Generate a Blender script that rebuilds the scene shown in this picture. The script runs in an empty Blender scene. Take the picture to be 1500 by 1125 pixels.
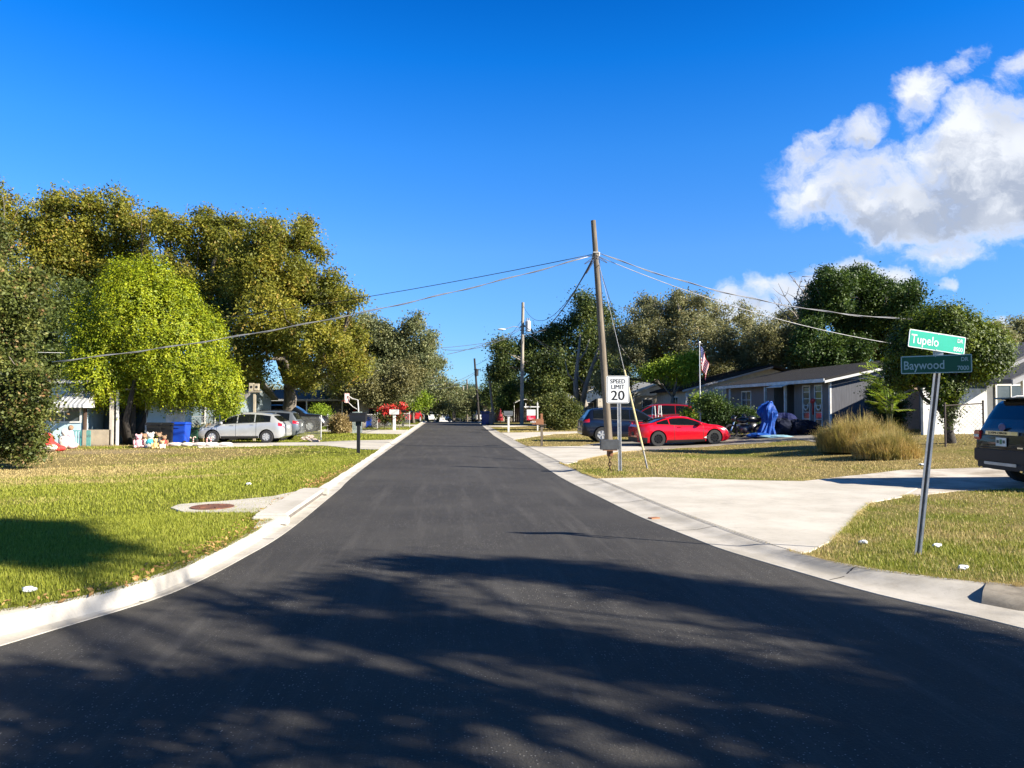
import bpy, bmesh, math, random
import numpy as np
from mathutils import Vector, Matrix
from mathutils.geometry import delaunay_2d_cdt
R = math.radians
scene = bpy.context.scene
COL = scene.collection
rng = np.random.default_rng(7)
random.seed(7)

# ---------------------------------------------------------------- camera
CAMH, FPX, YAW, PITCH = 1.75, 1110.0, R(5.1), R(1.73)
cd = bpy.data.cameras.new('camera'); cam = bpy.data.objects.new('camera', cd); COL.objects.link(cam)
cam.location = (0, 0, CAMH); cam.rotation_euler = (R(90) + PITCH, 0, -YAW)
cd.sensor_width = 36; cd.lens = FPX / 1500 * 36; cd.clip_start = 0.05; cd.clip_end = 3000
scene.camera = cam
scene.render.resolution_x, scene.render.resolution_y = 1024, 768

# ---------------------------------------------------------------- light
SUN_AZ = math.atan2(0.876, -0.482); SUN_EL = R(27.6)      # azimuth clockwise from +Y
SUND = Vector((math.sin(SUN_AZ) * math.cos(SUN_EL), math.cos(SUN_AZ) * math.cos(SUN_EL), math.sin(SUN_EL)))
sl = bpy.data.lights.new('sun', 'SUN'); sl.energy = 5.0; sl.angle = R(0.53); sl.color = (1, .92, .79)
so = bpy.data.objects.new('sun', sl); COL.objects.link(so)
so.rotation_euler = SUND.to_track_quat('Z', 'Y').to_euler(); so.location = (20, -20, 30)
scene.view_settings.view_transform = 'Standard'; scene.view_settings.look = 'None'
scene.view_settings.exposure = 1.4; scene.view_settings.gamma = 1

CF = Vector((math.sin(YAW), math.cos(YAW), 0)); CR = Vector((math.cos(YAW), -math.sin(YAW), 0))
def ray(px, py):
    v = Vector(((px - 750) / FPX, (562.5 - py) / FPX, 0))
    f = CF * math.cos(PITCH) + Vector((0, 0, math.sin(PITCH))); u = -CF * math.sin(PITCH) + Vector((0, 0, math.cos(PITCH)))
    return (f + CR * v.x + u * v.y)
def at(px, py, D):                       # point whose distance along the view axis (horizontal) is D
    r = ray(px, py); t = D / r.dot(CF); p = r * t; p.z += CAMH; return p

class NT:
    def __init__(s, tree): s.t = tree; tree.nodes.clear()
    def n(s, typ, ins=None, **kw):
        nd = s.t.nodes.new(typ)
        for k, v in kw.items(): setattr(nd, k, v)
        for k, v in (ins or {}).items():
            sk = nd.inputs[k]
            if isinstance(v, bpy.types.NodeSocket): s.t.links.new(v, sk)
            else: sk.default_value = v
        return nd
    def math(s, op, a, b=0.0, c=0.0, clamp=False):
        return s.n('ShaderNodeMath', {0: a, 1: b, 2: c}, operation=op, use_clamp=clamp).outputs[0]
    def mix(s, f, a, b, bt='MIX'):
        nd = s.t.nodes.new('ShaderNodeMix'); nd.data_type = 'RGBA'; nd.blend_type = bt
        for i, v in ((0, f), (6, a), (7, b)):
            if isinstance(v, bpy.types.NodeSocket): s.t.links.new(v, nd.inputs[i])
            else: nd.inputs[i].default_value = v
        return nd.outputs[2]
    def noise(s, vec, scale, detail=4, rough=.55, dist=0, out=0):
        return s.n('ShaderNodeTexNoise', {'Vector': vec, 'Scale': scale, 'Detail': detail, 'Roughness': rough, 'Distortion': dist}).outputs[out]
    def sstep(s, v, lo, hi, a=0.0, b=1.0):
        return s.n('ShaderNodeMapRange', {0: v, 1: lo, 2: hi, 3: a, 4: b}, interpolation_type='SMOOTHSTEP').outputs[0]

# ---------------------------------------------------------------- sky
W = bpy.data.worlds.new('World'); scene.world = W; W.use_nodes = True
t = NT(W.node_tree)
sky = t.n('ShaderNodeTexSky', sky_type='NISHITA', sun_disc=False, sun_elevation=SUN_EL, sun_rotation=SUN_AZ,
          air_density=1.0, dust_density=0.15, ozone_density=3.2, altitude=0)
gen = t.n('ShaderNodeTexCoord').outputs['Generated']
sep = t.n('ShaderNodeSeparateXYZ', {0: gen})
rmp = t.n('ShaderNodeValToRGB', {0: sep.outputs[2]}); el = rmp.color_ramp.elements   # tint by elevation: deep blue in view, overhead dimmed neutral to cut blue fill
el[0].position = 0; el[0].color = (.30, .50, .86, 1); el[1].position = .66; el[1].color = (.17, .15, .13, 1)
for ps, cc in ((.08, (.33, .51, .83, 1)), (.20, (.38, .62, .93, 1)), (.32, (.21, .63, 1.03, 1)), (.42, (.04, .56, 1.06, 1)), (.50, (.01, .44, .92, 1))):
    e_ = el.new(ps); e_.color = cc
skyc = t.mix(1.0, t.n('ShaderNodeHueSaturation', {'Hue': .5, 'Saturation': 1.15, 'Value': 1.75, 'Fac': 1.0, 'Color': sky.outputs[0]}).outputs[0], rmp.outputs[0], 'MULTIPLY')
yy = t.math('MAXIMUM', sep.outputs[1], 0.05)
ca = t.math('DIVIDE', sep.outputs[0], yy); cb = t.math('DIVIDE', sep.outputs[2], yy)
def ab(px, py):
    r = ray(px, py); return r.x / r.y, r.z / r.y
pv = t.n('ShaderNodeCombineXYZ', {0: ca, 1: cb, 2: 0.0}).outputs[0]
warp = t.noise(pv, 9, 5, .6, out=1)
warp2 = t.n('ShaderNodeVectorMath', {0: warp, 1: (.5, .5, .5)}, operation='SUBTRACT').outputs[0]
warp3 = t.n('ShaderNodeVectorMath', {0: warp2, 'Scale': 0.10}, operation='SCALE').outputs[0]
BLOBS = [  # px, py, rx, ry, angle, strength
    (1345, 288, 165, 46, 5, 1.15), (1480, 255, 190, 88, -14, 1.25), (1440, 200, 90, 62, -30, 1.05), (1210, 283, 72, 26, -12, .95), (1330, 322, 120, 26, 5, .9),
    (1270, 262, 75, 28, -20, .9), (1345, 145, 40, 30, -38, .70), (1325, 172, 26, 20, 10, .5), (1265, 192, 38, 15, -35, .55), (1200, 205, 26, 12, -20, .42), (1412, 100, 36, 15, -30, .5),
    (1385, 362, 60, 22, -8, .78), (1490, 100, 50, 18, -35, .5), (1500, 158, 40, 30, 0, .6), (1180, 240, 24, 34, 20, .42),
    (1245, 392, 48, 20, 0, .85), (1305, 405, 36, 18, 8, .8), (1110, 425, 22, 22, -20, .8), (1160, 425, 60, 22, -14, .7), (1080, 455, 40, 26, 10, .75), (1130, 460, 60, 24, 0, .8),
    (1470, 470, 50, 10, -12, .7), (1383, 412, 10, 8, 0, .35)]
def density(vec, du=0, dv=0):
    v = t.n('ShaderNodeVectorMath', {0: vec, 1: (du, dv, 0)}, operation='ADD').outputs[0]
    s = t.n('ShaderNodeSeparateXYZ', {0: v}); best = None
    for (px, py, rx, ry, an, st) in BLOBS:
        a0, b0 = ab(px, py); a1, b1 = ab(px + rx, py); a2, b2 = ab(px, py - ry)
        sa, sb = 1 / max(1e-4, a1 - a0), 1 / (b2 - b0); c, si = math.cos(R(an)), math.sin(R(an))
        x = t.math('SUBTRACT', s.outputs[0], a0); y = t.math('SUBTRACT', s.outputs[1], b0)
        u = t.math('MULTIPLY', t.math('SUBTRACT', t.math('MULTIPLY', x, c), t.math('MULTIPLY', y, si)), sa)
        w = t.math('MULTIPLY', t.math('ADD', t.math('MULTIPLY', x, si), t.math('MULTIPLY', y, c)), sb)
        d2 = t.math('ADD', t.math('MULTIPLY', u, u), t.math('MULTIPLY', w, w))
        e = t.math('MULTIPLY', t.math('SUBTRACT', 1.55, d2), st * 1.25)
        best = e if best is None else t.math('SMOOTH_MAX', best, e, .25)
    vs_ = t.n('ShaderNodeMapping', {'Vector': v, 'Rotation': (0, 0, R(-28)), 'Scale': (.75, 1.25, 1)}).outputs[0]
    fb = t.noise(vs_, 12, 7, .62)
    fb2 = t.noise(vs_, 46, 5, .62)
    nz = t.math('ADD', t.math('MULTIPLY', t.math('SUBTRACT', fb, .5), 4.6), t.math('MULTIPLY', t.math('SUBTRACT', fb2, .5), 1.7))
    return best, nz
vv = t.n('ShaderNodeVectorMath', {0: pv, 1: warp3}, operation='ADD').outputs[0]
b0, n0 = density(vv); d0 = t.math('ADD', b0, n0)
cover = t.sstep(d0, -0.45, 2.0)
# relief: brighter where the cloud thins towards the sun (to the right and above), grey underside
b1, n1 = density(vv, .012, .026)
rel = t.sstep(t.math('ADD', t.math('MULTIPLY', t.math('SUBTRACT', b0, b1), 1.5), t.math('MULTIPLY', t.math('SUBTRACT', n0, n1), .55)), -0.55, 0.75)
thick = t.sstep(d0, 0.5, 2.0)
lowc = t.sstep(t.noise(pv, 6, 3, .5), .40, .60)
gr = t.math('MULTIPLY', thick, t.math('ADD', t.math('MULTIPLY', t.math('SUBTRACT', 1.0, rel), .75), t.math('MULTIPLY', lowc, .55)), clamp=True)
ccol = t.mix(gr, (7.6, 7.8, 8.1, 1), (3.6, 4.0, 4.8, 1))
front = t.sstep(sep.outputs[1], 0.05, 0.15)
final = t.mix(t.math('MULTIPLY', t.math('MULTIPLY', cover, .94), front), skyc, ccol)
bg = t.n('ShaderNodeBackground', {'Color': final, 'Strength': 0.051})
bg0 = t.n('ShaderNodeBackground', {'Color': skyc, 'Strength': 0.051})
inr = t.math('MULTIPLY', t.math('MULTIPLY', t.math('GREATER_THAN', ca, ab(1035, 400)[0]), t.math('LESS_THAN', cb, .62)), t.math('MULTIPLY', t.math('GREATER_THAN', cb, .06), t.math('GREATER_THAN', sep.outputs[1], .3)))
mxs = t.n('ShaderNodeMixShader', {0: inr, 1: bg0.outputs[0], 2: bg.outputs[0]})
t.n('ShaderNodeOutputWorld', {0: mxs.outputs[0]})

# ---------------------------------------------------------------- helpers
ORG = {}
def tag(o, label=None, cat=None, group=None, kind=None):
    if label: o['label'] = label
    if cat: o['category'] = cat
    if group: o['group'] = group
    if kind: o['kind'] = kind
    return o
def thing(name, label, cat, loc=(0, 0, 0), rz=0, group=None):
    o = bpy.data.objects.new(name, None); COL.objects.link(o); o.empty_display_size = .1
    o.location = loc; o.rotation_euler = (0, 0, rz); ORG[o.name] = Vector(loc)
    return tag(o, label, cat, group)
def link_mesh(name, me, parent=None, loc=(0, 0, 0)):
    o = bpy.data.objects.new(name, me); COL.objects.link(o); o.location = loc
    if parent is not None: o.parent = parent; ORG[o.name] = ORG.get(parent.name, Vector())
    else: ORG[o.name] = Vector(loc)
    return o
def copy_tree(o, parent=None):
    c = o.copy(); COL.objects.link(c)
    if parent is not None: c.parent = parent
    for ch in list(o.children): copy_tree(ch, c)
    return c
class MB:
    def __init__(s): s.v = []; s.f = []; s.m = []
    def add(s, vs, fs, mi=0):
        b = len(s.v); s.v += [tuple(v) for v in vs]; s.f += [tuple(b + i for i in f) for f in fs]; s.m += [mi] * len(fs); return s
    def box(s, c, sz, rz=0, mi=0, M=None):
        hx, hy, hz = sz[0] / 2, sz[1] / 2, sz[2] / 2
        vs = [Vector((x, y, z)) for x in (-hx, hx) for y in (-hy, hy) for z in (-hz, hz)]
        Rm = M if M is not None else Matrix.Rotation(rz, 3, 'Z')
        vs = [Rm @ v + Vector(c) for v in vs]
        return s.add(vs, [(0, 1, 3, 2), (4, 6, 7, 5), (0, 4, 5, 1), (2, 3, 7, 6), (0, 2, 6, 4), (1, 5, 7, 3)], mi)
    def bx(s, x0, x1, y0, y1, z0, z1, mi=0): return s.box(((x0 + x1) / 2, (y0 + y1) / 2, (z0 + z1) / 2), (abs(x1 - x0), abs(y1 - y0), abs(z1 - z0)), 0, mi)
    def tube(s, pts, rad, n=8, mi=0, caps=True):
        pts = [Vector(p) for p in pts]
        if not hasattr(rad, '__len__'): rad = [rad] * len(pts)
        vs = []; up = None
        for i, p in enumerate(pts):
            d = (pts[min(i + 1, len(pts) - 1)] - pts[max(i - 1, 0)]).normalized()
            if up is None:
                a = Vector((0, 0, 1)) if abs(d.z) < .9 else Vector((1, 0, 0)); up = d.cross(a).normalized()
            else: up = (up - d * up.dot(d)).normalized()
            w = d.cross(up)
            for k in range(n):
                an = 2 * math.pi * k / n; vs.append(p + (up * math.cos(an) + w * math.sin(an)) * rad[i])
        fs = [(i * n + k, i * n + (k + 1) % n, (i + 1) * n + (k + 1) % n, (i + 1) * n + k) for i in range(len(pts) - 1) for k in range(n)]
        if caps: fs += [tuple(range(n - 1, -1, -1)), tuple((len(pts) - 1) * n + k for k in range(n))]
        return s.add(vs, fs, mi)
    def lathe(s, prof, c=(0, 0, 0), n=16, mi=0, axis='Z', caps=True):
        vs = []
        for (r, h) in prof:
            for k in range(n):
                a = 2 * math.pi * k / n; x, y = r * math.cos(a), r * math.sin(a)
                vs.append(Vector((x, y, h)) if axis == 'Z' else Vector((x, h, y)))
        vs = [v + Vector(c) for v in vs]; m = len(prof)
        fs = [(i * n + k, i * n + (k + 1) % n, (i + 1) * n + (k + 1) % n, (i + 1) * n + k) for i in range(m - 1) for k in range(n)]
        if caps: fs += [tuple(range(n - 1, -1, -1)), tuple((m - 1) * n + k for k in range(n))]
        return s.add(vs, fs, mi)
    def blob(s, c, r, seed=0, n=10, amp=.25, mi=0):
        rr = random.Random(seed); ph = [rr.uniform(0, 6.3) for _ in range(6)]; vs = []
        for i in range(n + 1):
            th = math.pi * i / n
            for k in range(n * 2):
                f = math.pi * k / n
                q = 1 + amp * (math.sin(3 * f + ph[0]) * math.sin(2 * th + ph[1]) + .6 * math.sin(5 * f + ph[2]) * math.sin(4 * th + ph[3]) + .4 * math.sin(7 * f + ph[4] + 3 * th)) * math.sin(th)
                vs.append((c[0] + r[0] * q * math.sin(th) * math.cos(f), c[1] + r[1] * q * math.sin(th) * math.sin(f), c[2] + r[2] * q * math.cos(th)))
        m = n * 2
        return s.add(vs, [(i * m + k, (i + 1) * m + k, (i + 1) * m + (k + 1) % m, i * m + (k + 1) % m) for i in range(n) for k in range(m)], mi)
    def prism(s, poly, axis, a, b, mi=0):     # poly of 2-D points, extruded along axis from a to b
        def P(u, v, w): return {'X': (w, u, v), 'Y': (u, w, v), 'Z': (u, v, w)}[axis]
        n = len(poly); vs = [P(u, v, a) for u, v in poly] + [P(u, v, b) for u, v in poly]
        return s.add(vs, [tuple(range(n - 1, -1, -1)), tuple(range(n, 2 * n))] + [(i, (i + 1) % n, n + (i + 1) % n, n + i) for i in range(n)], mi)
    def build(s, name, mats, parent=None, loc=None, smooth=False, local=False, bevel=0):
        me = bpy.data.meshes.new(name)
        org = Vector((0, 0, 0)) if local else (ORG.get(parent.name, Vector()) if parent is not None else Vector(loc or (0, 0, 0)))
        me.from_pydata([tuple(Vector(v) - org) for v in s.v], [], s.f)
        for m in (mats if isinstance(mats, (list, tuple)) else [mats]): me.materials.append(m)
        if any(s.m): me.polygons.foreach_set('material_index', s.m)
        bm = bmesh.new(); bm.from_mesh(me); bmesh.ops.recalc_face_normals(bm, faces=bm.faces)
        if bevel: bmesh.ops.bevel(bm, geom=list(bm.edges), offset=bevel, segments=2, affect='EDGES', clamp_overlap=True)
        bm.to_mesh(me); bm.free()
        if smooth:
            me.polygons.foreach_set('use_smooth', [True] * len(me.polygons))
            if smooth != 'all': me.set_sharp_from_angle(angle=R(40))
        o = link_mesh(name, me, parent, (0, 0, 0) if parent is not None else (loc or (0, 0, 0)))
        return o

MATS = {}
def mat(name, col, rough=.7, metal=0.0, col2=None, scale=4.0, detail=5, bump=0.0, bscale=None, spec=.5, coat=0.0, coords='Object', dist=0, lo=.35, hi=.65, alpha=None, stretch=None, spots=None):
    if name in MATS: return MATS[name]
    m = bpy.data.materials.new(name); m.use_nodes = True; q = NT(m.node_tree); MATS[name] = m
    vec = q.n('ShaderNodeTexCoord').outputs[coords]
    if stretch: vec = q.n('ShaderNodeMapping', {'Vector': vec, 'Scale': stretch}).outputs[0]
    c1 = (*col, 1); c2 = (*(col2 or [x * .8 for x in col]), 1)
    f = q.sstep(q.noise(vec, scale, detail, .6, dist), lo, hi)
    base = q.mix(f, c1, c2)
    if spots:
        sc, thr, pc = spots
        f2 = q.sstep(q.noise(vec, sc, 3, .6), thr, thr + .06); base = q.mix(f2, base, (*pc, 1))
    p = q.n('ShaderNodeBsdfPrincipled', {'Base Color': base, 'Roughness': rough, 'Metallic': metal, 'Specular IOR Level': spec, 'Coat Weight': coat, 'Coat Roughness': .03})
    if bump:
        h = q.noise(vec, bscale or scale * 4, 4, .6)
        b = q.n('ShaderNodeBump', {'Strength': bump, 'Distance': .02, 'Height': h}); q.t.links.new(b.outputs[0], p.inputs['Normal'])
    q.n('ShaderNodeOutputMaterial', {0: p.outputs[0]})
    return m
def leafmat(name, cols, nscale=.55, transl=.3, rough=.55):
    """cols: dark, mid, light, accent; clumps of colour from a noise plus a random tint per leaf"""
    if name in MATS: return MATS[name]
    m = bpy.data.materials.new(name); m.use_nodes = True; q = NT(m.node_tree); MATS[name] = m
    vec = q.n('ShaderNodeTexCoord').outputs['Object']
    rnd = q.n('ShaderNodeNewGeometry').outputs['Random Per Island']
    nz = q.noise(vec, nscale, 3, .6)
    f = q.math('ADD', q.math('MULTIPLY', q.sstep(nz, .3, .7), .55), q.math('MULTIPLY', rnd, .45))
    base = q.mix(q.sstep(f, .1, .55), (*cols[0], 1), (*cols[1], 1)); base = q.mix(q.sstep(f, .5, .95), base, (*cols[2], 1))
    if len(cols) > 3:
        acc = q.math('MULTIPLY', q.sstep(q.noise(vec, nscale * 2.3, 3, .6), .53, .68), q.sstep(q.math('FRACT', q.math('MULTIPLY', rnd, 17.3)), .35, .7))
        base = q.mix(acc, base, (*cols[3], 1))
    d = q.n('ShaderNodeBsdfPrincipled', {'Base Color': base, 'Roughness': rough, 'Specular IOR Level': .35})
    tr = q.n('ShaderNodeBsdfTranslucent', {'Color': q.mix(.25, base, (1, 1, .2, 1), 'MULTIPLY')})
    mx = q.n('ShaderNodeMixShader', {0: transl, 1: d.outputs[0], 2: tr.outputs[0]})
    q.n('ShaderNodeOutputMaterial', {0: mx.outputs[0]})
    return m

# ---------------------------------------------------------------- ground shape
def sst(x): x = min(1, max(0, x)); return x * x * (3 - 2 * x)
def crest(y): return 0 if y < 90 else -0.02 * (y - 90) if y < 170 else -1.6
def gh(x, y):
    z = (.08 if x < 0 else .03) + (.06 if x < 0 else .05) * sst((10 - y) / 3)
    if x > 10.5: z += min(.62, (x - 10.5) * .072) * sst((y - 12) / 14)
    if x < -4.5: z -= min(.12, (-x - 4.5) * .03) * sst((y - 12) / 10)
    if abs(x) > 4: z += .018 * math.sin(x * .9 + y * .23) * math.sin(y * .61 - x * .37) * sst((abs(x) - 4) / 2)
    return z + crest(y)
def hit(px, py, fn):
    r = ray(px, py); z = 0.1
    for _ in range(12):
        tt = (z - CAMH) / r.z if r.z < -1e-4 else 400
        p = r * tt; z = fn(p.x, p.y)
    return Vector((p.x, p.y, z))
def gp(px, py): return hit(px, py, gh)                       # a point on the lots
def rp(px, py): return hit(px, py, lambda x, y: crest(y))    # a point on the road
def gD(px, D):                                               # on the lots, at a given depth
    p = at(px, 596, D); p.z = gh(p.x, p.y); return p

LF = [rp(*p) for p in [(625, 618), (555, 668), (490, 721), (420, 777), (350, 819), (280, 855), (210, 882), (117, 910), (47, 931), (0, 945)]]
LB = [gp(*p) for p in [(618, 617.5), (541, 667), (467, 713), (386, 768), (299, 815), (233, 843), (154, 868), (100, 880), (47, 890), (0, 897)]]
RF = [rp(*p) for p in [(686.5, 615.5), (724, 638), (792, 680), (828, 702), (880, 728), (940, 757), (1020, 789), (1068, 807), (1180, 840), (1287, 870), (1431, 903), (1500, 920)]]
RB = [gp(*p) for p in [(697, 616), (711, 622), (759, 648), (831, 683), (876, 702), (967, 741), (1073, 781), (1172, 812), (1230, 826), (1287, 836), (1393, 850), (1479, 860), (1500, 862)]]
def ext(a, far_x, near): 
    a = [v.copy() for v in a]; far = Vector((far_x, 300, 0)); return [far] + a + [Vector((*p, 0)) for p in near]
LF = ext(LF, LF[0].x, [(-5.2, 5.25), (-8, 4.75), (-14, 4.5), (-60, 4.5)])
LB = ext(LB, LB[0].x, [(-5.3, 5.85), (-8, 5.35), (-14, 5.1), (-60, 5.1)])
RF = ext(RF, RF[0].x, [(6, 5.2), (9, 4.85), (15, 4.6), (60, 4.6)])
RB = ext(RB, RB[0].x, [(6.4, 5.95), (9, 5.5), (15, 5.2), (60, 5.2)])
def resample(pl, step_near=.25):
    """Catmull-Rom through the 2-D points, then even steps that grow with distance"""
    P = [Vector((p.x, p.y)) for p in pl]; out = []
    for i in range(len(P) - 1):
        p0, p1, p2, p3 = P[max(0, i - 1)], P[i], P[i + 1], P[min(len(P) - 1, i + 2)]
        L = (p2 - p1).length; n = max(1, int(L / max(step_near, min(4, .02 * min(p1.length, p2.length)))))
        lin = L > 12
        for k in range(n):
            u = k / n
            q = p1.lerp(p2, u) if lin else .5 * ((2 * p1) + (p2 - p0) * u + (2 * p0 - 5 * p1 + 4 * p2 - p3) * u * u + (3 * p1 - p0 - 3 * p2 + p3) * u ** 3)
            out.append(q)
    out.append(P[-1]); return out
def closest(p, pl):
    best = None; bd = 1e9
    for i in range(len(pl) - 1):
        a, b = pl[i], pl[i + 1]; d = b - a; L = d.length_squared
        u = 0 if L == 0 else min(1, max(0, (p - a).dot(d) / L)); q = a + d * u; dd = (q - p).length
        if dd < bd: bd, best = dd, q
    return best
lf, lb, rf, rb = resample(LF), resample(LB), resample(RF), resample(RB)
def pip(x, y, poly):
    c = False; n = len(poly); j = n - 1
    for i in range(n):
        xi, yi = poly[i][0], poly[i][1]; xj, yj = poly[j][0], poly[j][1]
        if (yi > y) != (yj > y) and x < (xj - xi) * (y - yi) / (yj - yi) + xi: c = not c
        j = i
    return c
def pipv(X, Y, poly):
    X = np.asarray(X, float); Y = np.asarray(Y, float); c = np.zeros(X.shape, bool); P_ = np.array([(p[0], p[1]) for p in poly], float); Q_ = np.roll(P_, 1, 0)
    x0, y0, x1, y1 = P_[:, 0].min(), P_[:, 1].min(), P_[:, 0].max(), P_[:, 1].max(); k = np.where((X >= x0) & (X <= x1) & (Y >= y0) & (Y <= y1))[0]
    x, y = X[k], Y[k]; cc = np.zeros(len(k), bool)
    for (xi, yi), (xj, yj) in zip(P_, Q_):
        if yi == yj: continue
        cc ^= ((yi > y) != (yj > y)) & (x < (xj - xi) * (y - yi) / (yj - yi) + xi)
    c[k] = cc; return c
def sheet(poly, zfn, extra, name, m, smooth=True):
    """triangulated sheet bounded by poly with inner points, height from zfn"""
    n = len(poly); pts = [Vector((p[0], p[1])) for p in poly] + [Vector(e) for e in extra]
    v, e, f, *_ = delaunay_2d_cdt(pts, [], [list(range(n))], 1, 1e-5)
    mb = MB(); mb.add([(p.x, p.y, zfn(p.x, p.y)) for p in v], [tuple(x) for x in f])
    return mb.build(name, m, smooth='all' if smooth else False)
def grid(poly, step=None):
    xs = [p[0] for p in poly]; ys = [p[1] for p in poly]; out = []; y = max(min(ys), -80)
    while y < min(max(ys), 330):
        sy = step or (.5 if y < 16 else 1 if y < 40 else 3 if y < 120 else 12)
        x = max(min(xs), -140)
        while x < min(max(xs), 140):
            sx = step or (max(sy, 4) if abs(x) > 40 else max(sy, 1.0) if abs(x) > 14 else sy)
            out.append((x + sx * .13, y + sy * .17))
            x += sx
        y += sy
    if not out: return []
    k = pipv([o[0] for o in out], [o[1] for o in out], poly); return [(float(o[0]), float(o[1])) for o, u in zip(out, k) if u]
left_lot = [(p.x, p.y) for p in lb] + [(-420, 5.1), (-420, 900), (lb[0].x, 900)]
right_lot = [(p.x, p.y) for p in rb] + [(420, 5.2), (420, 900), (rb[0].x, 900)]

# ---------------------------------------------------------------- ground materials
def lawn_material():
    m = bpy.data.materials.new('lawn_soil'); m.use_nodes = True; q = NT(m.node_tree); MATS['lawn'] = m
    vec = q.n('ShaderNodeTexCoord').outputs['Object']
    dry = q.n('ShaderNodeAttribute', attribute_name='dry').outputs['Fac']
    f1 = q.noise(vec, .45, 6, .62); f2 = q.noise(vec, 3.2, 5, .65); f3 = q.noise(vec, 60, 3, .7)
    k = q.math('ADD', q.math('ADD', dry, q.math('MULTIPLY', q.math('SUBTRACT', f1, .5), .9)), q.math('MULTIPLY', q.math('SUBTRACT', f2, .5), .8))
    base = q.mix(q.sstep(k, .25, .75), (.17, .185, .022, 1), (.33, .25, .10, 1))
    base = q.mix(q.sstep(k, .85, 1.2), base, (.40, .30, .17, 1))
    base = q.mix(q.math('MULTIPLY', f3, .6), base, (.05, .06, .012, 1))
    p = q.n('ShaderNodeBsdfPrincipled', {'Base Color': base, 'Roughness': .95, 'Specular IOR Level': .1})
    b = q.n('ShaderNodeBump', {'Strength': 1.0, 'Distance': .05, 'Height': q.noise(vec, 22, 5, .75)})
    q.t.links.new(b.outputs[0], p.inputs['Normal']); q.n('ShaderNodeOutputMaterial', {0: p.outputs[0]})
    return m
def blade_material():
    m = bpy.data.materials.new('grass_blade'); m.use_nodes = True; q = NT(m.node_tree)
    vec = q.n('ShaderNodeTexCoord').outputs['Object']
    dry = q.n('ShaderNodeAttribute', attribute_name='dry').outputs['Fac']
    rnd = q.n('ShaderNodeNewGeometry').outputs['Random Per Island']
    k = q.math('ADD', dry, q.math('MULTIPLY', q.math('SUBTRACT', rnd, .5), .55))
    g = q.mix(rnd, (.17, .20, .018, 1), (.36, .375, .045, 1))
    base = q.mix(q.sstep(k, .3, .75), g, (.52, .40, .17, 1))
    p = q.n('ShaderNodeBsdfPrincipled', {'Base Color': base, 'Roughness': .6, 'Specular IOR Level': .3})
    tr = q.n('ShaderNodeBsdfTranslucent', {'Color': base})
    mx = q.n('ShaderNodeMixShader', {0: .3, 1: p.outputs[0], 2: tr.outputs[0]})
    q.n('ShaderNodeOutputMaterial', {0: mx.outputs[0]}); return m
def vnoise(x, y, s, seed=0):
    xi = np.floor(x * s); yi = np.floor(y * s); fx = x * s - xi; fy = y * s - yi
    fx = fx * fx * (3 - 2 * fx); fy = fy * fy * (3 - 2 * fy)
    def h(a, b): v = np.sin(a * 127.1 + b * 311.7 + seed * 17.3) * 43758.5453; return v - np.floor(v)
    return (h(xi, yi) * (1 - fx) + h(xi + 1, yi) * fx) * (1 - fy) + (h(xi, yi + 1) * (1 - fx) + h(xi + 1, yi + 1) * fx) * fy
DRY = [(gp(130, 676), 6, 6, .72), (gp(40, 692), 5, 4.5, .75), (gp(320, 668), 4, 2.5, .6), (gp(150, 662), 7.5, 2.4, 1.1), (gp(250, 653), 6, .8, 1.2), (gp(60, 672), 3, 1.6, .9), (gp(240, 700), 3, .5, .45), (gp(150, 665), 6.5, 2.4, .75), (gp(330, 662), 3.5, 1.2, .8), (gp(40, 705), 4, 2.0, .5), (gp(120, 652), 9, 3, .5), (gp(1100, 675), 4.5, 3.5, .42), (gp(1000, 668), 4, 2.5, .35), (gp(1230, 680), 4, 2.0, .65),
       (gp(1400, 745), 2.6, 1.2, .42), (gp(1480, 735), 2.0, 1.0, .5), (gp(1350, 668), 4, 2, .6), (gp(860, 625), 8, 8, .35), (gp(20, 735), 1.5, 1, .3)]
def dryness(x, y):
    d = np.full_like(x, .09) + .47 * (x > 3) + .12 * np.clip((y - 12) / 12, 0, 1)
    for c, rx, ry, s in DRY: d = np.maximum(d, (s + .1) * np.exp(-((x - c.x) / rx) ** 2 - ((y - c.y) / ry) ** 2))
    k_ = np.where(x > 3, 1.0, .55); d = d + k_ * (.5 * (vnoise(x, y, .5, 1) - .5) + .45 * (vnoise(x, y, 1.7, 2) - .5))
    return d
def add_dry(o):
    me = o.data; n = len(me.vertices); co = np.empty(n * 3); me.vertices.foreach_get('co', co); co = co.reshape(-1, 3)
    a = me.attributes.new('dry', 'FLOAT', 'POINT'); a.data.foreach_set('value', dryness(co[:, 0], co[:, 1]).astype(np.float32))
LAWN = lawn_material()
for nm, poly in (('ground', left_lot), ('ground', right_lot)):
    o = sheet(poly, lambda x, y: gh(x, y), grid(poly), nm, LAWN); tag(o, kind='structure'); add_dry(o)
back = [(-420, -7.2), (420, -7.2), (420, -500), (-420, -500)]
o = sheet(back, lambda x, y: .1, grid([(-60, -7.2), (60, -7.2), (60, -40), (-60, -40)], 3), 'ground', LAWN); tag(o, kind='structure'); add_dry(o)

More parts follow.
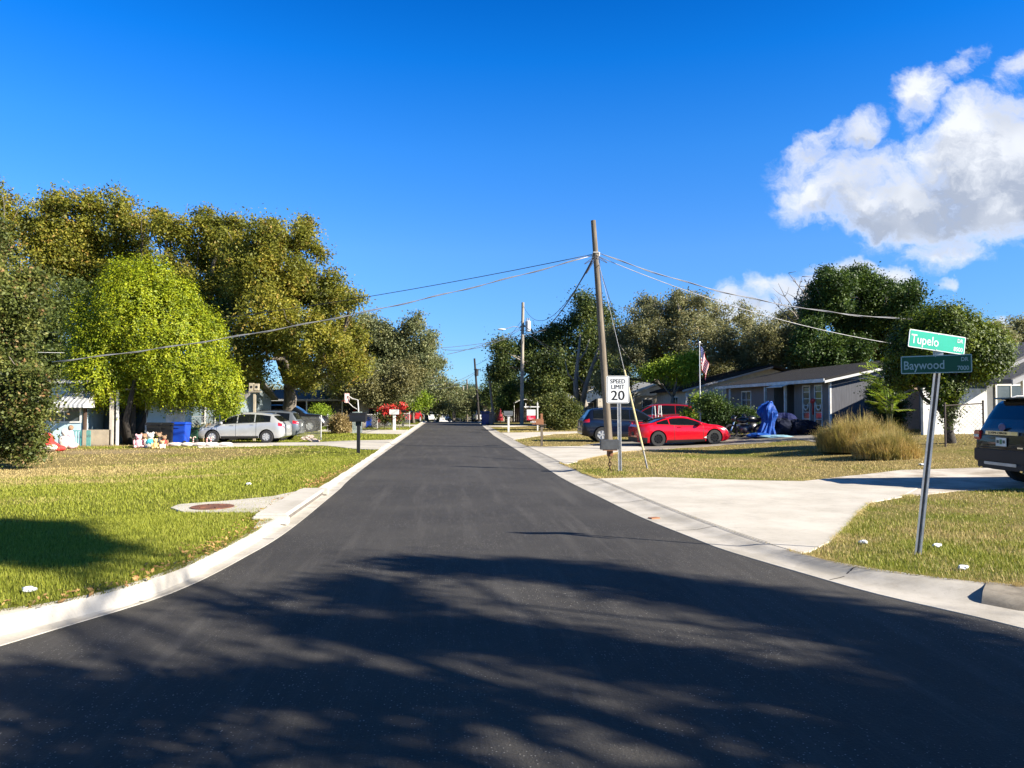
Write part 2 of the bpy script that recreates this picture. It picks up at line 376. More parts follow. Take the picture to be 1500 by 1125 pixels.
def asphalt():
    m = bpy.data.materials.new('asphalt'); m.use_nodes = True; q = NT(m.node_tree)
    vec = q.n('ShaderNodeTexCoord').outputs['Object']
    st = q.n('ShaderNodeMapping', {'Vector': vec, 'Scale': (1.6, .10, 1)}).outputs[0]
    big = q.noise(vec, .35, 5, .6); streak = q.noise(st, 2.2, 5, .6); mid = q.noise(vec, 5, 6, .7)
    base = q.mix(q.sstep(big, .35, .7), (.034, .0315, .0285, 1), (.054, .050, .044, 1))
    base = q.mix(q.math('MULTIPLY', q.sstep(streak, .48, .72), .6), base, (.080, .074, .066, 1))
    base = q.mix(q.math('MULTIPLY', q.sstep(mid, .45, .75), .4), base, (.062, .058, .052, 1))
    # stone chips in the new surface
    vo = q.n('ShaderNodeTexVoronoi', {'Vector': vec, 'Scale': 52.0, 'Randomness': 1.0})
    chip = q.math('MULTIPLY', q.sstep(vo.outputs['Distance'], .32, .12), q.sstep(q.n('ShaderNodeSeparateColor', {0: vo.outputs['Color']}).outputs[0], .70, .84))
    dense = q.sstep(q.noise(vec, .8, 4, .6), .42, .62)
    base = q.mix(q.math('MULTIPLY', chip, q.math('ADD', .25, q.math('MULTIPLY', dense, .75))), base, (.36, .34, .31, 1))
    # faint scuffs and curved tyre arcs near the junction, thin pale lines
    ln = q.noise(q.n('ShaderNodeMapping', {'Vector': vec, 'Rotation': (0, 0, R(24)), 'Scale': (3.2, .22, 1)}).outputs[0], 2.6, 2, .5, 1.2)
    base = q.mix(q.math('MULTIPLY', q.sstep(q.math('ABSOLUTE', q.math('SUBTRACT', ln, .5)), .012, .002), .22), base, (.11, .105, .095, 1))
    stn = q.sstep(q.noise(vec, 1.1, 3, .55), .66, .74); base = q.mix(q.math('MULTIPLY', stn, .45), base, (.024, .022, .020, 1))
    p = q.n('ShaderNodeBsdfPrincipled', {'Base Color': base, 'Roughness': .8, 'Specular IOR Level': .35})
    h = q.math('ADD', q.math('MULTIPLY', vo.outputs['Distance'], -.6), q.noise(vec, 140, 3, .7))
    b = q.n('ShaderNodeBump', {'Strength': .55, 'Distance': .006, 'Height': h}); q.t.links.new(b.outputs[0], p.inputs['Normal'])
    q.n('ShaderNodeOutputMaterial', {0: p.outputs[0]}); return m
road_poly = [(p.x - .02, p.y) for p in lf][::-1] + [(p.x + .02, p.y) for p in rf] + [(420, 4.6), (420, -6.6), (-420, -6.6), (-420, 4.5)]
gx = []
for yy_ in list(np.arange(-6, 95, 2.0)) + list(np.arange(96, 300, 4.0)):
    for xx_ in ([-1, .5, 2] if yy_ > 7 else np.arange(-30, 31, 4)):
        if pip(xx_, yy_, road_poly): gx.append((float(xx_), float(yy_)))
tag(sheet(road_poly, lambda x, y: crest(y) + .0, gx, 'road', asphalt()), kind='structure')

def concrete(name, c1, c2, sc=.8, crack=True, dark=(.2, .18, .15)):
    m = bpy.data.materials.new(name); m.use_nodes = True; q = NT(m.node_tree); MATS[name] = m
    vec = q.n('ShaderNodeTexCoord').outputs['Object']
    a = q.noise(vec, sc, 6, .65); b_ = q.noise(vec, 9, 6, .7)
    base = q.mix(q.sstep(a, .35, .68), (*c1, 1), (*c2, 1))
    base = q.mix(q.math('MULTIPLY', q.sstep(b_, .5, .8), .35), base, (*dark, 1))
    br = q.n('ShaderNodeMapping', {'Vector': vec, 'Rotation': (0, 0, R(8)), 'Scale': (.6, 22, 1)}).outputs[0]
    base = q.mix(q.math('MULTIPLY', q.sstep(q.noise(br, 3, 3, .6), .5, .7), .12), base, (*dark, 1))
    stn = q.sstep(q.noise(vec, .55, 4, .7), .60, .74); base = q.mix(q.math('MULTIPLY', stn, .30), base, (*dark, 1))
    sp = q.sstep(q.noise(vec, 26, 3, .6), .66, .74); base = q.mix(q.math('MULTIPLY', sp, .35), base, (*dark, 1))
    p = q.n('ShaderNodeBsdfPrincipled', {'Base Color': base, 'Roughness': .85, 'Specular IOR Level': .25})
    b = q.n('ShaderNodeBump', {'Strength': .35, 'Distance': .01, 'Height': q.noise(vec, 70, 4, .7)}); q.t.links.new(b.outputs[0], p.inputs['Normal'])
    q.n('ShaderNodeOutputMaterial', {0: p.outputs[0]}); return m
CONC = concrete('new_concrete', (.57, .53, .465), (.46, .425, .365))
CONC_OLD = concrete('old_concrete', (.30, .275, .235), (.21, .19, .16), 1.4, dark=(.08, .07, .06))
CONC_KERB = concrete('kerb_concrete', (.51, .475, .42), (.38, .35, .30), 1.6, dark=(.22, .19, .15))
LIME = concrete('limestone_gravel', (.62, .57, .50), (.36, .31, .25), 1.1, dark=(.14, .11, .08))

def kerb(front, backl, side):
    n = len(front); rows = []
    for i, p in enumerate(front):
        q = closest(p, backl); d = (q - p); w = d.length; zb = gh(q.x, q.y) + .012; z0 = crest(p.y)
        hgt = zb - z0; rows.append([])
        dn = d.normalized() if w > 1e-4 else Vector((side, 0))
        p0 = p - dn * .03
        for u, z in ((0, -.05), (.0, .006), (.35, .004), (.5, hgt * .12), (.68, hgt * .55), (.82, hgt * .92), (.9, hgt), (1.0, hgt + .004), (1.02, hgt - .1)):
            r = p0 + (q - p0) * u; rows[-1].append((r.x, r.y, z0 + z))
    mb = MB(); k = len(rows[0]); vs = [v for r in rows for v in r]
    mb.add(vs, [(i * k + j, i * k + j + 1, (i + 1) * k + j + 1, (i + 1) * k + j) for i in range(n - 1) for j in range(k - 1)])
    # contraction joints: thin dark grooves across the kerb
    return mb
kl = kerb(lf, lb, -1).build('kerb', CONC_KERB, smooth=True); kr = kerb(rf, rb, 1).build('kerb', CONC_KERB, smooth=True)
for k_ in (kl, kr): k_.data.set_sharp_from_angle(angle=R(24))
tag(kl, kind='structure'); tag(kr, kind='structure')
JOINT = mat('joint_dark', (.05, .045, .04), .9)  # dark colour of the joint strips
def joints(front, backl, spots, w=.016):
    mb = MB()
    for i in spots:
        p = front[i]; q = closest(p, backl); d = (q - p).normalized(); tn = Vector((-d.y, d.x)) * w / 2
        hgt = gh(q.x, q.y) + .012 - crest(p.y); z0 = crest(p.y); pr = ((0, .008), (.35, .008), (.5, hgt * .12 + .004), (.68, hgt * .55 + .004), (.82, hgt * .92 + .004), (1.0, hgt + .006))
        for a, b in zip(pr[:-1], pr[1:]):
            A = p + (q - p) * a[0]; B = p + (q - p) * b[0]; j = Vector((random.uniform(-.006, .006), random.uniform(-.006, .006)))
            mb.add([(A.x - tn.x, A.y - tn.y, z0 + a[1]), (A.x + tn.x, A.y + tn.y, z0 + a[1]), (B.x + tn.x + j.x, B.y + tn.y, z0 + b[1]), (B.x - tn.x + j.x, B.y - tn.y, z0 + b[1])], [(0, 1, 2, 3)])
    return mb
def spots_every(pl, step):
    out = []; acc = 0
    for i in range(1, len(pl)):
        acc += (pl[i] - pl[i - 1]).length
        if acc > step: out.append(i); acc = 0
    return out
tag(joints(lf, lb, spots_every(lf, 3.0)).build('kerb_joint', JOINT), kind='structure')
tag(joints(rf, rb, spots_every(rf, 3.0)).build('kerb_joint', JOINT), kind='structure')
def old_kerb(front, backl, ok):
    mb = MB(); rows = []
    for p in front:
        q = closest(p, backl)
        if not ok(p): continue
        h = gh(q.x, q.y) + .018; jx = .008 * math.sin(p.x * 31); rows.append([((p + (q - p) * u).x + jx, (p + (q - p) * u).y, z) for u, z in ((.46, .003), (.50, .035), (.56, h * .72), (.62, h * .95), (.70, h), (1.03, h + .004), (1.04, -.1))])
    k = len(rows[0]); vs = [v for r in rows for v in r]; n = len(rows)
    mb.add(vs, [(i * k + j, i * k + j + 1, (i + 1) * k + j + 1, (i + 1) * k + j) for i in range(n - 1) for j in range(k - 1)] + [tuple(range(k)), tuple((n - 1) * k + j for j in range(k))])
    return mb
tag(old_kerb(rf, rb, lambda p: 4.35 < p.x < 16 and p.y < 9).build('kerb', concrete('worn_kerb', (.33, .29, .23), (.18, .155, .12), 3.5, dark=(.05, .045, .04)), smooth=True), kind='structure')
tag(old_kerb(lf, lb, lambda p: -14 < p.x < -3.02 and p.y < 9).build('kerb', concrete('weathered_kerb', (.50, .46, .39), (.30, .27, .22), 3.0, dark=(.10, .09, .07)), smooth=True), kind='structure')
# long joint between gutter and driveway on the right
seam = MB(); sp = [p for p in rb if 9.0 < p.y < 70]
for a, b in zip(sp[:-1], sp[1:]):
    z = lambda p: gh(p.x, p.y) + .035
    w = .008; seam.add([(a.x - w, a.y, z(a)), (a.x + w, a.y, z(a)), (b.x + w, b.y, z(b)), (b.x - w, b.y, z(b))], [(0, 1, 2, 3)])

# ---------------------------------------------------------------- driveways
DRIVES = []
def slab(name, pts, m, up=.02, px=True, st=None):
    poly = [gp(*p) for p in pts] if px else [Vector((p[0], p[1], 0)) for p in pts]
    # densify the outline and wobble it a little
    out = []
    for i in range(len(poly)):
        a, b = poly[i], poly[(i + 1) % len(poly)]; n = max(1, int((b - a).length / .6))
        for k in range(n): out.append(a.lerp(b, k / n))
    poly = [(p.x, p.y) for p in out]; DRIVES.append(poly)
    n = len(poly); pts_ = [Vector(p) for p in poly] + [Vector(e) for e in grid(poly, st or .6)]
    v, e, f, *_ = delaunay_2d_cdt(pts_, [], [list(range(n))], 1, 1e-5)
    mb = MB(); mb.add([(p.x, p.y, gh(p.x, p.y) + up) for p in v], [tuple(x) for x in f])
    bnd = [(p[0], p[1], gh(*p) + up) for p in poly]; low = [(p[0], p[1], gh(*p) - .08) for p in poly]
    mb.add(bnd + low, [(i, (i + 1) % n, n + (i + 1) % n, n + i) for i in range(n)])
    o = mb.build(name, m); tag(o, kind='structure'); return o
def back_between(pl, y0, y1):
    return [(p.x - 0.0, p.y) for p in pl if y0 <= p.y <= y1]
def drive_world(name, ptsA, pl, y0, y1, m, side, up=.02):
    """slab whose kerb side follows the kerb's back edge between two distances"""
    e = back_between(pl, min(y0, y1), max(y0, y1)); e = sorted(e, key=lambda p: -p[1]); e = [(p[0] + .01 * side, p[1]) for p in e]
    return slab(name, e + [(q[0], q[1]) for q in ptsA], m, up, px=False)
def wp(px, py): p = gp(px, py); return (p.x, p.y)
# right, near: wide new concrete apron, then the older limestone drive behind it
drive_world('driveway', [wp(1187, 809), wp(1215, 795), wp(1240, 772), wp(1256, 752), wp(1275, 737), wp(1320, 729), wp(1352, 712), wp(1200, 706), wp(1080, 704), wp(960, 700)], rb, wp(876, 700)[1], wp(1172, 812)[1], CONC, 1)
slab('driveway', [(1160, 707), (1240, 698), (1320, 689), (1420, 686), (1640, 684), (1700, 700), (1640, 712), (1480, 716), (1400, 720), (1340, 727), (1300, 729), (1262, 716)], LIME, .012)
# right, second: apron and the long weathered drive to the red coupe
drive_world('driveway', [wp(870, 671), wp(905, 663.5), wp(950, 660), wp(930, 652), wp(860, 654), wp(800, 655)], rb, wp(770, 654)[1], wp(833, 682)[1], CONC, 1)
slab('driveway', [(951, 660), (1000, 656), (1060, 652), (1120, 648), (1170, 643), (1210, 638), (1190, 632), (1120, 632), (1040, 637), (960, 642), (930, 645), (880, 649), (850, 653), (925, 652)], CONC_OLD, .016)
# right, third and fourth
drive_world('driveway', [wp(780, 640.5), wp(812, 636), wp(900, 631), wp(900, 628), wp(800, 633), wp(760, 634)], rb, wp(737, 634)[1], wp(752, 645)[1], CONC, 1)
drive_world('driveway', [wp(735, 625.5), wp(790, 623.5), wp(790, 622.5), wp(730, 623.5)], rb, wp(719, 623.5)[1], wp(722, 625.5)[1], CONC, 1)
# left, three drives
drive_world('driveway', [wp(520, 658), wp(472, 653), wp(400, 653), wp(290, 656), wp(290, 648), wp(400, 649), wp(469, 648), wp(560, 645)], lb, wp(577, 644)[1], wp(552, 660)[1], CONC, -1)
drive_world('driveway', [wp(540, 635.5), wp(470, 632.5), wp(380, 632), wp(380, 628), wp(480, 629.2), wp(560, 630)], lb, wp(598, 630)[1], wp(588, 636.5)[1], CONC, -1)
drive_world('driveway', [wp(580, 624), wp(530, 623.5), wp(530, 622.3), wp(590, 622.3)], lb, wp(610, 622)[1], wp(607, 624.5)[1], CONC, -1)
tag(seam.build('kerb_joint', JOINT), kind='structure')

# ---------------------------------------------------------------- grass
def in_any(x, y): return any(pip(x, y, d) for d in DRIVES)
def grass_patch(name, n, dmin, dmax, amin, amax, hgt, wid, side, seed, lab):
    """blades scattered on the lawn between two distances; amin..amax are bearings in degrees from +Y"""
    g = np.random.default_rng(seed)
    r = np.sqrt(g.uniform(dmin ** 2, dmax ** 2, n * 1)); a = np.radians(g.uniform(amin, amax, n)); x = r * np.sin(a); y = r * np.cos(a)
    lot = left_lot if side < 0 else right_lot
    dr = dryness(x, y)
    keep = (g.random(n) > np.clip(dr - .45, 0, .6) * 1.2) & pipv(x, y, lot)
    for d_ in DRIVES: keep &= ~pipv(x, y, d_)
    hgts = np.array([gh(u, v) if k else 0 for u, v, k in zip(x, y, keep)])
    x, y, z, dr = x[keep], y[keep], hgts[keep], dr[keep]; m = len(x)
    dist = np.hypot(x, y); sc = (dist / dmin) ** .8
    az = g.uniform(0, 2 * np.pi, m); lean = g.uniform(.1, .9, m); h = hgt * g.uniform(.5, 1.35, m) * (1 - .35 * np.clip(dr, 0, 1)) * (1 + .25 * (sc - 1)); w = wid * g.uniform(.7, 1.3, m) * sc
    dx, dy = np.cos(az), np.sin(az)
    V = np.empty((m, 3, 3)); V[:, 0] = np.stack([x - dy * w, y + dx * w, z - .01], 1); V[:, 1] = np.stack([x + dy * w, y - dx * w, z - .01], 1)
    V[:, 2] = np.stack([x + dx * h * lean, y + dy * h * lean, z + h * np.sqrt(1 - .6 * lean ** 2)], 1)
    me = bpy.data.meshes.new(name); me.vertices.add(m * 3); me.vertices.foreach_set('co', V.ravel()); me.loops.add(m * 3); me.loops.foreach_set('vertex_index', np.arange(m * 3))
    me.polygons.add(m); me.polygons.foreach_set('loop_start', np.arange(m) * 3); me.polygons.foreach_set('loop_total', np.full(m, 3)); me.update(); me.validate()
    me.materials.append(BLADE); at_ = me.attributes.new('dry', 'FLOAT', 'POINT'); at_.data.foreach_set('value', np.repeat(dr, 3).astype(np.float32))
    o = link_mesh(name, me); tag(o, lab, 'grass', kind='stuff'); return o
BLADE = blade_material()
grass_patch('grass', 130000, 6.0, 13, -38, -10, .042, .0035, -1, 1, 'short lawn grass on the left corner lot beside the kerb')
grass_patch('grass', 90000, 13, 26, -32, -5, .05, .007, -1, 2, 'short lawn grass halfway up the left lot')
grass_patch('grass', 60000, 26, 60, -30, -2, .06, .014, -1, 3, 'lawn grass on the left lots by the parked cars')
grass_patch('grass', 70000, 6.0, 13, 16, 44, .05, .0035, 1, 4, 'short lawn grass round the foot of the street name post')
grass_patch('grass', 70000, 13, 26, 6, 42, .05, .007, 1, 5, 'patchy lawn grass behind the speed limit sign')
grass_patch('grass', 45000, 26, 60, 2, 38, .06, .014, 1, 6, 'lawn grass on the right lots by the parked cars')

def edge_tufts(name, line, sgn, n, seed, lab, y0=6, y1=30):
    g = np.random.default_rng(seed); P_ = [p for p in line if y0 < p.y < y1 and abs(p.x) < 9]; k = g.integers(0, len(P_) - 1, n); u = g.random(n)
    A = np.array([(p.x, p.y) for p in P_]); q = A[k] * (1 - u)[:, None] + A[k + 1] * u[:, None]; ok = np.abs(A[k] - A[k + 1]).sum(1) < 1.5; q = q[ok]; m = len(q)
    tn = (A[k + 1] - A[k])[ok]; tn /= np.linalg.norm(tn, axis=1)[:, None] + 1e-9; nr = np.stack([-tn[:, 1], tn[:, 0]], 1); nr *= np.sign((nr[:, 0] * sgn))[:, None]
    bump = .05 * vnoise(q[:, 0], q[:, 1], 2.5, seed); off = -bump - .02 + np.abs(g.normal(0, .07, m)); x = q[:, 0] + nr[:, 0] * off; y = q[:, 1] + nr[:, 1] * off
    keep = np.ones(m, bool)
    for d_ in DRIVES:
        keep &= ~pipv(x, y, d_)
        if abs(sgn) == 1: keep &= ~pipv(x + nr[:, 0] * .35, y + nr[:, 1] * .35, d_)
    x, y, nr = x[keep], y[keep], nr[keep]; m = len(x); z = np.array([gh(a, b) for a, b in zip(x, y)]) + .012; dist = np.hypot(x, y); w = .0035 * (dist / 8) ** .8; h = g.uniform(.03, .085, m); az = g.uniform(0, 6.283, m); dx, dy = np.cos(az) * .6 - nr[:, 0] * .5, np.sin(az) * .6 - nr[:, 1] * .5
    V = np.stack([np.stack([x - dy * w, y + dx * w, z - .01], 1), np.stack([x + dy * w, y - dx * w, z - .01], 1), np.stack([x + dx * h * .9, y + dy * h * .9, z + h * .6], 1)], 1)
    me = bpy.data.meshes.new(name); me.vertices.add(m * 3); me.vertices.foreach_set('co', V.ravel()); me.loops.add(m * 3); me.loops.foreach_set('vertex_index', np.arange(m * 3)); me.polygons.add(m); me.polygons.foreach_set('loop_start', np.arange(m) * 3); me.polygons.foreach_set('loop_total', np.full(m, 3)); me.update(); me.validate()
    me.materials.append(BLADE); a_ = me.attributes.new('dry', 'FLOAT', 'POINT'); a_.data.foreach_set('value', np.repeat(dryness(x, y) + .12, 3).astype(np.float32)); o = link_mesh(name, me); tag(o, lab, 'grass', kind='stuff')
edge_tufts('grass', lb, -1, 16000, 11, 'ragged grass edge hanging over the left kerb'); edge_tufts('grass', rb, 1, 14000, 12, 'ragged grass edge hanging over the right kerb')
for i_, d_ in enumerate(DRIVES[:3]): edge_tufts('grass', [Vector(p) for p in d_ if min((Vector(p) - closest(Vector(p), rb)).length, (Vector(p) - closest(Vector(p), lb)).length) > .35], 0.01, 5000, 20 + i_, 'ragged grass edge round driveway slab ' + ('by the kerb', 'of limestone', 'of the second drive')[i_])

# ---------------------------------------------------------------- trees
def leaf_mesh(centers, radii, n0, size0, clump, seed, outward=.35, upw=.35, shell=.5, gap=.0, flat=.75, per=20, sub=15):
    n = int(n0 * (2.4 if sub else 1)); size = size0 * (.68 if sub else 1)
    g = np.random.default_rng(seed); C = np.array(centers, float); Rr = np.array(radii, float)
    if Rr.ndim == 1: Rr = np.stack([Rr] * 3, 1)
    wts = (Rr.prod(1)) ** (2 / 3); wts /= wts.sum(); nc = max(1, n // per)
    if sub:                                   # break every lobe into uneven boughs
        nC, nR = [], []
        for c_, r_ in zip(C, Rr):
            for _ in range(sub):
                dd = g.normal(size=3); dd /= np.linalg.norm(dd); f_ = g.uniform(.20, .42); nC.append(c_ + dd * r_ * g.uniform(.45, .88)); nR.append(r_ * f_)
            nC.append(c_); nR.append(r_ * .55)
        C = np.array(nC); Rr = np.array(nR); wts = (Rr.prod(1)) ** (2 / 3); wts /= wts.sum()
    li = g.choice(len(C), nc, p=wts); d = g.normal(size=(nc, 3)); d /= np.linalg.norm(d, axis=1)[:, None]
    rad = shell + (1.04 - shell) * g.random(nc) ** .6
    cc = C[li] + d * Rr[li] * rad[:, None]
    if gap > 0:
        q = vnoise(cc[:, 0] + cc[:, 2] * .7, cc[:, 1] + cc[:, 2] * 1.3, 1.1, seed % 7); k = q > gap; cc, d, li = cc[k], d[k], li[k]; nc = len(cc)
    crs = clump * g.uniform(.55, 1.35, nc)
    idx = np.repeat(np.arange(nc), per); off = g.normal(size=(len(idx), 3)) * .5; off[:, 2] *= flat
    p = cc[idx] + off * crs[idx][:, None]; m = len(p)
    nrm = g.normal(size=(m, 3)) + d[idx] * outward * 2 + np.array([0, 0, upw * 2]); nrm /= np.linalg.norm(nrm, axis=1)[:, None]
    tg = np.cross(nrm, g.normal(size=(m, 3))); tg /= np.linalg.norm(tg, axis=1)[:, None]; bt = np.cross(nrm, tg)
    s = size * g.uniform(.55, 1.4, m)[:, None]
    V = np.stack([p - tg * s * .5, p + bt * s * .28, p + tg * s * .5, p - bt * s * .28], 1)
    return V.reshape(-1, 3)
def quads_mesh(name, V, material, org=(0, 0, 0)):
    m = len(V) // 4; me = bpy.data.meshes.new(name); me.vertices.add(m * 4); me.vertices.foreach_set('co', (V - np.array(org)).ravel().astype(np.float32)); me.loops.add(m * 4); me.loops.foreach_set('vertex_index', np.arange(m * 4))
    me.polygons.add(m); me.polygons.foreach_set('loop_start', np.arange(m) * 4); me.polygons.foreach_set('loop_total', np.full(m, 4)); me.update(); me.validate(); me.materials.append(material); return me
BARK = mat('bark', (.19, .16, .125), .9, col2=(.09, .075, .06), scale=6, bump=.8, stretch=(1, 1, .25))
BARK_PALE = mat('pale_bark', (.30, .27, .23), .9, col2=(.16, .14, .12), scale=5, bump=.6, stretch=(1, 1, .3))
def limb_path(a, b, rr, sag=.12, n=5):
    a = Vector(a); b = Vector(b); L = (b - a).length; out = [a]
    j = Vector((rr.uniform(-1, 1), rr.uniform(-1, 1), rr.uniform(-.2, .8))) * L * sag
    for k in range(1, n): u = k / n; out.append(a.lerp(b, u) + j * math.sin(math.pi * u) + Vector((rr.uniform(-1, 1), rr.uniform(-1, 1), rr.uniform(-1, 1))) * L * .025)
    out.append(b); return out
def tree(name, label, base, lobes, leaves, m, size=.26, clump=.6, tr=.3, fork=None, seed=1, group=None, cat='tree', bark=None, trunk=True, twigs=2, crown_name='crown', **kw):
    """lobes: (x, y, z, r) or (x, y, z, rx, ry, rz) in metres"""
    rr = random.Random(seed); base = Vector(base)
    t_ = thing(name, label, cat, tuple(base), 0, group)
    C = [l[:3] for l in lobes]; Rr = [(l[3],) * 3 if len(l) == 4 else l[3:6] for l in lobes]
    V = leaf_mesh(C, Rr, leaves, size, clump, seed, **kw)
    me = quads_mesh(crown_name, V, m, base); link_mesh(crown_name, me, t_)
    if trunk:
        mb = MB(); c = sum((Vector(x) for x in C), Vector()) / len(C)
        low = min(l[2] - (l[3] if len(l) == 4 else l[5]) for l in lobes)
        fk = fork if fork is not None else max(base.z + .8, min(low + 1.0, base.z + (c.z - base.z) * .5))
        F = Vector((base.x + (c.x - base.x) * .2, base.y + (c.y - base.y) * .2, fk))
        tp = limb_path(base - Vector((0, 0, .2)), F, rr, .06, 4); mb.tube(tp, [tr * (1.35 - .5 * i / 4) for i in range(5)], 9)
        for cc, r3 in zip(C, Rr):
            cc = Vector(cc); L = (cc - F).length
            lp = limb_path(F - Vector((0, 0, .1)), cc, rr, .14); mb.tube(lp, [max(.02, tr * (.62 - .5 * i / 5)) for i in range(6)], 6)
            for _ in range(twigs):
                q = lp[rr.choice((3, 4, 5))]; dv = Vector((rr.uniform(-1, 1) * r3[0], rr.uniform(-1, 1) * r3[1], rr.uniform(-.6, 1) * r3[2]))
                tw = limb_path(q, cc + dv * .95, rr, .15, 4); mb.tube(tw, [max(.012, tr * .16 * (1 - .2 * i)) for i in range(5)], 4)
        mb.build('trunk', bark or BARK, t_, smooth='all')
    return t_
def PL(lst, D, jit=0.0, seed=3):
    """lobes given by picture position and size at distance D: each becomes a sphere of real size at its own distance"""
    rr = random.Random(seed); out = []
    for l in lst:
        d = D + (l[4] if len(l) > 4 and l[4] is not None else rr.uniform(-jit, jit)); p = at(l[0], l[1], d); rx = l[2] * d / FPX; rz = (l[3] if len(l) > 3 and l[3] else l[2]) * d / FPX
        out.append((p.x, p.y, p.z, rx, min(rx, rz) * 1.05, rz))
    return out
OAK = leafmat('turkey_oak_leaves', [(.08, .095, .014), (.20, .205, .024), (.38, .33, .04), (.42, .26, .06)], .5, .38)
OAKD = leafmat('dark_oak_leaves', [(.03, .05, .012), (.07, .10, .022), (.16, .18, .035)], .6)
CEDAR = leafmat('cedar_sprays', [(.08, .12, .006), (.235, .29, .008), (.40, .42, .014), (.38, .33, .02)], 1.6, .28)
LIVE = leafmat('live_oak_leaves', [(.075, .095, .04), (.18, .20, .085), (.31, .33, .15), (.33, .26, .12)], .7, .36)
GREY = leafmat('mossy_oak_leaves', [(.11, .12, .055), (.24, .24, .115), (.38, .37, .20), (.38, .29, .15)], .6, .42)
LAUR = leafmat('laurel_leaves', [(.018, .038, .008), (.045, .085, .014), (.13, .19, .035)], .8)
BRIG = leafmat('bright_shrub_leaves', [(.09, .15, .012), (.22, .32, .022), (.40, .46, .045)], 1.2)
FRNT = leafmat('hedge_leaves', [(.035, .05, .012), (.10, .125, .025), (.23, .24, .055), (.34, .18, .08)], 1.4)

# two street oaks standing outside the picture, whose shade falls across the junction
def shade_lobes(lst, h, seed=0):
    rr = random.Random(seed); out = []
    for (px, py, r) in lst:
        g_ = hit(px, py, lambda x, y: 0.05); hh = h + rr.uniform(-.8, .8); k = hh / math.tan(SUN_EL); s = Vector((math.sin(SUN_AZ), math.cos(SUN_AZ), 0))
        p = g_ + s * k; out.append((p.x, p.y, hh, r, r, r * .9))
    return out
SH1 = [(640, 822, .34), (770, 822, .42), (900, 842, .42), (1030, 862, .42), (1160, 885, .40), (1290, 915, .42), (1430, 955, .42), (1540, 990, .45), (520, 850, .22), (560, 872, .22), (420, 862, .14),
       (450, 905, .22), (560, 920, .3), (680, 915, .3), (800, 935, .34), (920, 955, .3), (1060, 975, .3), (1240, 1010, .3), (1400, 1040, .3), (1520, 1070, .3), (330, 880, .12)]
SH2 = [(60, 985, .22), (30, 1040, .26), (160, 1030, .24), (270, 1010, .24), (400, 990, .28), (520, 1000, .3), (640, 1010, .28), (740, 1040, .2), (400, 1060, .26), (270, 1080, .26), (560, 1080, .24), (130, 1100, .22),
       (680, 1100, .16), (1000, 1020, .12), (1120, 1050, .2), (1250, 1080, .24), (1380, 1110, .24), (60, 1130, .3), (480, 1130, .25), (840, 1130, .12), (980, 1135, .15), (1150, 1140, .3)]
SHL = [(20, 775, .42), (62, 790, .30), (20, 810, .42), (100, 805, .20), (205, 817, .10), (60, 830, .2), (-60, 800, .9)]
tree('oak_tree', 'street oak across the junction whose shade falls over the road', (15.5, -9, .1), shade_lobes(SH1, 7.5, 1), 24000, OAK, .13, .38, .12, 3.2, 11, twigs=1, shell=.1, gap=.18, sub=0)
tree('oak_tree', 'lower spreading oak behind the junction shading the nearest asphalt', (9, -9.5, .1), shade_lobes(SH2, 5.6, 2), 10000, OAK, .12, .34, .10, 2.6, 12, twigs=0, shell=.1, gap=.30, sub=0)
tree('oak_tree', 'tall oak behind the junction shading the left corner lawn', (18, -11, .1), shade_lobes(SHL, 10.5, 3), 15000, OAK, .15, .42, .16, 5, 13, twigs=1, shell=.1, gap=.12, sub=0)
G_L = 'oaks behind the houses on the left'
# left skyline, far to near
tree('oak_tree', 'tall olive-brown oak at the far left of the skyline', gD(20, 58), PL([(-60, 330, 80), (0, 330, 62), (60, 360, 70), (10, 420, 90), (-60, 470, 90), (60, 470, 60), (-10, 290, 25)], 56, 2), 30000, OAK, .30, 0.61, .42, seed=21, group=G_L, gap=.30)
tree('oak_tree', 'broad round-headed oak rising behind the bright cedar', gD(150, 60), PL([(105, 315, 42), (160, 335, 60), (90, 365, 50), (190, 395, 60), (120, 400, 60), (210, 340, 28), (220, 430, 45), (60, 330, 22), (75, 300, 22)], 57, 2.5), 34000, OAK, .30, 0.65, .4, seed=22, group=G_L, gap=.30)
tree('oak_tree', 'oak with a notched top in the middle of the left skyline', gD(300, 58), PL([(250, 330, 32), (300, 318, 24), (330, 345, 34), (275, 375, 52), (340, 400, 50), (260, 420, 45), (310, 440, 60), (235, 320, 14), (345, 325, 14)], 54, 2.5), 30000, OAK, .28, 0.61, .36, seed=23, group=G_L, gap=.32)
tree('oak_tree', 'wide golden-green oak leaning out over the silver hatchback', gD(420, 54), PL([(390, 352, 38), (440, 345, 28), (375, 400, 48), (430, 410, 52), (480, 440, 40), (400, 470, 56), (460, 500, 50), (510, 490, 28), (515, 440, 18), (372, 520, 40), (440, 552, 30), (490, 545, 32), (395, 345, 24), (335, 365, 24), (465, 372, 18), (525, 530, 20), (400, 330, 10), (450, 325, 10)], 48, 3), 62000, OAK, .25, 0.58, .45, 3.2, seed=24, group=G_L, gap=.30)
tree('oak_tree', 'shaded oak tucked behind the bright cedar and blue house', gD(60, 52), PL([(40, 480, 60), (90, 520, 60), (20, 560, 60), (350, 540, 50), (250, 560, 50), (350, 570, 25), (330, 480, 44), (100, 440, 40)], 50, 2), 30000, OAKD, .26, 0.58, .35, seed=25, group=G_L)
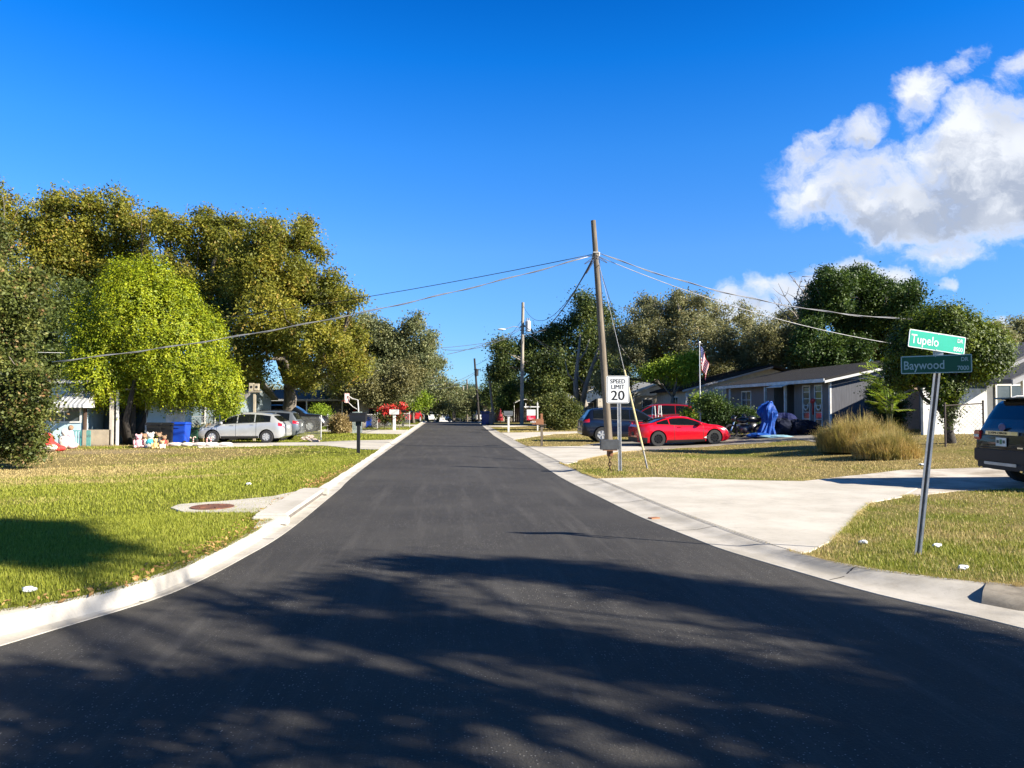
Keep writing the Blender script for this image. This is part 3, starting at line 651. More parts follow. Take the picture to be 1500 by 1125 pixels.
# edge shrubby tree at the very left, near
tree('holly_tree', 'dense dark shrubby tree drooping to the lawn at the left edge', gD(-40, 23), PL([(-40, 520, 70), (20, 500, 34), (24, 560, 42), (-20, 600, 70), (18, 620, 38), (42, 600, 26), (58, 560, 18), (10, 655, 28, 26), (-30, 420, 60), (30, 450, 34), (-20, 350, 36), (48, 640, 16), (38, 410, 24), (40, 660, 16)], 22, 1), 52000, FRNT, .14, .42, .22, 1.6, seed=26, gap=.1)
# the cedar
def cedar():
    base = gD(188, 36.3); lobes = PL([(205, 460, 66, 74), (165, 500, 62, 70), (245, 500, 66, 78), (195, 420, 42, 42), (225, 412, 30, 34), (150, 470, 44, 44), (145, 545, 48, 42), (200, 550, 66, 48), (265, 545, 62, 50), (310, 560, 44, 36), (285, 500, 48, 50), (255, 450, 40, 44), (125, 520, 24, 40), (325, 575, 30, 24), (235, 572, 60, 26), (165, 575, 40, 22), (290, 585, 45, 14), (330, 590, 30, 12), (130, 575, 20, 24), (235, 578, 42, 12, 34.6), (170, 584, 45, 13, 35), (135, 575, 30, 22, 35), (205, 590, 30, 10, 35), (120, 560, 24, 26, 35), (285, 582, 34, 12, 34.6)], 36.3, .8)
    t_ = tree('cedar_tree', 'bright yellow-green domed cedar standing in front of the pale blue house', base, lobes, 250000, CEDAR, .10, .22, .2, base.z + 1.3, 31, outward=1.0, upw=.5, shell=.72, flat=1.9, trunk=False, per=34, sub=0, gap=.06)
    mb = MB(); rr = random.Random(5)
    for k in range(7):
        b = base + Vector((rr.uniform(-.3, .3), rr.uniform(-.3, .3), -.1)); e = base + Vector((rr.uniform(-2.0, 2.4), rr.uniform(-1.5, 1.5), rr.uniform(3.5, 5.5)))
        mb.tube(limb_path(b, e, rr, .08), [.17, .15, .12, .09, .06, .04], 8)
    mb.build('trunk', mat('dark_bark', (.05, .042, .035), .9), t_, smooth='all'); return t_
cedar()
# grey-green live oaks over the road, left
G_S = 'live oaks along the left side of the street'
tree('live_oak_tree', 'grey-green live oak arching over the left kerb far down the street', gD(562, 70), PL([(480, 500, 34), (530, 495, 38), (570, 500, 34), (600, 520, 36), (560, 540, 44), (510, 545, 44), (620, 540, 26), (640, 530, 14), (608, 478, 20), (590, 565, 28), (540, 570, 34), (645, 555, 9), (500, 580, 26), (625, 500, 18)], 66, 3), 46000, LIVE, .28, 0.65, .5, 3.0, seed=41, group=G_S, bark=BARK_PALE, gap=.15)
tree('live_oak_tree', 'brown-tinged live oak behind the chain link fence', gD(528, 62), PL([(530, 560, 26), (560, 575, 24), (590, 560, 22), (600, 545, 20), (505, 560, 22)], 61, 2), 15000, leafmat('brown_oak', [(.075, .08, .035), (.17, .165, .065), (.28, .25, .10)], .8), .24, .7, .4, 3, seed=42, group=G_S, bark=BARK_PALE, gap=.25)
tree('acacia_tree', 'small bright yellow-green tree beyond the red flowers', gD(607, 78), PL([(600, 588, 16, 11), (617, 585, 14, 11), (585, 592, 12, 8)], 78, 1), 7000, BRIG, .22, .6, .12, seed=43)
G_F = 'trees closing the far end of the street'
for i, (lst, D, lab, mt) in enumerate([
    ([(625, 585, 22, 18), (645, 590, 18, 14), (610, 570, 18)], 105, 'olive tree at the far end just left of the crest', LIVE),
    ([(665, 580, 15, 18), (680, 590, 12, 14), (655, 570, 10)], 120, 'grey-green tree above the crest of the road', LIVE),
    ([(700, 592, 16, 14), (690, 580, 9, 9)], 130, 'small far tree right of the crest between the utility poles', LIVE),
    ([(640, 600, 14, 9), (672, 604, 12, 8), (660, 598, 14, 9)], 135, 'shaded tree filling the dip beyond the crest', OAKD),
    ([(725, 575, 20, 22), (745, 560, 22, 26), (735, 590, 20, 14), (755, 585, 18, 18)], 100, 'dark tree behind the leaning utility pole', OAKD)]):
    L = PL(lst, D, 2); p = gD(lst[0][0], D); tree('distant_tree', lab, p, L, 7000, mt, .36, 1.0, .25, seed=50 + i, group=G_F, twigs=1)
# right side
G_R = 'trees behind the houses on the right'
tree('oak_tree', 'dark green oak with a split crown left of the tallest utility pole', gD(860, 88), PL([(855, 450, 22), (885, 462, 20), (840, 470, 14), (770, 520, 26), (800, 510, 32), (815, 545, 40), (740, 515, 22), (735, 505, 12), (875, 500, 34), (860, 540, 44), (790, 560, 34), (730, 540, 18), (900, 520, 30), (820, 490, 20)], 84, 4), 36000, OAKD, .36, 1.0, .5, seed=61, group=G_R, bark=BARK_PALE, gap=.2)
tree('mossy_oak_tree', 'wide grey mossy oak over the red cars', gD(985, 72), PL([(940, 480, 34), (970, 460, 28), (1010, 455, 30), (1050, 470, 34), (960, 510, 40), (1010, 500, 44), (1070, 505, 40), (1110, 520, 36), (930, 530, 30), (1000, 545, 40), (1100, 480, 22), (1140, 490, 24), (1130, 530, 30), (1060, 550, 34), (945, 445, 14), (1030, 440, 14), (905, 500, 26), (1160, 470, 20), (900, 560, 30), (1165, 510, 26), (1090, 460, 18), (990, 435, 10)], 68, 4), 74000, GREY, .27, 0.65, .5, seed=62, group=G_R, bark=BARK_PALE, gap=.30)
tree('oak_tree', 'small-leaved oak reaching over the ridge of the grey house', gD(1150, 66), PL([(1120, 500, 30), (1150, 495, 24), (1165, 520, 30), (1100, 530, 26), (1135, 545, 30), (1190, 545, 26)], 62, 3), 20000, GREY, .25, 0.58, .35, seed=63, group=G_R, gap=.2)
tree('laurel_tree', 'tall near-black laurel oak behind the roof of the grey house', gD(1240, 60), PL([(1225, 425, 34), (1260, 420, 30), (1200, 450, 28), (1290, 445, 36), (1240, 465, 46), (1330, 450, 34), (1190, 500, 32), (1290, 490, 48), (1340, 490, 34), (1230, 520, 44), (1175, 520, 20), (1215, 405, 16), (1330, 425, 18), (1355, 460, 12)], 55, 3), 60000, LAUR, .26, 0.54, .5, seed=64, group=G_R, gap=.1)
tree('oak_tree', 'pale olive oak beyond the right-hand house roof', gD(1490, 75), PL([(1470, 500, 30, 26), (1500, 490, 30, 28), (1530, 500, 30, 30), (1455, 485, 12)], 72, 2), 12000, GREY, .3, 0.65, .35, seed=65, group=G_R, gap=.15)
tree('bush', 'bright yellow-green shrub tree behind the white roofed house', gD(985, 58), PL([(985, 535, 22, 16), (1010, 530, 18, 16), (960, 545, 20, 12), (1000, 550, 24, 14)], 58, 1), 9000, BRIG, .2, .6, .12, seed=66, cat='shrub')
tree('cypress_tree', 'small dark conifer beside the leaning utility pole', gD(742, 82), PL([(742, 590, 16, 18), (745, 575, 12, 14)], 82, .5), 5000, LAUR, .22, .5, .12, seed=67)
def cedar_right():
    base = gD(1392, 26); lobes = PL([(1395, 495, 52, 40), (1350, 510, 46, 44), (1430, 515, 46, 40), (1395, 528, 54, 28), (1348, 535, 40, 26), (1434, 522, 30, 22), (1385, 470, 28, 22), (1320, 540, 22, 30), (1385, 568, 26, 18), (1390, 600, 10, 20)], 26, .6)
    t_ = tree('cedar_tree', 'domed dark green cedar behind the street name signs', base, lobes, 90000, leafmat('dark_cedar', [(.025, .045, .006), (.08, .12, .009), (.23, .27, .016)], 1.3, .28), .09, .24, .14, base.z + .9, 32, outward=1.0, upw=.5, shell=.7, flat=1.4, twigs=1, sub=0, gap=.1, bark=mat('dark_bark', (.05, .042, .035), .9))
cedar_right()
# leafless tree rising beside the laurel oak
def bare_tree():
    base = gD(1190, 60); t_ = thing('bare_tree', 'leafless grey tree against the cloud beside the dark laurel oak', 'tree', tuple(base)); mb = MB(); rr = random.Random(4)
    top = at(1185, 470, 60); mb.tube(limb_path(base, top, rr, .04), [.3, .26, .22, .18, .15, .12], 7)
    for (px, py) in [(1140, 415), (1155, 400), (1175, 405), (1195, 412), (1145, 445), (1130, 437), (1168, 430), (1190, 440)]:
        e = at(px, py, 60 + rr.uniform(-2, 2)); lp = limb_path(top - Vector((0, 0, rr.uniform(0, 2))), e, rr, .12); mb.tube(lp, [.10, .08, .06, .045, .03, .015], 5)
        for _ in range(5):
            q = lp[rr.randint(2, 5)]; mb.tube(limb_path(q, q + Vector((rr.uniform(-1.2, 1.2), rr.uniform(-1, 1), rr.uniform(-.2, 1.0))), rr, .15, 3), [.03, .022, .015, .008], 4)
    mb.build('trunk', BARK_PALE, t_, smooth='all')
    V = leaf_mesh([tuple(at(1183, 445, 60)), tuple(at(1190, 470, 60))], [(.7, .7, 1.3), (.6, .6, 1.2)], 1500, .3, .4, 9, flat=2.2, outward=0, upw=0)
    link_mesh('moss', quads_mesh('moss', V, mat('spanish_moss', (.33, .31, .27), .95, col2=(.2, .18, .15)), base), t_)
bare_tree()
# pale snags standing in front of the dark oak
for lab, pts in (('bare pale trunk with a few stubs between the two tall utility poles', [(845, 590), (843, 560), (846, 530), (850, 490)]), ('forked dead trunk hung with moss beside the tallest utility pole', [(852, 595), (858, 565), (868, 535), (878, 505)])):
    P_ = [at(x, y, 72) for x, y in pts]; mb = MB(); mb.tube(P_, [.3, .24, .16, .07], 7); q = P_[2]
    mb.tube([q, q + Vector((.8, .2, 1.0)), q + Vector((1.2, .2, 2.2))], [.12, .08, .03], 5); mb.tube([P_[1], P_[1] + Vector((-.7, 0, .8)), P_[1] + Vector((-1.0, 0, 2.0))], [.1, .07, .03], 5)
    g0 = gD(pts[0][0], 72); mb.tube([g0, P_[0]], [.36, .3], 7); o = mb.build('dead_tree', BARK_PALE, None, tuple(g0), smooth='all'); tag(o, lab, 'tree')

# shrubs
def shrub(name, label, px, py, rx, ry, m, n, size, clump, D=None, seed=1, cat='shrub', extra=(), **kw):
    b = gp(px, py) if D is None else gD(px, D); D = b.dot(CF); z = (2 * ry) * D / FPX
    lobes = [(b.x, b.y, b.z + z * .5, rx * D / FPX, rx * D / FPX * .8, z * .5)] + PL(extra, D, .3)
    t_ = thing(name, label, cat, tuple(b)); V = leaf_mesh([l[:3] for l in lobes], [l[3:6] for l in lobes], n, size, clump, seed, shell=.5, **kw)
    V[:, 2] = np.maximum(V[:, 2], b.z - .03); link_mesh('foliage', quads_mesh('foliage', V, m, b), t_)
    mb = MB(); rr = random.Random(seed)
    for _ in range(7): mb.tube(limb_path(b + Vector((rr.uniform(-.1, .1), rr.uniform(-.1, .1), -.05)), Vector(rr.choice(lobes)[:3]) + Vector((rr.uniform(-.5, .5), rr.uniform(-.4, .4), rr.uniform(-.1, .4))) * (z * .6), rr, .1, 3), [.035, .025, .018, .01], 5)
    mb.build('stem', BARK, t_); return t_
SHR = leafmat('oleander_leaves', [(.045, .065, .014), (.11, .13, .03), (.22, .22, .06)], 1.0)
shrub('bush', 'large rounded olive shrub behind the white sign frame', 822, 622, 24, 20, SHR, 16000, .2, .5, 56, seed=71, extra=[(800, 600, 18, 18), (838, 602, 14, 14), (815, 590, 22, 14)])
shrub('bush', 'bright green shrub behind the black pickup nose', 470, 622, 15, 20, BRIG, 7000, .15, .4, 58.5, seed=72)
shrub('bush', 'dark leafy hedge between the red coupe and the motorcycles', 1082, 640, 24, 22, LAUR, 12000, .13, .35, 38, seed=73, extra=[(1055, 600, 16, 18), (1040, 590, 14, 14), (1095, 612, 14, 12)])
shrub('bush', 'slim shrub with yellow-green leaves beside the flagpole', 1010, 620, 9, 18, BRIG, 2600, .15, .35, 42, seed=74, extra=[(1025, 588, 12, 8)])
shrub('bush', 'low dark bush at the foot of the cream house wall', 1045, 625, 22, 16, LAUR, 7000, .14, .35, 42, seed=75)
shrub('bush', 'green shrub behind the birdhouse post', 350, 640, 18, 18, BRIG, 6000, .14, .4, 42, seed=76, extra=[(330, 605, 12, 14)])
shrub('bush', 'dry tan brush heap against the chain link fence', 497, 630, 18, 11, leafmat('dry_brush', [(.13, .09, .035), (.30, .22, .09), (.46, .36, .17)], 1.5), 6500, .14, .35, 50, seed=77, upw=0, outward=.1, flat=1.1)
shrub('bush', 'weedy brush behind the garden fence near the green bin', 300, 640, 22, 9, leafmat('weeds', [(.08, .09, .02), (.17, .17, .04), (.30, .26, .09)], 1.5), 5000, .12, .3, 40, seed=78)
shrub('bush', 'tall dark thicket growing against the end of the grey house', 1300, 645, 17, 32, LAUR, 11000, .12, .32, 34, seed=79, extra=[(1292, 580, 20, 28), (1308, 605, 16, 28)])
shrub('bush', 'knee-high weeds at the base of the cedar trunk', 225, 655, 8, 8, BRIG, 1500, .1, .25, 35, seed=80)

# wooded backdrop: many trees one behind another closing the view at the horizon
def backdrop():
    protos = []
    for i, (mt, w_, h_) in enumerate(((LIVE, 5, 5), (OAKD, 4.5, 6), (GREY, 5.5, 5))):
        L = [(0, 0, h_ * .9, w_ * .7, w_ * .7, h_ * .5)] + [(math.cos(a) * w_ * .5, math.sin(a) * w_ * .5, h_ * (.45 + .3 * (k % 2)), w_ * .45, w_ * .45, h_ * .35) for k, a in enumerate(np.linspace(0, 6.28, 6)[:-1])]
        protos.append(tree('distant_tree', 'x', (0, 0, 0), L, 5200, mt, .42, 1.1, .25, seed=90 + i, twigs=0))
    side = {-1: 'left', 1: 'right'}; rr = random.Random(8)
    spots = []
    for px in range(700, 1500, 27): spots.append((px + rr.uniform(-8, 8), rr.uniform(118, 150), rr.uniform(.9, 1.25)))
    for px in range(-20, 640, 30): spots.append((px + rr.uniform(-8, 8), rr.uniform(105, 140), rr.uniform(.9, 1.25)))
    for px in (650, 662, 676, 690, 702): spots.append((px, rr.uniform(175, 190), rr.uniform(.9, 1.2)))
    for i, (px, D, sc) in enumerate(spots):
        pr = protos[i % 3]; o = copy_tree(pr) if i > 2 else pr
        p = gD(px, D); o.location = p; o.rotation_euler[2] = rr.uniform(0, 6.28); o.scale = (sc, sc, sc * rr.uniform(.85, 1.1)); o['group'] = 'low trees along the far backdrop'
        o['label'] = 'one of the low trees of the wooded backdrop behind the far houses'; o['category'] = 'tree'
backdrop()

# ---------------------------------------------------------------- vehicles
GLASS = mat('tinted_glass', (.006, .008, .010), .03, spec=.55)
RUBBER = mat('tyre_rubber', (.018, .018, .019), .8, bump=.2)
ALLOY = mat('alloy', (.60, .61, .62), .35, metal=.35)
DKALLOY = mat('dark_alloy', (.03, .03, .033), .3, metal=.6)
CHROME = mat('chrome', (.75, .76, .78), .12, metal=1.0)
BLACKP = mat('black_plastic', (.015, .015, .017), .55)
LAMPR = mat('red_lens', (.50, .012, .018), .12, coat=.8)
LAMPC = mat('clear_lens', (.62, .66, .70), .1, coat=.8, col2=(.3, .33, .36), scale=14)
LAMPO = mat('amber_lens', (.7, .2, .02), .15, coat=.8)
def paint(name, c, metal=.25, rough=.28): return mat(name, c, rough, metal=metal, col2=tuple(x * .93 for x in c), coat=.7, spec=.35)
class Car:
    def __init__(s, L, W, top, belt, wheel_r, axles, tumble=.32, clear=.22, endround=.18, bow=.45):
        s.L, s.W, s.top, s.belt, s.wr, s.ax, s.tum, s.cl, s.er, s.bow = L, W, top, belt, wheel_r, axles, tumble, clear, endround, bow
        xs = np.array([p[0] for p in top]); zs = np.array([p[1] for p in top]); s.txs, s.tzs = xs, zs
    def T(s, x): return float(np.interp(x, s.txs, s.tzs))
    def B(s, x): return min(float(np.interp(x, [p[0] for p in s.belt], [p[1] for p in s.belt])), s.T(x) - .015)
    def w(s, x):
        e = max(0, (abs(x) - (s.L / 2 - s.bow)) / s.bow); return s.W / 2 * (1 - s.er * e ** 2.6)
    def ring(s, x):
        w = s.w(x); e = max(0, (abs(x) - (s.L / 2 - .35)) / .35); zb = s.cl + .12 * e ** 2; B = s.B(x); T = s.T(x); g = T - B; h = B - zb
        yb = w * .955; gg = min(1, g / .25); yt = yb - .02 - g * s.tum
        dr = min(.075, g * .28 + .008)
        P = [(0, zb), (w * .80, zb), (w * .92, zb + .03), (w * .975, zb + .12 * min(1, h / .5)), (w * .995, zb + h * .38), (w, zb + h * .62), (w * .985, zb + h * .84), (yb, B),
             (yb * .985 if g > .1 else yb * .98, B + min(.02, g * .2)), (yb * .5 + yt * .5 - .012, B + (g - dr) * .5 + .005), (yt, B + max(g - dr, g * .5)), (yt * .96, T - dr * .45), (yt * .86, T - dr * .12), (yt * .6, T - .004), (yt * .3, T - .001), (0, T)]
        return P
    def pt(s, x, si):
        P = s.ring(x); i = min(int(si), len(P) - 2); u = si - i; a, b = P[i], P[i + 1]
        ny, nz = b[1] - a[1], -(b[0] - a[0]); l = math.hypot(ny, nz) or 1
        return (a[0] + (b[0] - a[0]) * u, a[1] + (b[1] - a[1]) * u, ny / l, nz / l)
    def patch(s, mb, x0, x1, s0, s1, nx=8, ns=6, eps=.006, both=True, mi=0, shape=None):
        """piece of skin between two stations and two heights of the section; s0/s1 may be functions of x"""
        f0 = s0 if callable(s0) else (lambda x: s0); f1 = s1 if callable(s1) else (lambda x: s1)
        for sg in ((1, -1) if both else (1,)):
            vs = []
            for i in range(nx + 1):
                x = x0 + (x1 - x0) * i / nx
                for j in range(ns + 1):
                    y, z, ny, nz = s.pt(x, f0(x) + (f1(x) - f0(x)) * j / ns); vs.append((x, sg * (y + ny * eps), z + nz * eps))
            mb.add(vs, [(i * (ns + 1) + j, (i + 1) * (ns + 1) + j, (i + 1) * (ns + 1) + j + 1, i * (ns + 1) + j + 1) for i in range(nx) for j in range(ns)], mi)
        return mb
    def full(s, mb, x0, x1, sedge=10.6, nx=8, eps=.008, mi=0):
        """glass across the whole car (windscreen or rear window)"""
        vs = []; ss = [sedge, 11.5, 12.3, 13, 14, 15]
        for i in range(nx + 1):
            x = x0 + (x1 - x0) * i / nx; row = []
            for q in ss: y, z, ny, nz = s.pt(x, min(q, 14.999)); row.append((x, y, z + eps))
            row[-1] = (x, 0, s.T(x) + eps)
            row = [(a, -b, c) for a, b, c in row] + row[::-1][1:]; vs += row
        k = len(vs) // (nx + 1)
        mb.add(vs, [(i * k + j, (i + 1) * k + j, (i + 1) * k + j + 1, i * k + j + 1) for i in range(nx) for j in range(k - 1)], mi); return mb
    def body(s, material, parent):
        xs = sorted(set([round(v, 3) for v in np.linspace(-s.L / 2, s.L / 2, 54)] + [round(sg * (s.L / 2 - d), 3) for sg in (-1, 1) for d in (.01, .03, .06, .1, .15, .2)] + [round(float(v), 3) for v in s.txs]))
        vs = []; k = None
        for x in xs:
            P = s.ring(x); row = [(x, y, z) for y, z in P] + [(x, -y, z) for y, z in P[::-1][1:-1]]; k = len(row); vs += row
        n = len(xs); mb = MB()
        mb.add(vs, [(i * k + j, i * k + (j + 1) % k, (i + 1) * k + (j + 1) % k, (i + 1) * k + j) for i in range(n - 1) for j in range(k)] + [tuple(range(k - 1, -1, -1)), tuple((n - 1) * k + j for j in range(k))])
        o = mb.build('body', [material, BLACKP], parent, local=True)
        cut = MB(); r = s.wr + .055
        for ax in s.ax:
            for sg in (1, -1): cut.lathe([(r, sg * (s.W / 2 - .30)), (r, sg * (s.W / 2 + .12))], (ax, 0, s.wr), 28, axis='Y')
        c = cut.build('cutter', BLACKP, parent, local=True); m = o.modifiers.new('b', 'BOOLEAN'); m.object = c; m.operation = 'DIFFERENCE'; m.solver = 'EXACT'
        bpy.context.view_layer.update(); dg = bpy.context.evaluated_depsgraph_get(); dg.update(); me = bpy.data.meshes.new_from_object(o.evaluated_get(dg)); me.name = 'body'
        o.modifiers.clear(); o.data = me; bpy.data.objects.remove(c)
        if len(me.materials) < 2:
            while len(me.materials) < 2: me.materials.append(BLACKP)
        for p in me.polygons:
            cc = p.center
            p.material_index = 0
            ny = abs(p.normal.y)
            for ax in s.ax:
                dd = math.hypot(cc.x - ax, cc.z - s.wr)
                if dd < r + .004 and ((ny < .35 and dd > r * .9 and abs(cc.y) > s.W / 2 - .32) or (ny > .95 and abs(abs(cc.y) - (s.W / 2 - .30)) < .01)): p.material_index = 1
            if p.normal.z < -.9 and cc.z < s.cl + .02: p.material_index = 1
        me.polygons.foreach_set('use_smooth', [True] * len(me.polygons)); me.set_sharp_from_angle(angle=R(32)); return o
def wheel(parent, x, y, r, rimmat, spokes=5, sg=1, wid=.22, two=False):
    mb = MB(); h = wid / 2
    mb.lathe([(r * .60, -h), (r * .93, -h), (r, -h * .72), (r, h * .72), (r * .93, h), (r * .60, h), (r * .60, h * .5), (r * .60, -h * .5)], (0, 0, 0), 28, axis='Y', caps=False)
    o = mb.build('wheel', RUBBER, parent, local=True, smooth=True); o.location = (x, y, r)
    rb_ = MB(); yo = sg * h * .86
    rb_.lathe([(r * .66, -h * .9 * sg), (r * .66, yo), (r * .60, yo), (r * .58, yo * .55), (r * .1, yo * .5)], (0, 0, 0), 28, axis='Y')
    for k in range(spokes):
        a = 2 * math.pi * k / spokes
        for da in ((-.13, .13) if two else (0,)):
            M = Matrix.Rotation(-(a + da), 3, 'Y'); rb_.box(M @ Vector((r * .35, yo * .86, 0)), (r * .56, .03, r * (.09 if two else .19)), M=M)
    rb_.lathe([(r * .13, yo * .6), (r * .13, yo * 1.0), (r * .05, yo * 1.02)], (0, 0, 0), 14, axis='Y')
    q = rb_.build('rim', rimmat, o, local=True, smooth=True); return o
def finish_car(c, t_, pm, side, pillars, ws, rw, rim=ALLOY, spokes=5, two=False, doors=(), head=None, tail=None, sill=True, mirror=None, handle=True, winmat=None, rimr=None, trim=None):
    c.body(pm, t_)
    g = winmat or GLASS; edge = .05
    xs = [side[0]] + [p for p in pillars] + [side[1]]
    for a, b in zip(xs[:-1], xs[1:]):
        lo = lambda x: 8.15; hi = lambda x: max(8.16, 9.9 if c.T(x) - c.B(x) > .14 else 8.16)
        for sg in (1, -1):
            mb = MB(); c.patch(mb, a + .03, b - .03, lo, hi, 10, 5, .007, both=False)
            if sg < 0: mb.v = [(x, -y, z) for x, y, z in mb.v]
            mb.build('side_window', g, t_, local=True, smooth='all')
    mb = MB(); c.full(mb, *ws); mb.build('windscreen', g, t_, local=True, smooth='all')
    mb = MB(); c.full(mb, *rw); mb.build('rear_window', g, t_, local=True, smooth='all')
    for ax in c.ax:
        for sg in (1, -1): wheel(t_, ax, sg * (c.W / 2 - .115), c.wr, rim, spokes, sg, two=two)
    for sg in (1, -1):
        for x in doors:
            tr = MB(); c.patch(tr, x - .007, x + .007, 3, 8, 1, 8, .003, both=False); tr.v = [(a, b * sg, d) for a, b, d in tr.v]; tr.build('door_seam', BLACKP, t_, local=True)
        if sill: tr = MB(); c.patch(tr, c.ax[0] + c.wr + .08, c.ax[1] - c.wr - .08, 1.9, 3.05, 8, 3, .008, both=False); tr.v = [(a, b * sg, d) for a, b, d in tr.v]; tr.build('sill', BLACKP, t_, local=True)
        tr = MB(); c.patch(tr, side[0], side[1], 7.92, 8.12, 14, 1, .006, both=False); tr.v = [(a, b * sg, d) for a, b, d in tr.v]; tr.build('window_seal', BLACKP, t_, local=True)
    if handle:
        for x in handle if isinstance(handle, (tuple, list)) else ():
            for sg in (1, -1):
                mb = MB(); y, z, *_ = c.pt(x, 6.5); mb.box((x, sg * (y + .02), z), (.17, .03, .03)); mb.build('door_handle', pm, t_, local=True, bevel=.006)
    if mirror:
        for sg in (1, -1):
            y, z, *_ = c.pt(mirror, 8); mb = MB(); mb.blob((mirror, sg * (y + .11), z + .07), (.07, .11, .075), 1, 7, .02); mb.tube([(mirror, sg * (y - .02), z), (mirror, sg * (y + .08), z + .04)], .02, 6)
            mb.build('mirror', pm, t_, local=True, smooth='all')
    for sg in (1, -1):
        if head:
            mb = MB(); x0, x1, s0, s1 = head; c.patch(mb, x0, x1, s0, s1, 6, 4, .008, both=False)
            if sg < 0: mb.v = [(x, -y, z) for x, y, z in mb.v]
            mb.build('headlight', LAMPC, t_, local=True, smooth='all')
        if tail:
            mb = MB(); x0, x1, s0, s1 = tail; c.patch(mb, x0, x1, s0, s1, 6, 4, .010, both=False)
            if sg < 0: mb.v = [(x, -y, z) for x, y, z in mb.v]
            mb.build('tail_light', LAMPR, t_, local=True, smooth='all')
def plate(t_, x, z, w=.31, h=.155, m=None):
    mb = MB(); mb.box((x, 0, z), (.012, w, h)); o = mb.build('licence_plate', m or mat('plate_white', (.72, .74, .70), .4), t_, local=True); return o
def place(name, label, px, D, rz, group=None, z=None, pitch=0):
    """D is the distance of the car's middle"""
    p = at(px, 596, D); p.z = gh(p.x, p.y) + .02 if z is None else z
    t_ = thing(name, label, 'car', tuple(p), rz, group); t_.rotation_euler = (0, pitch, rz); return t_
GP = 'cars parked on the driveways'
HATCH_TOP = [(-2.15, .62), (-2.12, .90), (-2.02, 1.03), (-1.86, 1.14), (-1.58, 1.36), (-1.46, 1.41), (-1.0, 1.475), (-.45, 1.51), (-.1, 1.50), (.15, 1.455), (.6, 1.27), (1.12, 1.03), (1.28, .97), (1.7, .88), (1.95, .79), (2.1, .66), (2.15, .50)]
HATCH_BELT = [(-2.15, .88), (-1.7, 1.02), (-1.0, .99), (.3, .93), (1.15, .88), (1.9, .70), (2.15, .48)]
def hatch(label, px, D, rz, pm, **kw):
    t_ = place('hatchback', label, px, D, rz, GP); c = Car(4.3, 1.72, HATCH_TOP, HATCH_BELT, .315, (-1.30, 1.30))
    finish_car(c, t_, pm, (-1.50, .98), (-.72, .12), (.22, 1.10), (-1.98, -1.62), spokes=7, two=True, doors=(-.80, .18, 1.1), head=(1.72, 2.08, 6.2, 9), tail=(-2.13, -1.86, 6.0, 8.2), mirror=.85, handle=(-.62, .35), rimr=.2)
    plate(t_, -2.155, .78); return t_
SUV_TOP = [(-2.3, .66), (-2.27, 1.04), (-2.16, 1.16), (-1.9, 1.56), (-1.75, 1.62), (-1.2, 1.67), (-.4, 1.69), (.2, 1.66), (.45, 1.60), (.8, 1.42), (1.2, 1.14), (1.3, 1.10), (1.9, 1.02), (2.15, .93), (2.26, .80), (2.3, .60)]
SUV_BELT = [(-2.3, 1.02), (-1.7, 1.10), (-1.0, 1.05), (.3, 1.01), (1.2, .99), (2.0, .86), (2.3, .58)]
def suv(name, label, px, D, rz, pm, scale=1.0, rim=ALLOY, z=None, spokes=5, chrome=False, pitch=0):
    t_ = place(name, label, px, D, rz, GP, z, pitch); c = Car(4.6, 1.86, SUV_TOP, SUV_BELT, .36, (-1.36, 1.36), clear=.26)
    finish_car(c, t_, pm, (-1.78, 1.05), (-.98, .05), (.50, 1.2), (-2.14, -1.92), rim=rim, spokes=spokes, two=True, doors=(-.92, .08, 1.15), head=(1.92, 2.26, 6.3, 8.9), tail=(-2.28, -1.95, 6.2, 8.3), mirror=.9, handle=(-.7, .3))
    mb = MB()
    for sg in (1, -1): mb.tube([(-1.6, sg * .60, 1.66), (-1.4, sg * .62, 1.70), (.1, sg * .62, 1.71), (.25, sg * .60, 1.67)], .015, 6)
    mb.build('roof_rail', CHROME if chrome else BLACKP, t_, local=True)
    if chrome:
        mb = MB(); c.patch(mb, -1.75, 1.0, 7.75, 7.95, 14, 1, .012); c.patch(mb, -1.72, .2, 9.9, 10.05, 12, 1, .012); mb.build('window_trim', CHROME, t_, local=True)
    plate(t_, -2.305, .86); t_.scale = (scale,) * 3; return t_
CRA = -YAW
hatch('silver hatchback with its nose toward the blue recycling bin', 359, 37.8, CRA + math.pi + R(2), paint('silver_paint', (.52, .53, .53), .45))
suv('compact_suv', 'small grey crossover whose tail shows behind the silver hatchback', 383, 40.8, CRA + math.pi + R(4), paint('grey_paint', (.17, .19, .21), .45), .94, spokes=5)
def full_suv():
    top = [(-2.65, .75), (-2.62, 1.2), (-2.5, 1.5), (-2.32, 1.82), (-2.2, 1.88), (-.8, 1.92), (.2, 1.90), (.45, 1.84), (.8, 1.62), (1.15, 1.36), (1.3, 1.30), (2.2, 1.24), (2.52, 1.14), (2.62, .98), (2.65, .7)]
    belt = [(-2.65, 1.18), (-1, 1.24), (1.2, 1.18), (2.3, 1.08), (2.65, .68)]
    t_ = place('pickup_suv', 'long black full-size truck behind the grey crossover, nose to the bright shrub', 424, 54, CRA + R(3), GP)
    c = Car(5.3, 2.02, top, belt, .43, (-1.65, 1.65), clear=.36, endround=.1)
    finish_car(c, t_, paint('black_paint', (.012, .012, .015), .2), (-2.2, 1.0), (-1.1, -.05), (.5, 1.22), (-2.5, -2.33), spokes=6, doors=(-1.05, -.02, 1.1), head=(2.3, 2.63, 6.2, 8.6), tail=(-2.63, -2.45, 5.5, 8.3), mirror=.85, handle=(-.8, .2), rim=ALLOY)
    mb = MB()
    for z in (.72, .82, .92): mb.box((2.655, 0, z), (.02, 1.1, .035))
    mb.build('grille', CHROME, t_, local=True)
full_suv()
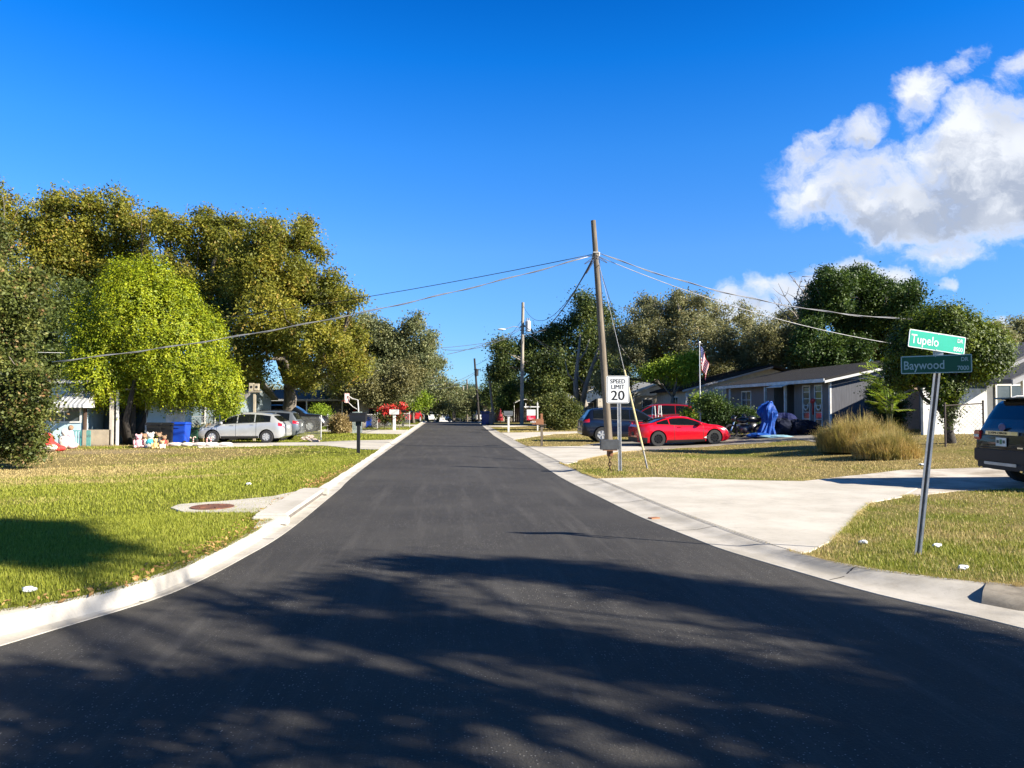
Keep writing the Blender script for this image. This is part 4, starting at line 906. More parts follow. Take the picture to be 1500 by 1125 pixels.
suv('suv', 'dark blue crossover standing behind the wooden pole', 916, 37.8, CRA + R(4), paint('navy_paint', (.003, .007, .022), .0), 1.0, chrome=True, spokes=5)
suv('suv', 'dark red crossover parked behind the red coupe', 962, 46, CRA + math.pi - R(3), paint('maroon_paint', (.34, .012, .022), .35), 1.02)
def coupe():
    top = [(-2.12, .60), (-2.10, .86), (-2.02, .97), (-1.72, 1.0), (-1.5, 1.03), (-.95, 1.21), (-.55, 1.285), (-.15, 1.30), (.15, 1.27), (.45, 1.18), (.95, .97), (1.1, .92), (1.55, .87), (1.85, .77), (2.05, .62), (2.12, .46)]
    belt = [(-2.12, .84), (-1.6, .95), (-1.0, .93), (-.3, .87), (.8, .84), (1.4, .82), (1.9, .68), (2.12, .45)]
    t_ = place('sports_coupe', 'bright red low two-door coupe with black wheels on the weathered drive', 994, 33.9, CRA + R(9), GP, pitch=-R(1.2)); c = Car(4.24, 1.80, top, belt, .33, (-1.27, 1.30), tumble=.55, clear=.14, endround=.22, bow=.6)
    pm = paint('red_paint', (.52, .004, .016), .0, .2)
    finish_car(c, t_, pm, (-1.32, .82), (-.72,), (.30, .96), (-1.5, -.82), rim=DKALLOY, spokes=9, doors=(-.52, .80), head=(1.72, 2.06, 6.8, 9), tail=(-2.1, -1.84, 5.6, 8.0), mirror=.62, handle=(-.30,))
    mb = MB(); mb.box((-1.98, 0, 1.06), (.18, 1.35, .025)); mb.box((-1.98, .5, 1.015), (.06, .03, .09)); mb.box((-1.98, -.5, 1.015), (.06, .03, .09)); mb.build('spoiler', pm, t_, local=True)
    mb = MB(); c.patch(mb, -2.1, -1.75, 1.9, 3.8, 4, 3, .01); mb.box((-2.11, 0, .32), (.05, 1.3, .16)); mb.build('rear_diffuser', BLACKP, t_, local=True)
    mb = MB()
    for sg in (1, -1): c_ = c.pt(.95, 4.0); mb.prism([(.80, .34), (1.0, .42), (.9, .36), (.96, .30)], 'Y', sg * (c_[0] + .002), sg * (c_[0] + .012))
    mb.build('side_decal', mat('decal_white', (.75, .75, .75), .4), t_, local=True); plate(t_, -2.125, .55, m=BLACKP)
coupe()

def text(body, size, m, parent, loc, rot=(math.pi / 2, 0, 0), xs=1.0, name='lettering', align='LEFT', weight=0, ext=.0015):
    cu = bpy.data.curves.new(name, 'FONT'); cu.body = body; cu.size = size; cu.align_x = align; cu.extrude = ext; cu.offset = weight; cu.resolution_u = 3
    o = bpy.data.objects.new(name, cu); COL.objects.link(o); dg = bpy.context.evaluated_depsgraph_get(); me = bpy.data.meshes.new_from_object(o.evaluated_get(dg)); bpy.data.objects.remove(o)
    me.name = name; me.transform(Matrix.LocRotScale(Vector(loc), Matrix.Rotation(rot[0], 3, 'X') if rot[2] == 0 else (Matrix.Rotation(rot[2], 3, 'Z') @ Matrix.Rotation(rot[0], 3, 'X')), Vector((xs, 1, 1))))
    me.materials.clear(); me.materials.append(m); q = link_mesh(name, me, parent); return q
def large_suv():
    top = [(-2.52, .70), (-2.51, .98), (-2.48, 1.13), (-2.38, 1.30), (-2.16, 1.66), (-2.10, 1.71), (-1.2, 1.775), (-.3, 1.78), (.3, 1.75), (.55, 1.68), (.9, 1.45), (1.3, 1.18), (1.4, 1.14), (2.1, 1.08), (2.35, .98), (2.48, .80), (2.52, .6)]
    belt = [(-2.52, .96), (-2.3, 1.10), (-1.7, 1.12), (.3, 1.08), (1.3, 1.06), (2.2, .92), (2.52, .58)]
    c0 = at(750, 596, 16.05); p = c0 + CR * (10.36 + 2.52 * 1.05); z = gh(p.x, p.y) + .01
    t_ = thing('suv', 'large dark SUV seen from behind beside the street name post', 'car', (p.x, p.y, z), CRA, GP)
    t_.scale = (1.05, 1.05, 1.06)
    c = Car(5.04, 1.98, top, belt, .39, (-1.50, 1.52), clear=.28, endround=.13, bow=.5)
    pm = paint('dark_pewter_paint', (.030, .028, .024), .5, .25)
    finish_car(c, t_, pm, (-2.12, 1.15), (-1.1, .1), (.62, 1.32), (-2.36, -2.17), doors=(-1.05, .12, 1.2), head=(2.1, 2.48, 6.3, 8.8), tail=(-2.50, -2.2, 6.1, 8.2), mirror=1.0, handle=(-.85, .35), spokes=5, two=True)
    mb = MB(); mb.box((-2.13, 0, 1.735), (.30, 1.24, .03), M=Matrix.Rotation(R(8), 3, 'Y')); mb.build('spoiler', pm, t_, local=True, bevel=.01)
    mb = MB(); mb.box((-2.535, 0, .60), (.06, 1.74, .26)); mb.box((-2.53, 0, .40), (.08, 1.5, .14)); mb.build('bumper', BLACKP, t_, local=True, bevel=.02)
    mb = MB(); mb.box((-2.575, 0, .44), (.02, 1.0, .06)); mb.build('skid_trim', ALLOY, t_, local=True, bevel=.008)
    mb = MB()
    for sg in (1, -1): mb.tube([(-2.56, sg * .62, .36), (-2.44, sg * .62, .36)], .045, 10)
    mb.build('exhaust', CHROME, t_, local=True)
    mb = MB(); mb.box((-2.525, 0, 1.055), (.03, 1.02, .075)); bar = mb.build('chrome_bar', CHROME, t_, local=True, bevel=.01)
    text('EXPLORER', .062, BLACKP, bar, (-2.543, .40, 1.034), (math.pi / 2, 0, -math.pi / 2), 2.0, weight=.001)
    mb = MB(); mb.lathe([(.075, -.004), (.075, .004), (.06, .008)], (0, 0, 0), 20, axis='Y'); mb.v = [(-2.515 - y, x * 1.5, 1.18 + z_) for x, y, z_ in mb.v]; mb.build('oval_badge', mat('badge_blue', (.01, .04, .2), .3, coat=.5), t_, local=True)
    pl = plate(t_, -2.54, .88, .32, .17)
    mb = MB(); mb.box((-2.548, .0, .885), (.004, .07, .09)); mb.build('emblem', mat('plate_green', (.10, .25, .10), .5), pl, local=True)
    mb = MB(); mb.box((-2.548, .095, .885), (.004, .07, .06)); mb.box((-2.548, -.095, .885), (.004, .07, .06)); mb.build('plate_marks', mat('plate_dark', (.06, .09, .08), .5), pl, local=True)
    mb = MB(); mb.box((-2.525, -.55, .78), (.012, .16, .03)); mb.build('small_badge', CHROME, t_, local=True)
    for sg in (1, -1):
        mb = MB(); mb.box((-2.50, sg * .80, 1.00), (.08, .22, .20)); o = mb.build('tail_light', LAMPR, t_, local=True, bevel=.02)
        mb = MB(); mb.box((-2.548, sg * .80, .985), (.01, .16, .05)); mb.build('reverse_lens', LAMPC, o, local=True)
    mb = MB(); mb.tube([(-2.515, -.86, .76), (-2.52, .86, .76)], .008, 4); mb.tube([(-2.49, -.78, 1.12), (-2.49, -.80, .78)], .006, 4); mb.tube([(-2.49, .78, 1.12), (-2.49, .80, .78)], .006, 4); mb.build('tailgate_seam', BLACKP, t_, local=True)
    mb = MB()
    for sg in (1, -1): mb.tube([(-1.95, sg * .62, 1.75), (-1.8, sg * .63, 1.80), (.2, sg * .63, 1.82), (.4, sg * .6, 1.76)], .018, 6)
    mb.build('roof_rail', ALLOY, t_, local=True)
large_suv()
# far cars, small in the picture
suv('suv', 'red crossover with a pale rear window beyond the red flowers', 598, 80, CRA + R(80), paint('red_far', (.45, .015, .02), .2), 1.0)
suv('suv', 'dark red vehicle roof showing behind the fence by the blue bin', 547, 66, CRA + R(20), paint('crimson_paint', (.38, .02, .025), .2), .95)
hatch('white car parked at the left kerb facing the camera near the crest', 627.5, 118, -math.pi / 2 + R(4), paint('white_paint', (.78, .78, .78), 0))
def far(px, D, lab, col, rz): return hatch(lab, px, D, rz, paint(lab.split()[0] + '_far_paint', col, .2))
far(668, 150, 'silver low car beyond the crest in the middle of the street end', (.5, .5, .5), CRA + R(10))
far(685, 156, 'beige car just past the crest, rightmost of the far pair', (.6, .55, .48), CRA + R(170))
suv('suv', 'white van-like car half hidden behind the blue wheeled bin', 703, 120, CRA + R(100), paint('offwhite_paint', (.7, .7, .68), 0), 1.0)

# ---------------------------------------------------------------- buildings
def wx(px, Y): r = ray(px, 596); return Y * r.x / r.y          # x of a bearing on the plane y = Y
def wy(px, X): r = ray(px, 596); return X * r.y / r.x          # y of a bearing on the plane x = X
WHITE = mat('white_trim', (.72, .71, .68), .6, col2=(.55, .54, .5), scale=3)
ROOFD = mat('dark_shingle', (.022, .021, .022), .95, spec=.15, col2=(.045, .043, .042), scale=9, bump=.5, stretch=(1, 4, 4))
ROOFG = mat('grey_shingle', (.11, .105, .10), .9, col2=(.19, .18, .17), scale=9, bump=.5, stretch=(1, 4, 4))
ROOFW = mat('white_roof', (.68, .67, .63), .7, col2=(.5, .48, .44), scale=2)
SLATE = mat('slate_siding', (.085, .09, .105), .75, col2=(.06, .062, .075), scale=2.5, bump=.3, stretch=(6, 6, .4))
TAUPE = mat('taupe_siding', (.19, .165, .15), .8, col2=(.14, .125, .115), scale=3, bump=.3, stretch=(6, 6, .4))
CREAM = mat('cream_stucco', (.52, .47, .40), .85, col2=(.42, .38, .32), scale=3, bump=.3)
BEIGE = mat('beige_block', (.42, .35, .25), .85, col2=(.34, .28, .2), scale=3, bump=.2)
SKYB = mat('pale_blue_wall', (.48, .62, .66), .8, col2=(.38, .52, .58), scale=2, bump=.2)
NAVY = mat('dark_blue_wall', (.03, .055, .10), .8, col2=(.02, .04, .075), scale=2)
GREYW = mat('grey_block', (.16, .165, .165), .85, col2=(.13, .133, .133), scale=2, bump=.3)
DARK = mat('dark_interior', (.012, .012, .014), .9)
PANE = mat('window_pane', (.05, .06, .07), .06, spec=.9, col2=(.10, .11, .12), scale=1.2)
ALUM = mat('aluminium', (.62, .63, .64), .38, metal=.7, col2=(.45, .46, .47), scale=6)
def gable(mb_wall, mb_roof, x0, x1, y0, y1, z0, ze, zr, along='Y', over=.5, th=.14, ridge=None):
    """walls with a pitched roof; along = direction of the ridge"""
    if along == 'Y':
        xm = ridge if ridge is not None else (x0 + x1) / 2
        mb_wall.prism([(x0, z0), (x1, z0), (x1, ze), (xm, zr - th), (x0, ze)], 'Y', y0, y1)
        sl = (zr - ze) / (xm - x0); sr = (zr - ze) / (x1 - xm); a, b = x0 - over, x1 + over
        for (u, v) in ((a, xm), (xm, b)):
            zu = ze - sl * over if u == a else zr; zv = zr if v == xm else ze - sr * over
            mb_roof.prism([(u, zu), (v, zv), (v, zv + th), (u, zu + th)], 'Y', y0 - over, y1 + over)
    else:
        ym = ridge if ridge is not None else (y0 + y1) / 2
        mb_wall.prism([(y0, z0), (y1, z0), (y1, ze), (ym, zr - th), (y0, ze)], 'X', x0, x1)
        s1 = (zr - ze) / (ym - y0); a, b = y0 - over, y1 + over
        mb_roof.prism([(a, ze - s1 * over), (ym, zr), (ym, zr + th), (a, ze - s1 * over + th)], 'X', x0 - over, x1 + over)
        mb_roof.prism([(ym, zr), (b, ze - s1 * over), (b, ze - s1 * over + th), (ym, zr + th)], 'X', x0 - over, x1 + over)
def window(h, c, w, hh, face, fm=None, mull=(1, 1), depth=.05, name='window'):
    """framed window centred at c, facing -X or -Y or +X"""
    fm = fm or WHITE; mb = MB(); x, y, z = c; f = .07
    def B(u0, u1, z0, z1, d0, d1, m=mb):
        if face == '-X': m.bx(x - d1, x - d0, y + u0, y + u1, z + z0, z + z1)
        elif face == '+X': m.bx(x + d0, x + d1, y + u0, y + u1, z + z0, z + z1)
        else: m.bx(x + u0, x + u1, y - d1, y - d0, z + z0, z + z1)
    W2, H2 = w / 2, hh / 2
    B(-W2, -W2 + f, -H2, H2, .004, depth); B(W2 - f, W2, -H2, H2, .004, depth); B(-W2 + f, W2 - f, H2 - f, H2, .004, depth - .002); B(-W2 + f, W2 - f, -H2, -H2 + f, .004, depth - .002)
    for k in range(1, mull[0]): u = -W2 + w * k / mull[0]; B(u - .018, u + .018, -H2 + f, H2 - f, .01, depth - .01)
    for k in range(1, mull[1]): v = -H2 + hh * k / mull[1]; B(-W2 + f, W2 - f, v - .018, v + .018, .01, depth - .013)
    o = mb.build(name, fm, h); g = MB(); B(-W2 + f * .8, W2 - f * .8, -H2 + f * .8, H2 - f * .8, .003, .014, g); g.build('pane', PANE, o); return o
def part(mb, name, m, parent, **kw): return mb.build(name, m, parent, **kw)
def bxp(name, m, parent, *a): mb = MB(); mb.bx(*a); return mb.build(name, m, parent)

# the grey house on the right
X = 19.3; Y0 = wy(1217, X); Y1 = wy(1064, X); Z0 = gh(X, 42) - .1
h = thing('house', 'dark grey house with long low roof, two tall narrow windows and recessed porch', 'house', (X, Y0, Z0))
yp0, yp1 = wy(1164, X), wy(1134, X); Ze = Z0 + 2.62; Zr = Z0 + 3.6; XM = 23.8
mb = MB(); mb.prism([(X, Z0), (28.3, Z0), (28.3, Ze), (XM, Zr - .14), (X, Ze)], 'Y', Y0, yp0); part(mb, 'wall', SLATE, h)
mb = MB(); mb.bx(X - .03, X + .0, Y0 + .12, yp0, Z0, Ze - .03); part(mb, 'front_wall', TAUPE, h)
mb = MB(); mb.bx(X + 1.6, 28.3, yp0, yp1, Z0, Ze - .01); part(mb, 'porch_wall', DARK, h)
mb = MB(); mb.prism([(X, Z0), (28.3, Z0), (28.3, Ze - .02), (X, Ze - .02)], 'Y', yp1, Y1); part(mb, 'wall', TAUPE, h)
mb = MB(); sl = (Zr - Ze) / (XM - X)
for u, v, zu, zv in ((X - .6, XM, Ze - sl * .6, Zr), (XM, 28.9, Zr, Ze - sl * .6)): mb.prism([(u, zu + .03), (v, zv + .03), (v, zv + .14), (u, zu + .14)], 'Y', Y0 - .55, Y1 + .5)
part(mb, 'roof', ROOFD, h)
mb = MB(); mb.bx(X - .64, X - .60, Y0 - .55, Y1 + .5, Ze - sl * .6 - .06, Ze - sl * .6 + .12)
mb.prism([(X - .6, Ze - sl * .6 - .10), (XM, Zr - .10), (XM, Zr + .02), (X - .6, Ze - sl * .6 + .02)], 'Y', Y0 - .59, Y0 - .55); part(mb, 'fascia', WHITE, h)
mb = MB(); mb.prism([(X + .05, Ze - .02), (XM, Ze - .02), (XM, Zr - .2), (X + .05, Ze + .06)], 'Y', Y0 - .025, Y0 - .003); part(mb, 'gable_panel', mat('gable_grey', (.34, .345, .35), .8), h)
bxp('corner_trim', WHITE, h, X - .06, X + .02, Y0 - .05, Y0 + .1, Z0, Ze - .05)
for px in (1163, 1133): y = wy(px, X); bxp('porch_post', WHITE, h, X - .55, X - .43, y - .06, y + .06, Z0, Ze - .24)
for px in (1080, 1070): y = wy(px, X); bxp('porch_post', WHITE, h, X - .55, X - .45, y - .05, y + .05, Z0, Ze - .24)
for a, b in ((1176, 1187), (1193.5, 1205)):
    ya, yb = wy(a, X - .05), wy(b, X - .05); window(h, (X - .03, (ya + yb) / 2, Z0 + 1.28), abs(ya - yb), 2.15, '-X', mull=(1, 6))
ya, yb = wy(1087, X), wy(1101, X); window(h, (X, (ya + yb) / 2, Z0 + 1.65), abs(ya - yb), 1.15, '-X', mull=(2, 2))
d = bxp('door', mat('door_olive', (.10, .11, .07), .6), h, X + 1.52, X + 1.59, wy(1146, X + 1.6), wy(1139, X + 1.6), Z0, Z0 + 2.05)
bxp('porch_step', CONC_OLD, h, X - .9, X + 1.5, yp0 + .02, yp1 - .02, Z0 - .3, Z0 + .04)
mb = MB(); mb.prism([(X - 1.0, Ze - .34), (X - .65, Ze - .24), (X - .65, Ze - .2), (X - 1.0, Ze - .29)], 'Y', wy(1150, X - .8), wy(1128, X - .8)); part(mb, 'awning', WHITE, h)
# antlers and a red bow fixed to the tall windows
for px, lab in ((1181, 'white antler ornament on the left tall window of the grey house'), (1199.5, 'white antler ornament on the right tall window of the grey house')):
    yc = wy(px, X - .1); z = Z0 + 1.15; mb = MB()
    for sg in (1, -1):
        mb.tube([(X - .12, yc, z - .12), (X - .12, yc + sg * .22, z), (X - .12, yc + sg * .34, z + .3)], [.04, .03, .012], 6); mb.tube([(X - .12, yc + sg * .22, z), (X - .12, yc + sg * .16, z + .22)], [.025, .01], 6)
    o = mb.build('antler_ornament', WHITE, None, (X - .12, yc, z - .12)); tag(o, lab, 'ornament', 'antler ornaments on the grey house')
yc = wy(1190, X - .1); mb = MB(); mb.blob((X - .08, yc - .1, Z0 + 1.52), (.05, .13, .12), 2); mb.blob((X - .08, yc + .1, Z0 + 1.52), (.05, .13, .12), 3); mb.bx(X - .09, X - .06, yc - .06, yc + .06, Z0 + .8, Z0 + 1.5)
tag(mb.build('red_bow', mat('ribbon_red', (.45, .02, .02), .6), None, (X - .08, yc, Z0 + .8), smooth='all'), 'red ribbon bow between the two tall windows', 'bow')

# cream house behind it
x0 = 18.6; ya = 57; yb = wy(962, x0); z0 = gh(x0, 58) - .1
h = thing('house', 'cream stucco house with a dark low roof behind the flagpole', 'house', (x0, ya, z0)); w_ = MB(); r_ = MB()
gable(w_, r_, x0, 32, ya, yb, z0, z0 + 2.55, z0 + 4.35, 'Y', .5); part(w_, 'wall', CREAM, h); part(r_, 'roof', ROOFD, h)
mb = MB(); mb.prism([(x0 - .5, z0 + 2.37), (25.3, z0 + 4.23), (25.3, z0 + 4.37), (x0 - .5, z0 + 2.51)], 'Y', ya - .55, ya - .5); part(mb, 'fascia', mat('grey_trim', (.33, .33, .34), .7), h)
for px in (1012, 990): y = wy(px, x0); window(h, (x0, y, z0 + 1.5), 1.4, 1.1, '-X', mull=(2, 1))
window(h, (x0 + 1.6, ya, z0 + 1.4), 1.1, 1.2, '-Y', mull=(1, 2)); bxp('downpipe', WHITE, h, x0 - .1, x0 - .02, ya - .1, ya - .02, z0, z0 + 2.3)

# beige house with the white gabled carport
Yc = 74; xa, xb = wx(928, Yc), wx(1030, Yc); z0 = gh(xa, Yc) - .1
h = thing('house', 'beige house with a broad white gable end beyond the red crossover', 'house', (xa, Yc, z0)); w_ = MB(); r_ = MB(); xr = wx(985, Yc)
gable(w_, r_, xa, xb, Yc, Yc + 12, z0, z0 + 2.5, z0 + 3.95, 'Y', .35, ridge=xr); part(w_, 'wall', BEIGE, h); part(r_, 'roof', ROOFW, h)
mb = MB(); mb.prism([(xa, z0 + 2.35), (xb, z0 + 2.35), (xb, z0 + 2.5), (xr, z0 + 3.8), (xa, z0 + 2.5)], 'Y', Yc - .06, Yc - .004); part(mb, 'gable_panel', WHITE, h)
window(h, (wx(948, Yc), Yc, z0 + 1.5), 1.1, 1.1, '-Y'); window(h, (wx(975, Yc), Yc, z0 + 1.45), 1.6, 1.1, '-Y', mull=(2, 1)); bxp('corner_trim', WHITE, h, xa - .05, xa + .1, Yc - .07, Yc + .1, z0, z0 + 2.34)
# dark blue house
Yc = 92; xa, xb = wx(838, Yc), wx(925, Yc); z0 = gh(xa, Yc) - .1
h = thing('house', 'dark blue house with a white-edged roof beyond the large olive bush', 'house', (xa, Yc, z0)); w_ = MB(); r_ = MB()
gable(w_, r_, xa, xb, Yc, Yc + 10, z0, z0 + 2.6, z0 + 4.1, 'Y', .4); part(w_, 'wall', NAVY, h); part(r_, 'roof', ROOFW, h)
mb = MB(); mb.bx(wx(873, Yc), wx(905, Yc), Yc - 1.2, Yc - .01, z0, z0 + 2.5); part(mb, 'porch_wall', CREAM, h)
window(h, (wx(863, Yc), Yc, z0 + 1.4), 1.2, 1.3, '-Y', mull=(1, 2)); window(h, (wx(845, Yc), Yc, z0 + 1.4), .8, 1.0, '-Y')
# little carport by the second pole
Yc = 96; xa, xb = wx(752, Yc), wx(788, Yc); z0 = gh(xa, Yc)
h = thing('carport', 'small open carport with a pale curved roof behind the second utility pole', 'carport', (xa, Yc, z0))
mb = MB(); n = 10
for k in range(n):
    u0, u1 = k / n, (k + 1) / n; f = lambda u: z0 + 2.2 + .55 * math.sin(math.pi * u); mb.prism([(xa + (xb - xa) * u0, f(u0)), (xa + (xb - xa) * u1, f(u1)), (xa + (xb - xa) * u1, f(u1) + .08), (xa + (xb - xa) * u0, f(u0) + .08)], 'Y', Yc, Yc + 5)
part(mb, 'roof', ROOFW, h)
for x in (xa + .1, (xa + xb) / 2, xb - .1): mb = MB(); mb.tube([(x, Yc + .1, z0), (x, Yc + .1, z0 + 2.3)], .06, 8); part(mb, 'post', WHITE, h)
bxp('back_wall', TAUPE, h, xa, xb, Yc + 5, Yc + 5.1, z0, z0 + 2.2)

# white-walled building and grey gabled house at the right edge
Yc = 29.2; xa, xb = wx(1334, Yc), wx(1446, Yc); z0 = gh(xa, Yc) - .1
h = thing('garden_wall', 'white painted block wall behind the trunk of the dark cedar', 'wall', (xa, Yc, z0)); mb = MB(); mb.bx(xa, wx(1366, Yc), Yc - .8, Yc - .65, z0, z0 + 1.95); part(mb, 'panel', WHITE, h)
mb = MB(); mb.bx(wx(1366, Yc), xb, Yc, Yc + .18, z0, z0 + 1.95); part(mb, 'panel', WHITE, h)
Yc = 36; xa, xb = wx(1325, Yc), wx(1425, Yc)
h = thing('shed', 'peach stucco outbuilding above the white wall', 'building', (xa, Yc, z0)); mb = MB(); mb.bx(xa, xb, Yc, Yc + 5, z0, z0 + 2.9); part(mb, 'wall', mat('peach_stucco', (.58, .42, .32), .85, col2=(.5, .36, .27)), h)
mb = MB(); mb.bx(xa - .3, xb + .3, Yc - .3, Yc + 5.3, z0 + 2.9, z0 + 3.02); part(mb, 'roof', ROOFG, h)
Yc = 29.5; xa = wx(1446, Yc); z0 = gh(xa, Yc) - .05; xr = xa + 2.9
h = thing('house', 'grey block house with nested grey gables at the right edge', 'house', (xa, Yc, z0)); w_ = MB(); r_ = MB()
gable(w_, r_, xa, xa + 5.8, Yc, Yc + 4.5, z0, z0 + 2.55, z0 + 3.85, 'Y', .55, ridge=xr); part(w_, 'wall', GREYW, h); part(r_, 'roof', ROOFG, h)
mb = MB(); mb.prism([(xa + .02, z0 + 2.45), (xr, z0 + 2.45), (xr, z0 + 3.68), (xa + .02, z0 + 2.52)], 'Y', Yc - .04, Yc - .004); part(mb, 'gable_panel', mat('gable_taupe', (.30, .28, .25), .8, bump=.2), h)
fas = MB(); s_ = (3.85 - 2.55) / 2.9; fas.prism([(xa - .55, z0 + 2.55 - s_ * .55 - .12), (xr, z0 + 3.73), (xr, z0 + 3.91), (xa - .55, z0 + 2.55 - s_ * .55 + .06)], 'Y', Yc - .62, Yc - .55); part(fas, 'fascia', mat('grey_trim', (.33, .33, .34), .7), h)
x2 = wx(1463, Yc - 1.5); mb = MB(); mb.prism([(x2, z0 + 2.05), (x2 + 2.6, z0 + 3.15), (x2 + 2.6, z0 + 3.33), (x2, z0 + 2.23)], 'Y', Yc - 2.2, Yc - .05); part(mb, 'porch_roof', ROOFG, h)
mb = MB(); mb.prism([(x2, z0 + 2.0), (x2 + 2.6, z0 + 3.10), (x2 + 2.6, z0 + 3.3), (x2, z0 + 2.2)], 'Y', Yc - 2.27, Yc - 2.2); part(mb, 'porch_fascia', mat('grey_trim', (.33, .33, .34), .7), h)
bxp('porch_post', WHITE, h, x2 + .55, x2 + .68, Yc - 2.1, Yc - 1.97, z0, z0 + 2.2); window(h, (x2 + 1.7, Yc, z0 + 1.5), 1.4, 1.2, '-Y', mull=(2, 1))

# left: pale blue house with striped awnings
Yc = 36.8; xa, xb, xc = wx(-120, Yc), wx(121, Yc), wx(176, Yc); z0 = gh(xb, Yc) - .05
h = thing('house', 'pale blue house with metal window awnings half hidden by the left edge tree', 'house', (xb, Yc, z0))
mb = MB(); mb.bx(xa, xb, Yc, Yc + 8, z0, z0 + 2.9); part(mb, 'wall', SKYB, h)
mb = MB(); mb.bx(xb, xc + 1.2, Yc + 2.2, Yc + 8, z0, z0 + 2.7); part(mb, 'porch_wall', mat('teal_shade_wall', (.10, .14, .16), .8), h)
mb = MB(); mb.prism([(Yc - .5, z0 + 2.92), (Yc + 8.5, z0 + 3.3), (Yc + 8.5, z0 + 3.42), (Yc - .5, z0 + 3.04)], 'X', xa - .5, wx(131, Yc)); mb.prism([(Yc + .2, z0 + 2.62), (Yc + 8.4, z0 + 2.9), (Yc + 8.4, z0 + 2.99), (Yc + .2, z0 + 2.71)], 'X', wx(131, Yc) + .01, xc + 1.6); part(mb, 'roof', ROOFW, h)
wc = wx(95, Yc); window(h, (wc, Yc, z0 + 1.65), 1.5, 1.1, '-Y', mull=(2, 1))
for (p0, p1, zt, nm) in ((76, 101, 2.35, 0), (100, 121, 2.55, 1)):
    x_0, x_1 = wx(p0, Yc), wx(p1 + (18 if nm else 0), Yc); m1 = MB(); n = 12
    for k in range(n):
        u0 = x_0 + (x_1 - x_0) * k / n; u1 = x_0 + (x_1 - x_0) * (k + 1) / n; dz = .012 * (k % 2)
        m1.add([(u0, Yc - .02, z0 + zt + dz), (u1, Yc - .02, z0 + zt + dz), (u1, Yc - 1.15, z0 + zt - .62 + dz), (u0, Yc - 1.15, z0 + zt - .62 + dz), (u0, Yc - 1.15, z0 + zt - .75 + dz), (u1, Yc - 1.15, z0 + zt - .75 + dz)], [(0, 1, 2, 3), (3, 2, 5, 4)], k % 2)
    m1.add([(x_1, Yc - .02, z0 + zt), (x_1, Yc - 1.15, z0 + zt - .62), (x_1, Yc - 1.15, z0 + zt - .75), (x_1, Yc - .02, z0 + zt - .75)], [(0, 1, 2, 3)], 0)
    m1.build('awning', [WHITE, mat('awning_grey', (.30, .31, .33), .5)], h)
bxp('porch_wall_low', BEIGE, h, wx(123, Yc), wx(164, Yc), Yc - .1, Yc + .08, z0, z0 + .78)
bxp('porch_post', mat('brown_post', (.10, .06, .04), .8), h, wx(124, Yc), wx(127, Yc), Yc - .08, Yc + .06, z0 + .78, z0 + 2.6)
bxp('porch_post', CREAM, h, wx(162, Yc), wx(167, Yc), Yc - .1, Yc + .1, z0, z0 + 2.62)
bxp('porch_post', WHITE, h, wx(171, Yc), wx(174, Yc), Yc - .06, Yc + .06, z0, z0 + 2.62)
mb = MB(); mb.lathe([(.05, 0), (.12, .06), (.10, .16), (.03, .2)], (wx(138, Yc), Yc + 1.0, z0 + 1.9), 10); part(mb, 'porch_lamp', WHITE, h)
for k, (pa, pb) in enumerate(((106, 119), (128, 133))):
    mb = MB(); u0, u1 = wx(pa, Yc - .6), wx(pb, Yc - .6)
    mb.tube([(u0, Yc - .6, z0 + .75), (u1, Yc - .6, z0 + .75)], .02, 6)
    for q in range(4): x = u0 + (u1 - u0) * q / 3; mb.tube([(x, Yc - .6, z0 - .05), (x, Yc - .6, z0 + .75)], .02, 6)
    part(mb, 'railing', mat('teal_metal', (.06, .30, .28), .5), h)
# pale blue shed
Ys = 37.9; xa, xb = wx(214, Ys), wx(268, Ys); xm = wx(243, Ys); z0 = gh(xa, Ys) - .05
h = thing('shed', 'pale blue garden shed with white double doors behind the blue bin', 'shed', (xa, Ys, z0))
mb = MB(); mb.bx(xa, xb, Ys, Ys + 1.3, z0, z0 + 2.1); part(mb, 'wall', SKYB, h)
mb = MB(); mb.prism([(xa - .12, z0 + 2.10), ((xa + xb) / 2, z0 + 2.36), (xb + .12, z0 + 2.14), (xb + .12, z0 + 2.2), ((xa + xb) / 2, z0 + 2.43), (xa - .12, z0 + 2.16)], 'Y', Ys - .2, Ys + 1.5); part(mb, 'roof', ROOFW, h)
for a, b in ((xm + .02, (xm + xb) / 2 - .01), ((xm + xb) / 2 + .01, xb - .03)):
    d = bxp('door', WHITE, h, a, b, Ys - .05, Ys - .004, z0 + .05, z0 + 1.55); window(h, ((a + b) / 2, Ys - .004, z0 + 1.8), abs(b - a) * .8, .36, '-Y')
bxp('corner_trim', WHITE, h, xa - .03, xa + .06, Ys - .03, Ys + .05, z0, z0 + 2.1); bxp('corner_trim', WHITE, h, xb - .02, xb + .06, Ys - .03, Ys + .05, z0, z0 + 2.1)
# house wing behind the fence
Yc = 46; xa, xb = wx(205, Yc), wx(352, Yc); z0 = gh(xa, Yc) - .05
h = thing('house', 'shaded grey-blue house wing between the shed and the birdhouse', 'house', (xb, Yc, z0)); w_ = MB(); r_ = MB()
gable(w_, r_, xa, xb, Yc, Yc + 8, z0, z0 + 2.4, z0 + 3.4, 'X', .4); part(w_, 'wall', mat('grey_blue_wall', (.22, .27, .29), .8), h); part(r_, 'roof', ROOFG, h)
for px, w in ((284, .8), (294, .6), (330, 1.2)): window(h, (wx(px, Yc), Yc, z0 + 1.5), w, 1.3, '-Y', mull=(2, 2))
for px in (291, 300): x = wx(px, Yc); mb = MB(); mb.tube([(x, Yc - 1, z0), (x, Yc - 1, z0 + 2.3)], .06, 8); part(mb, 'porch_post', WHITE, h)
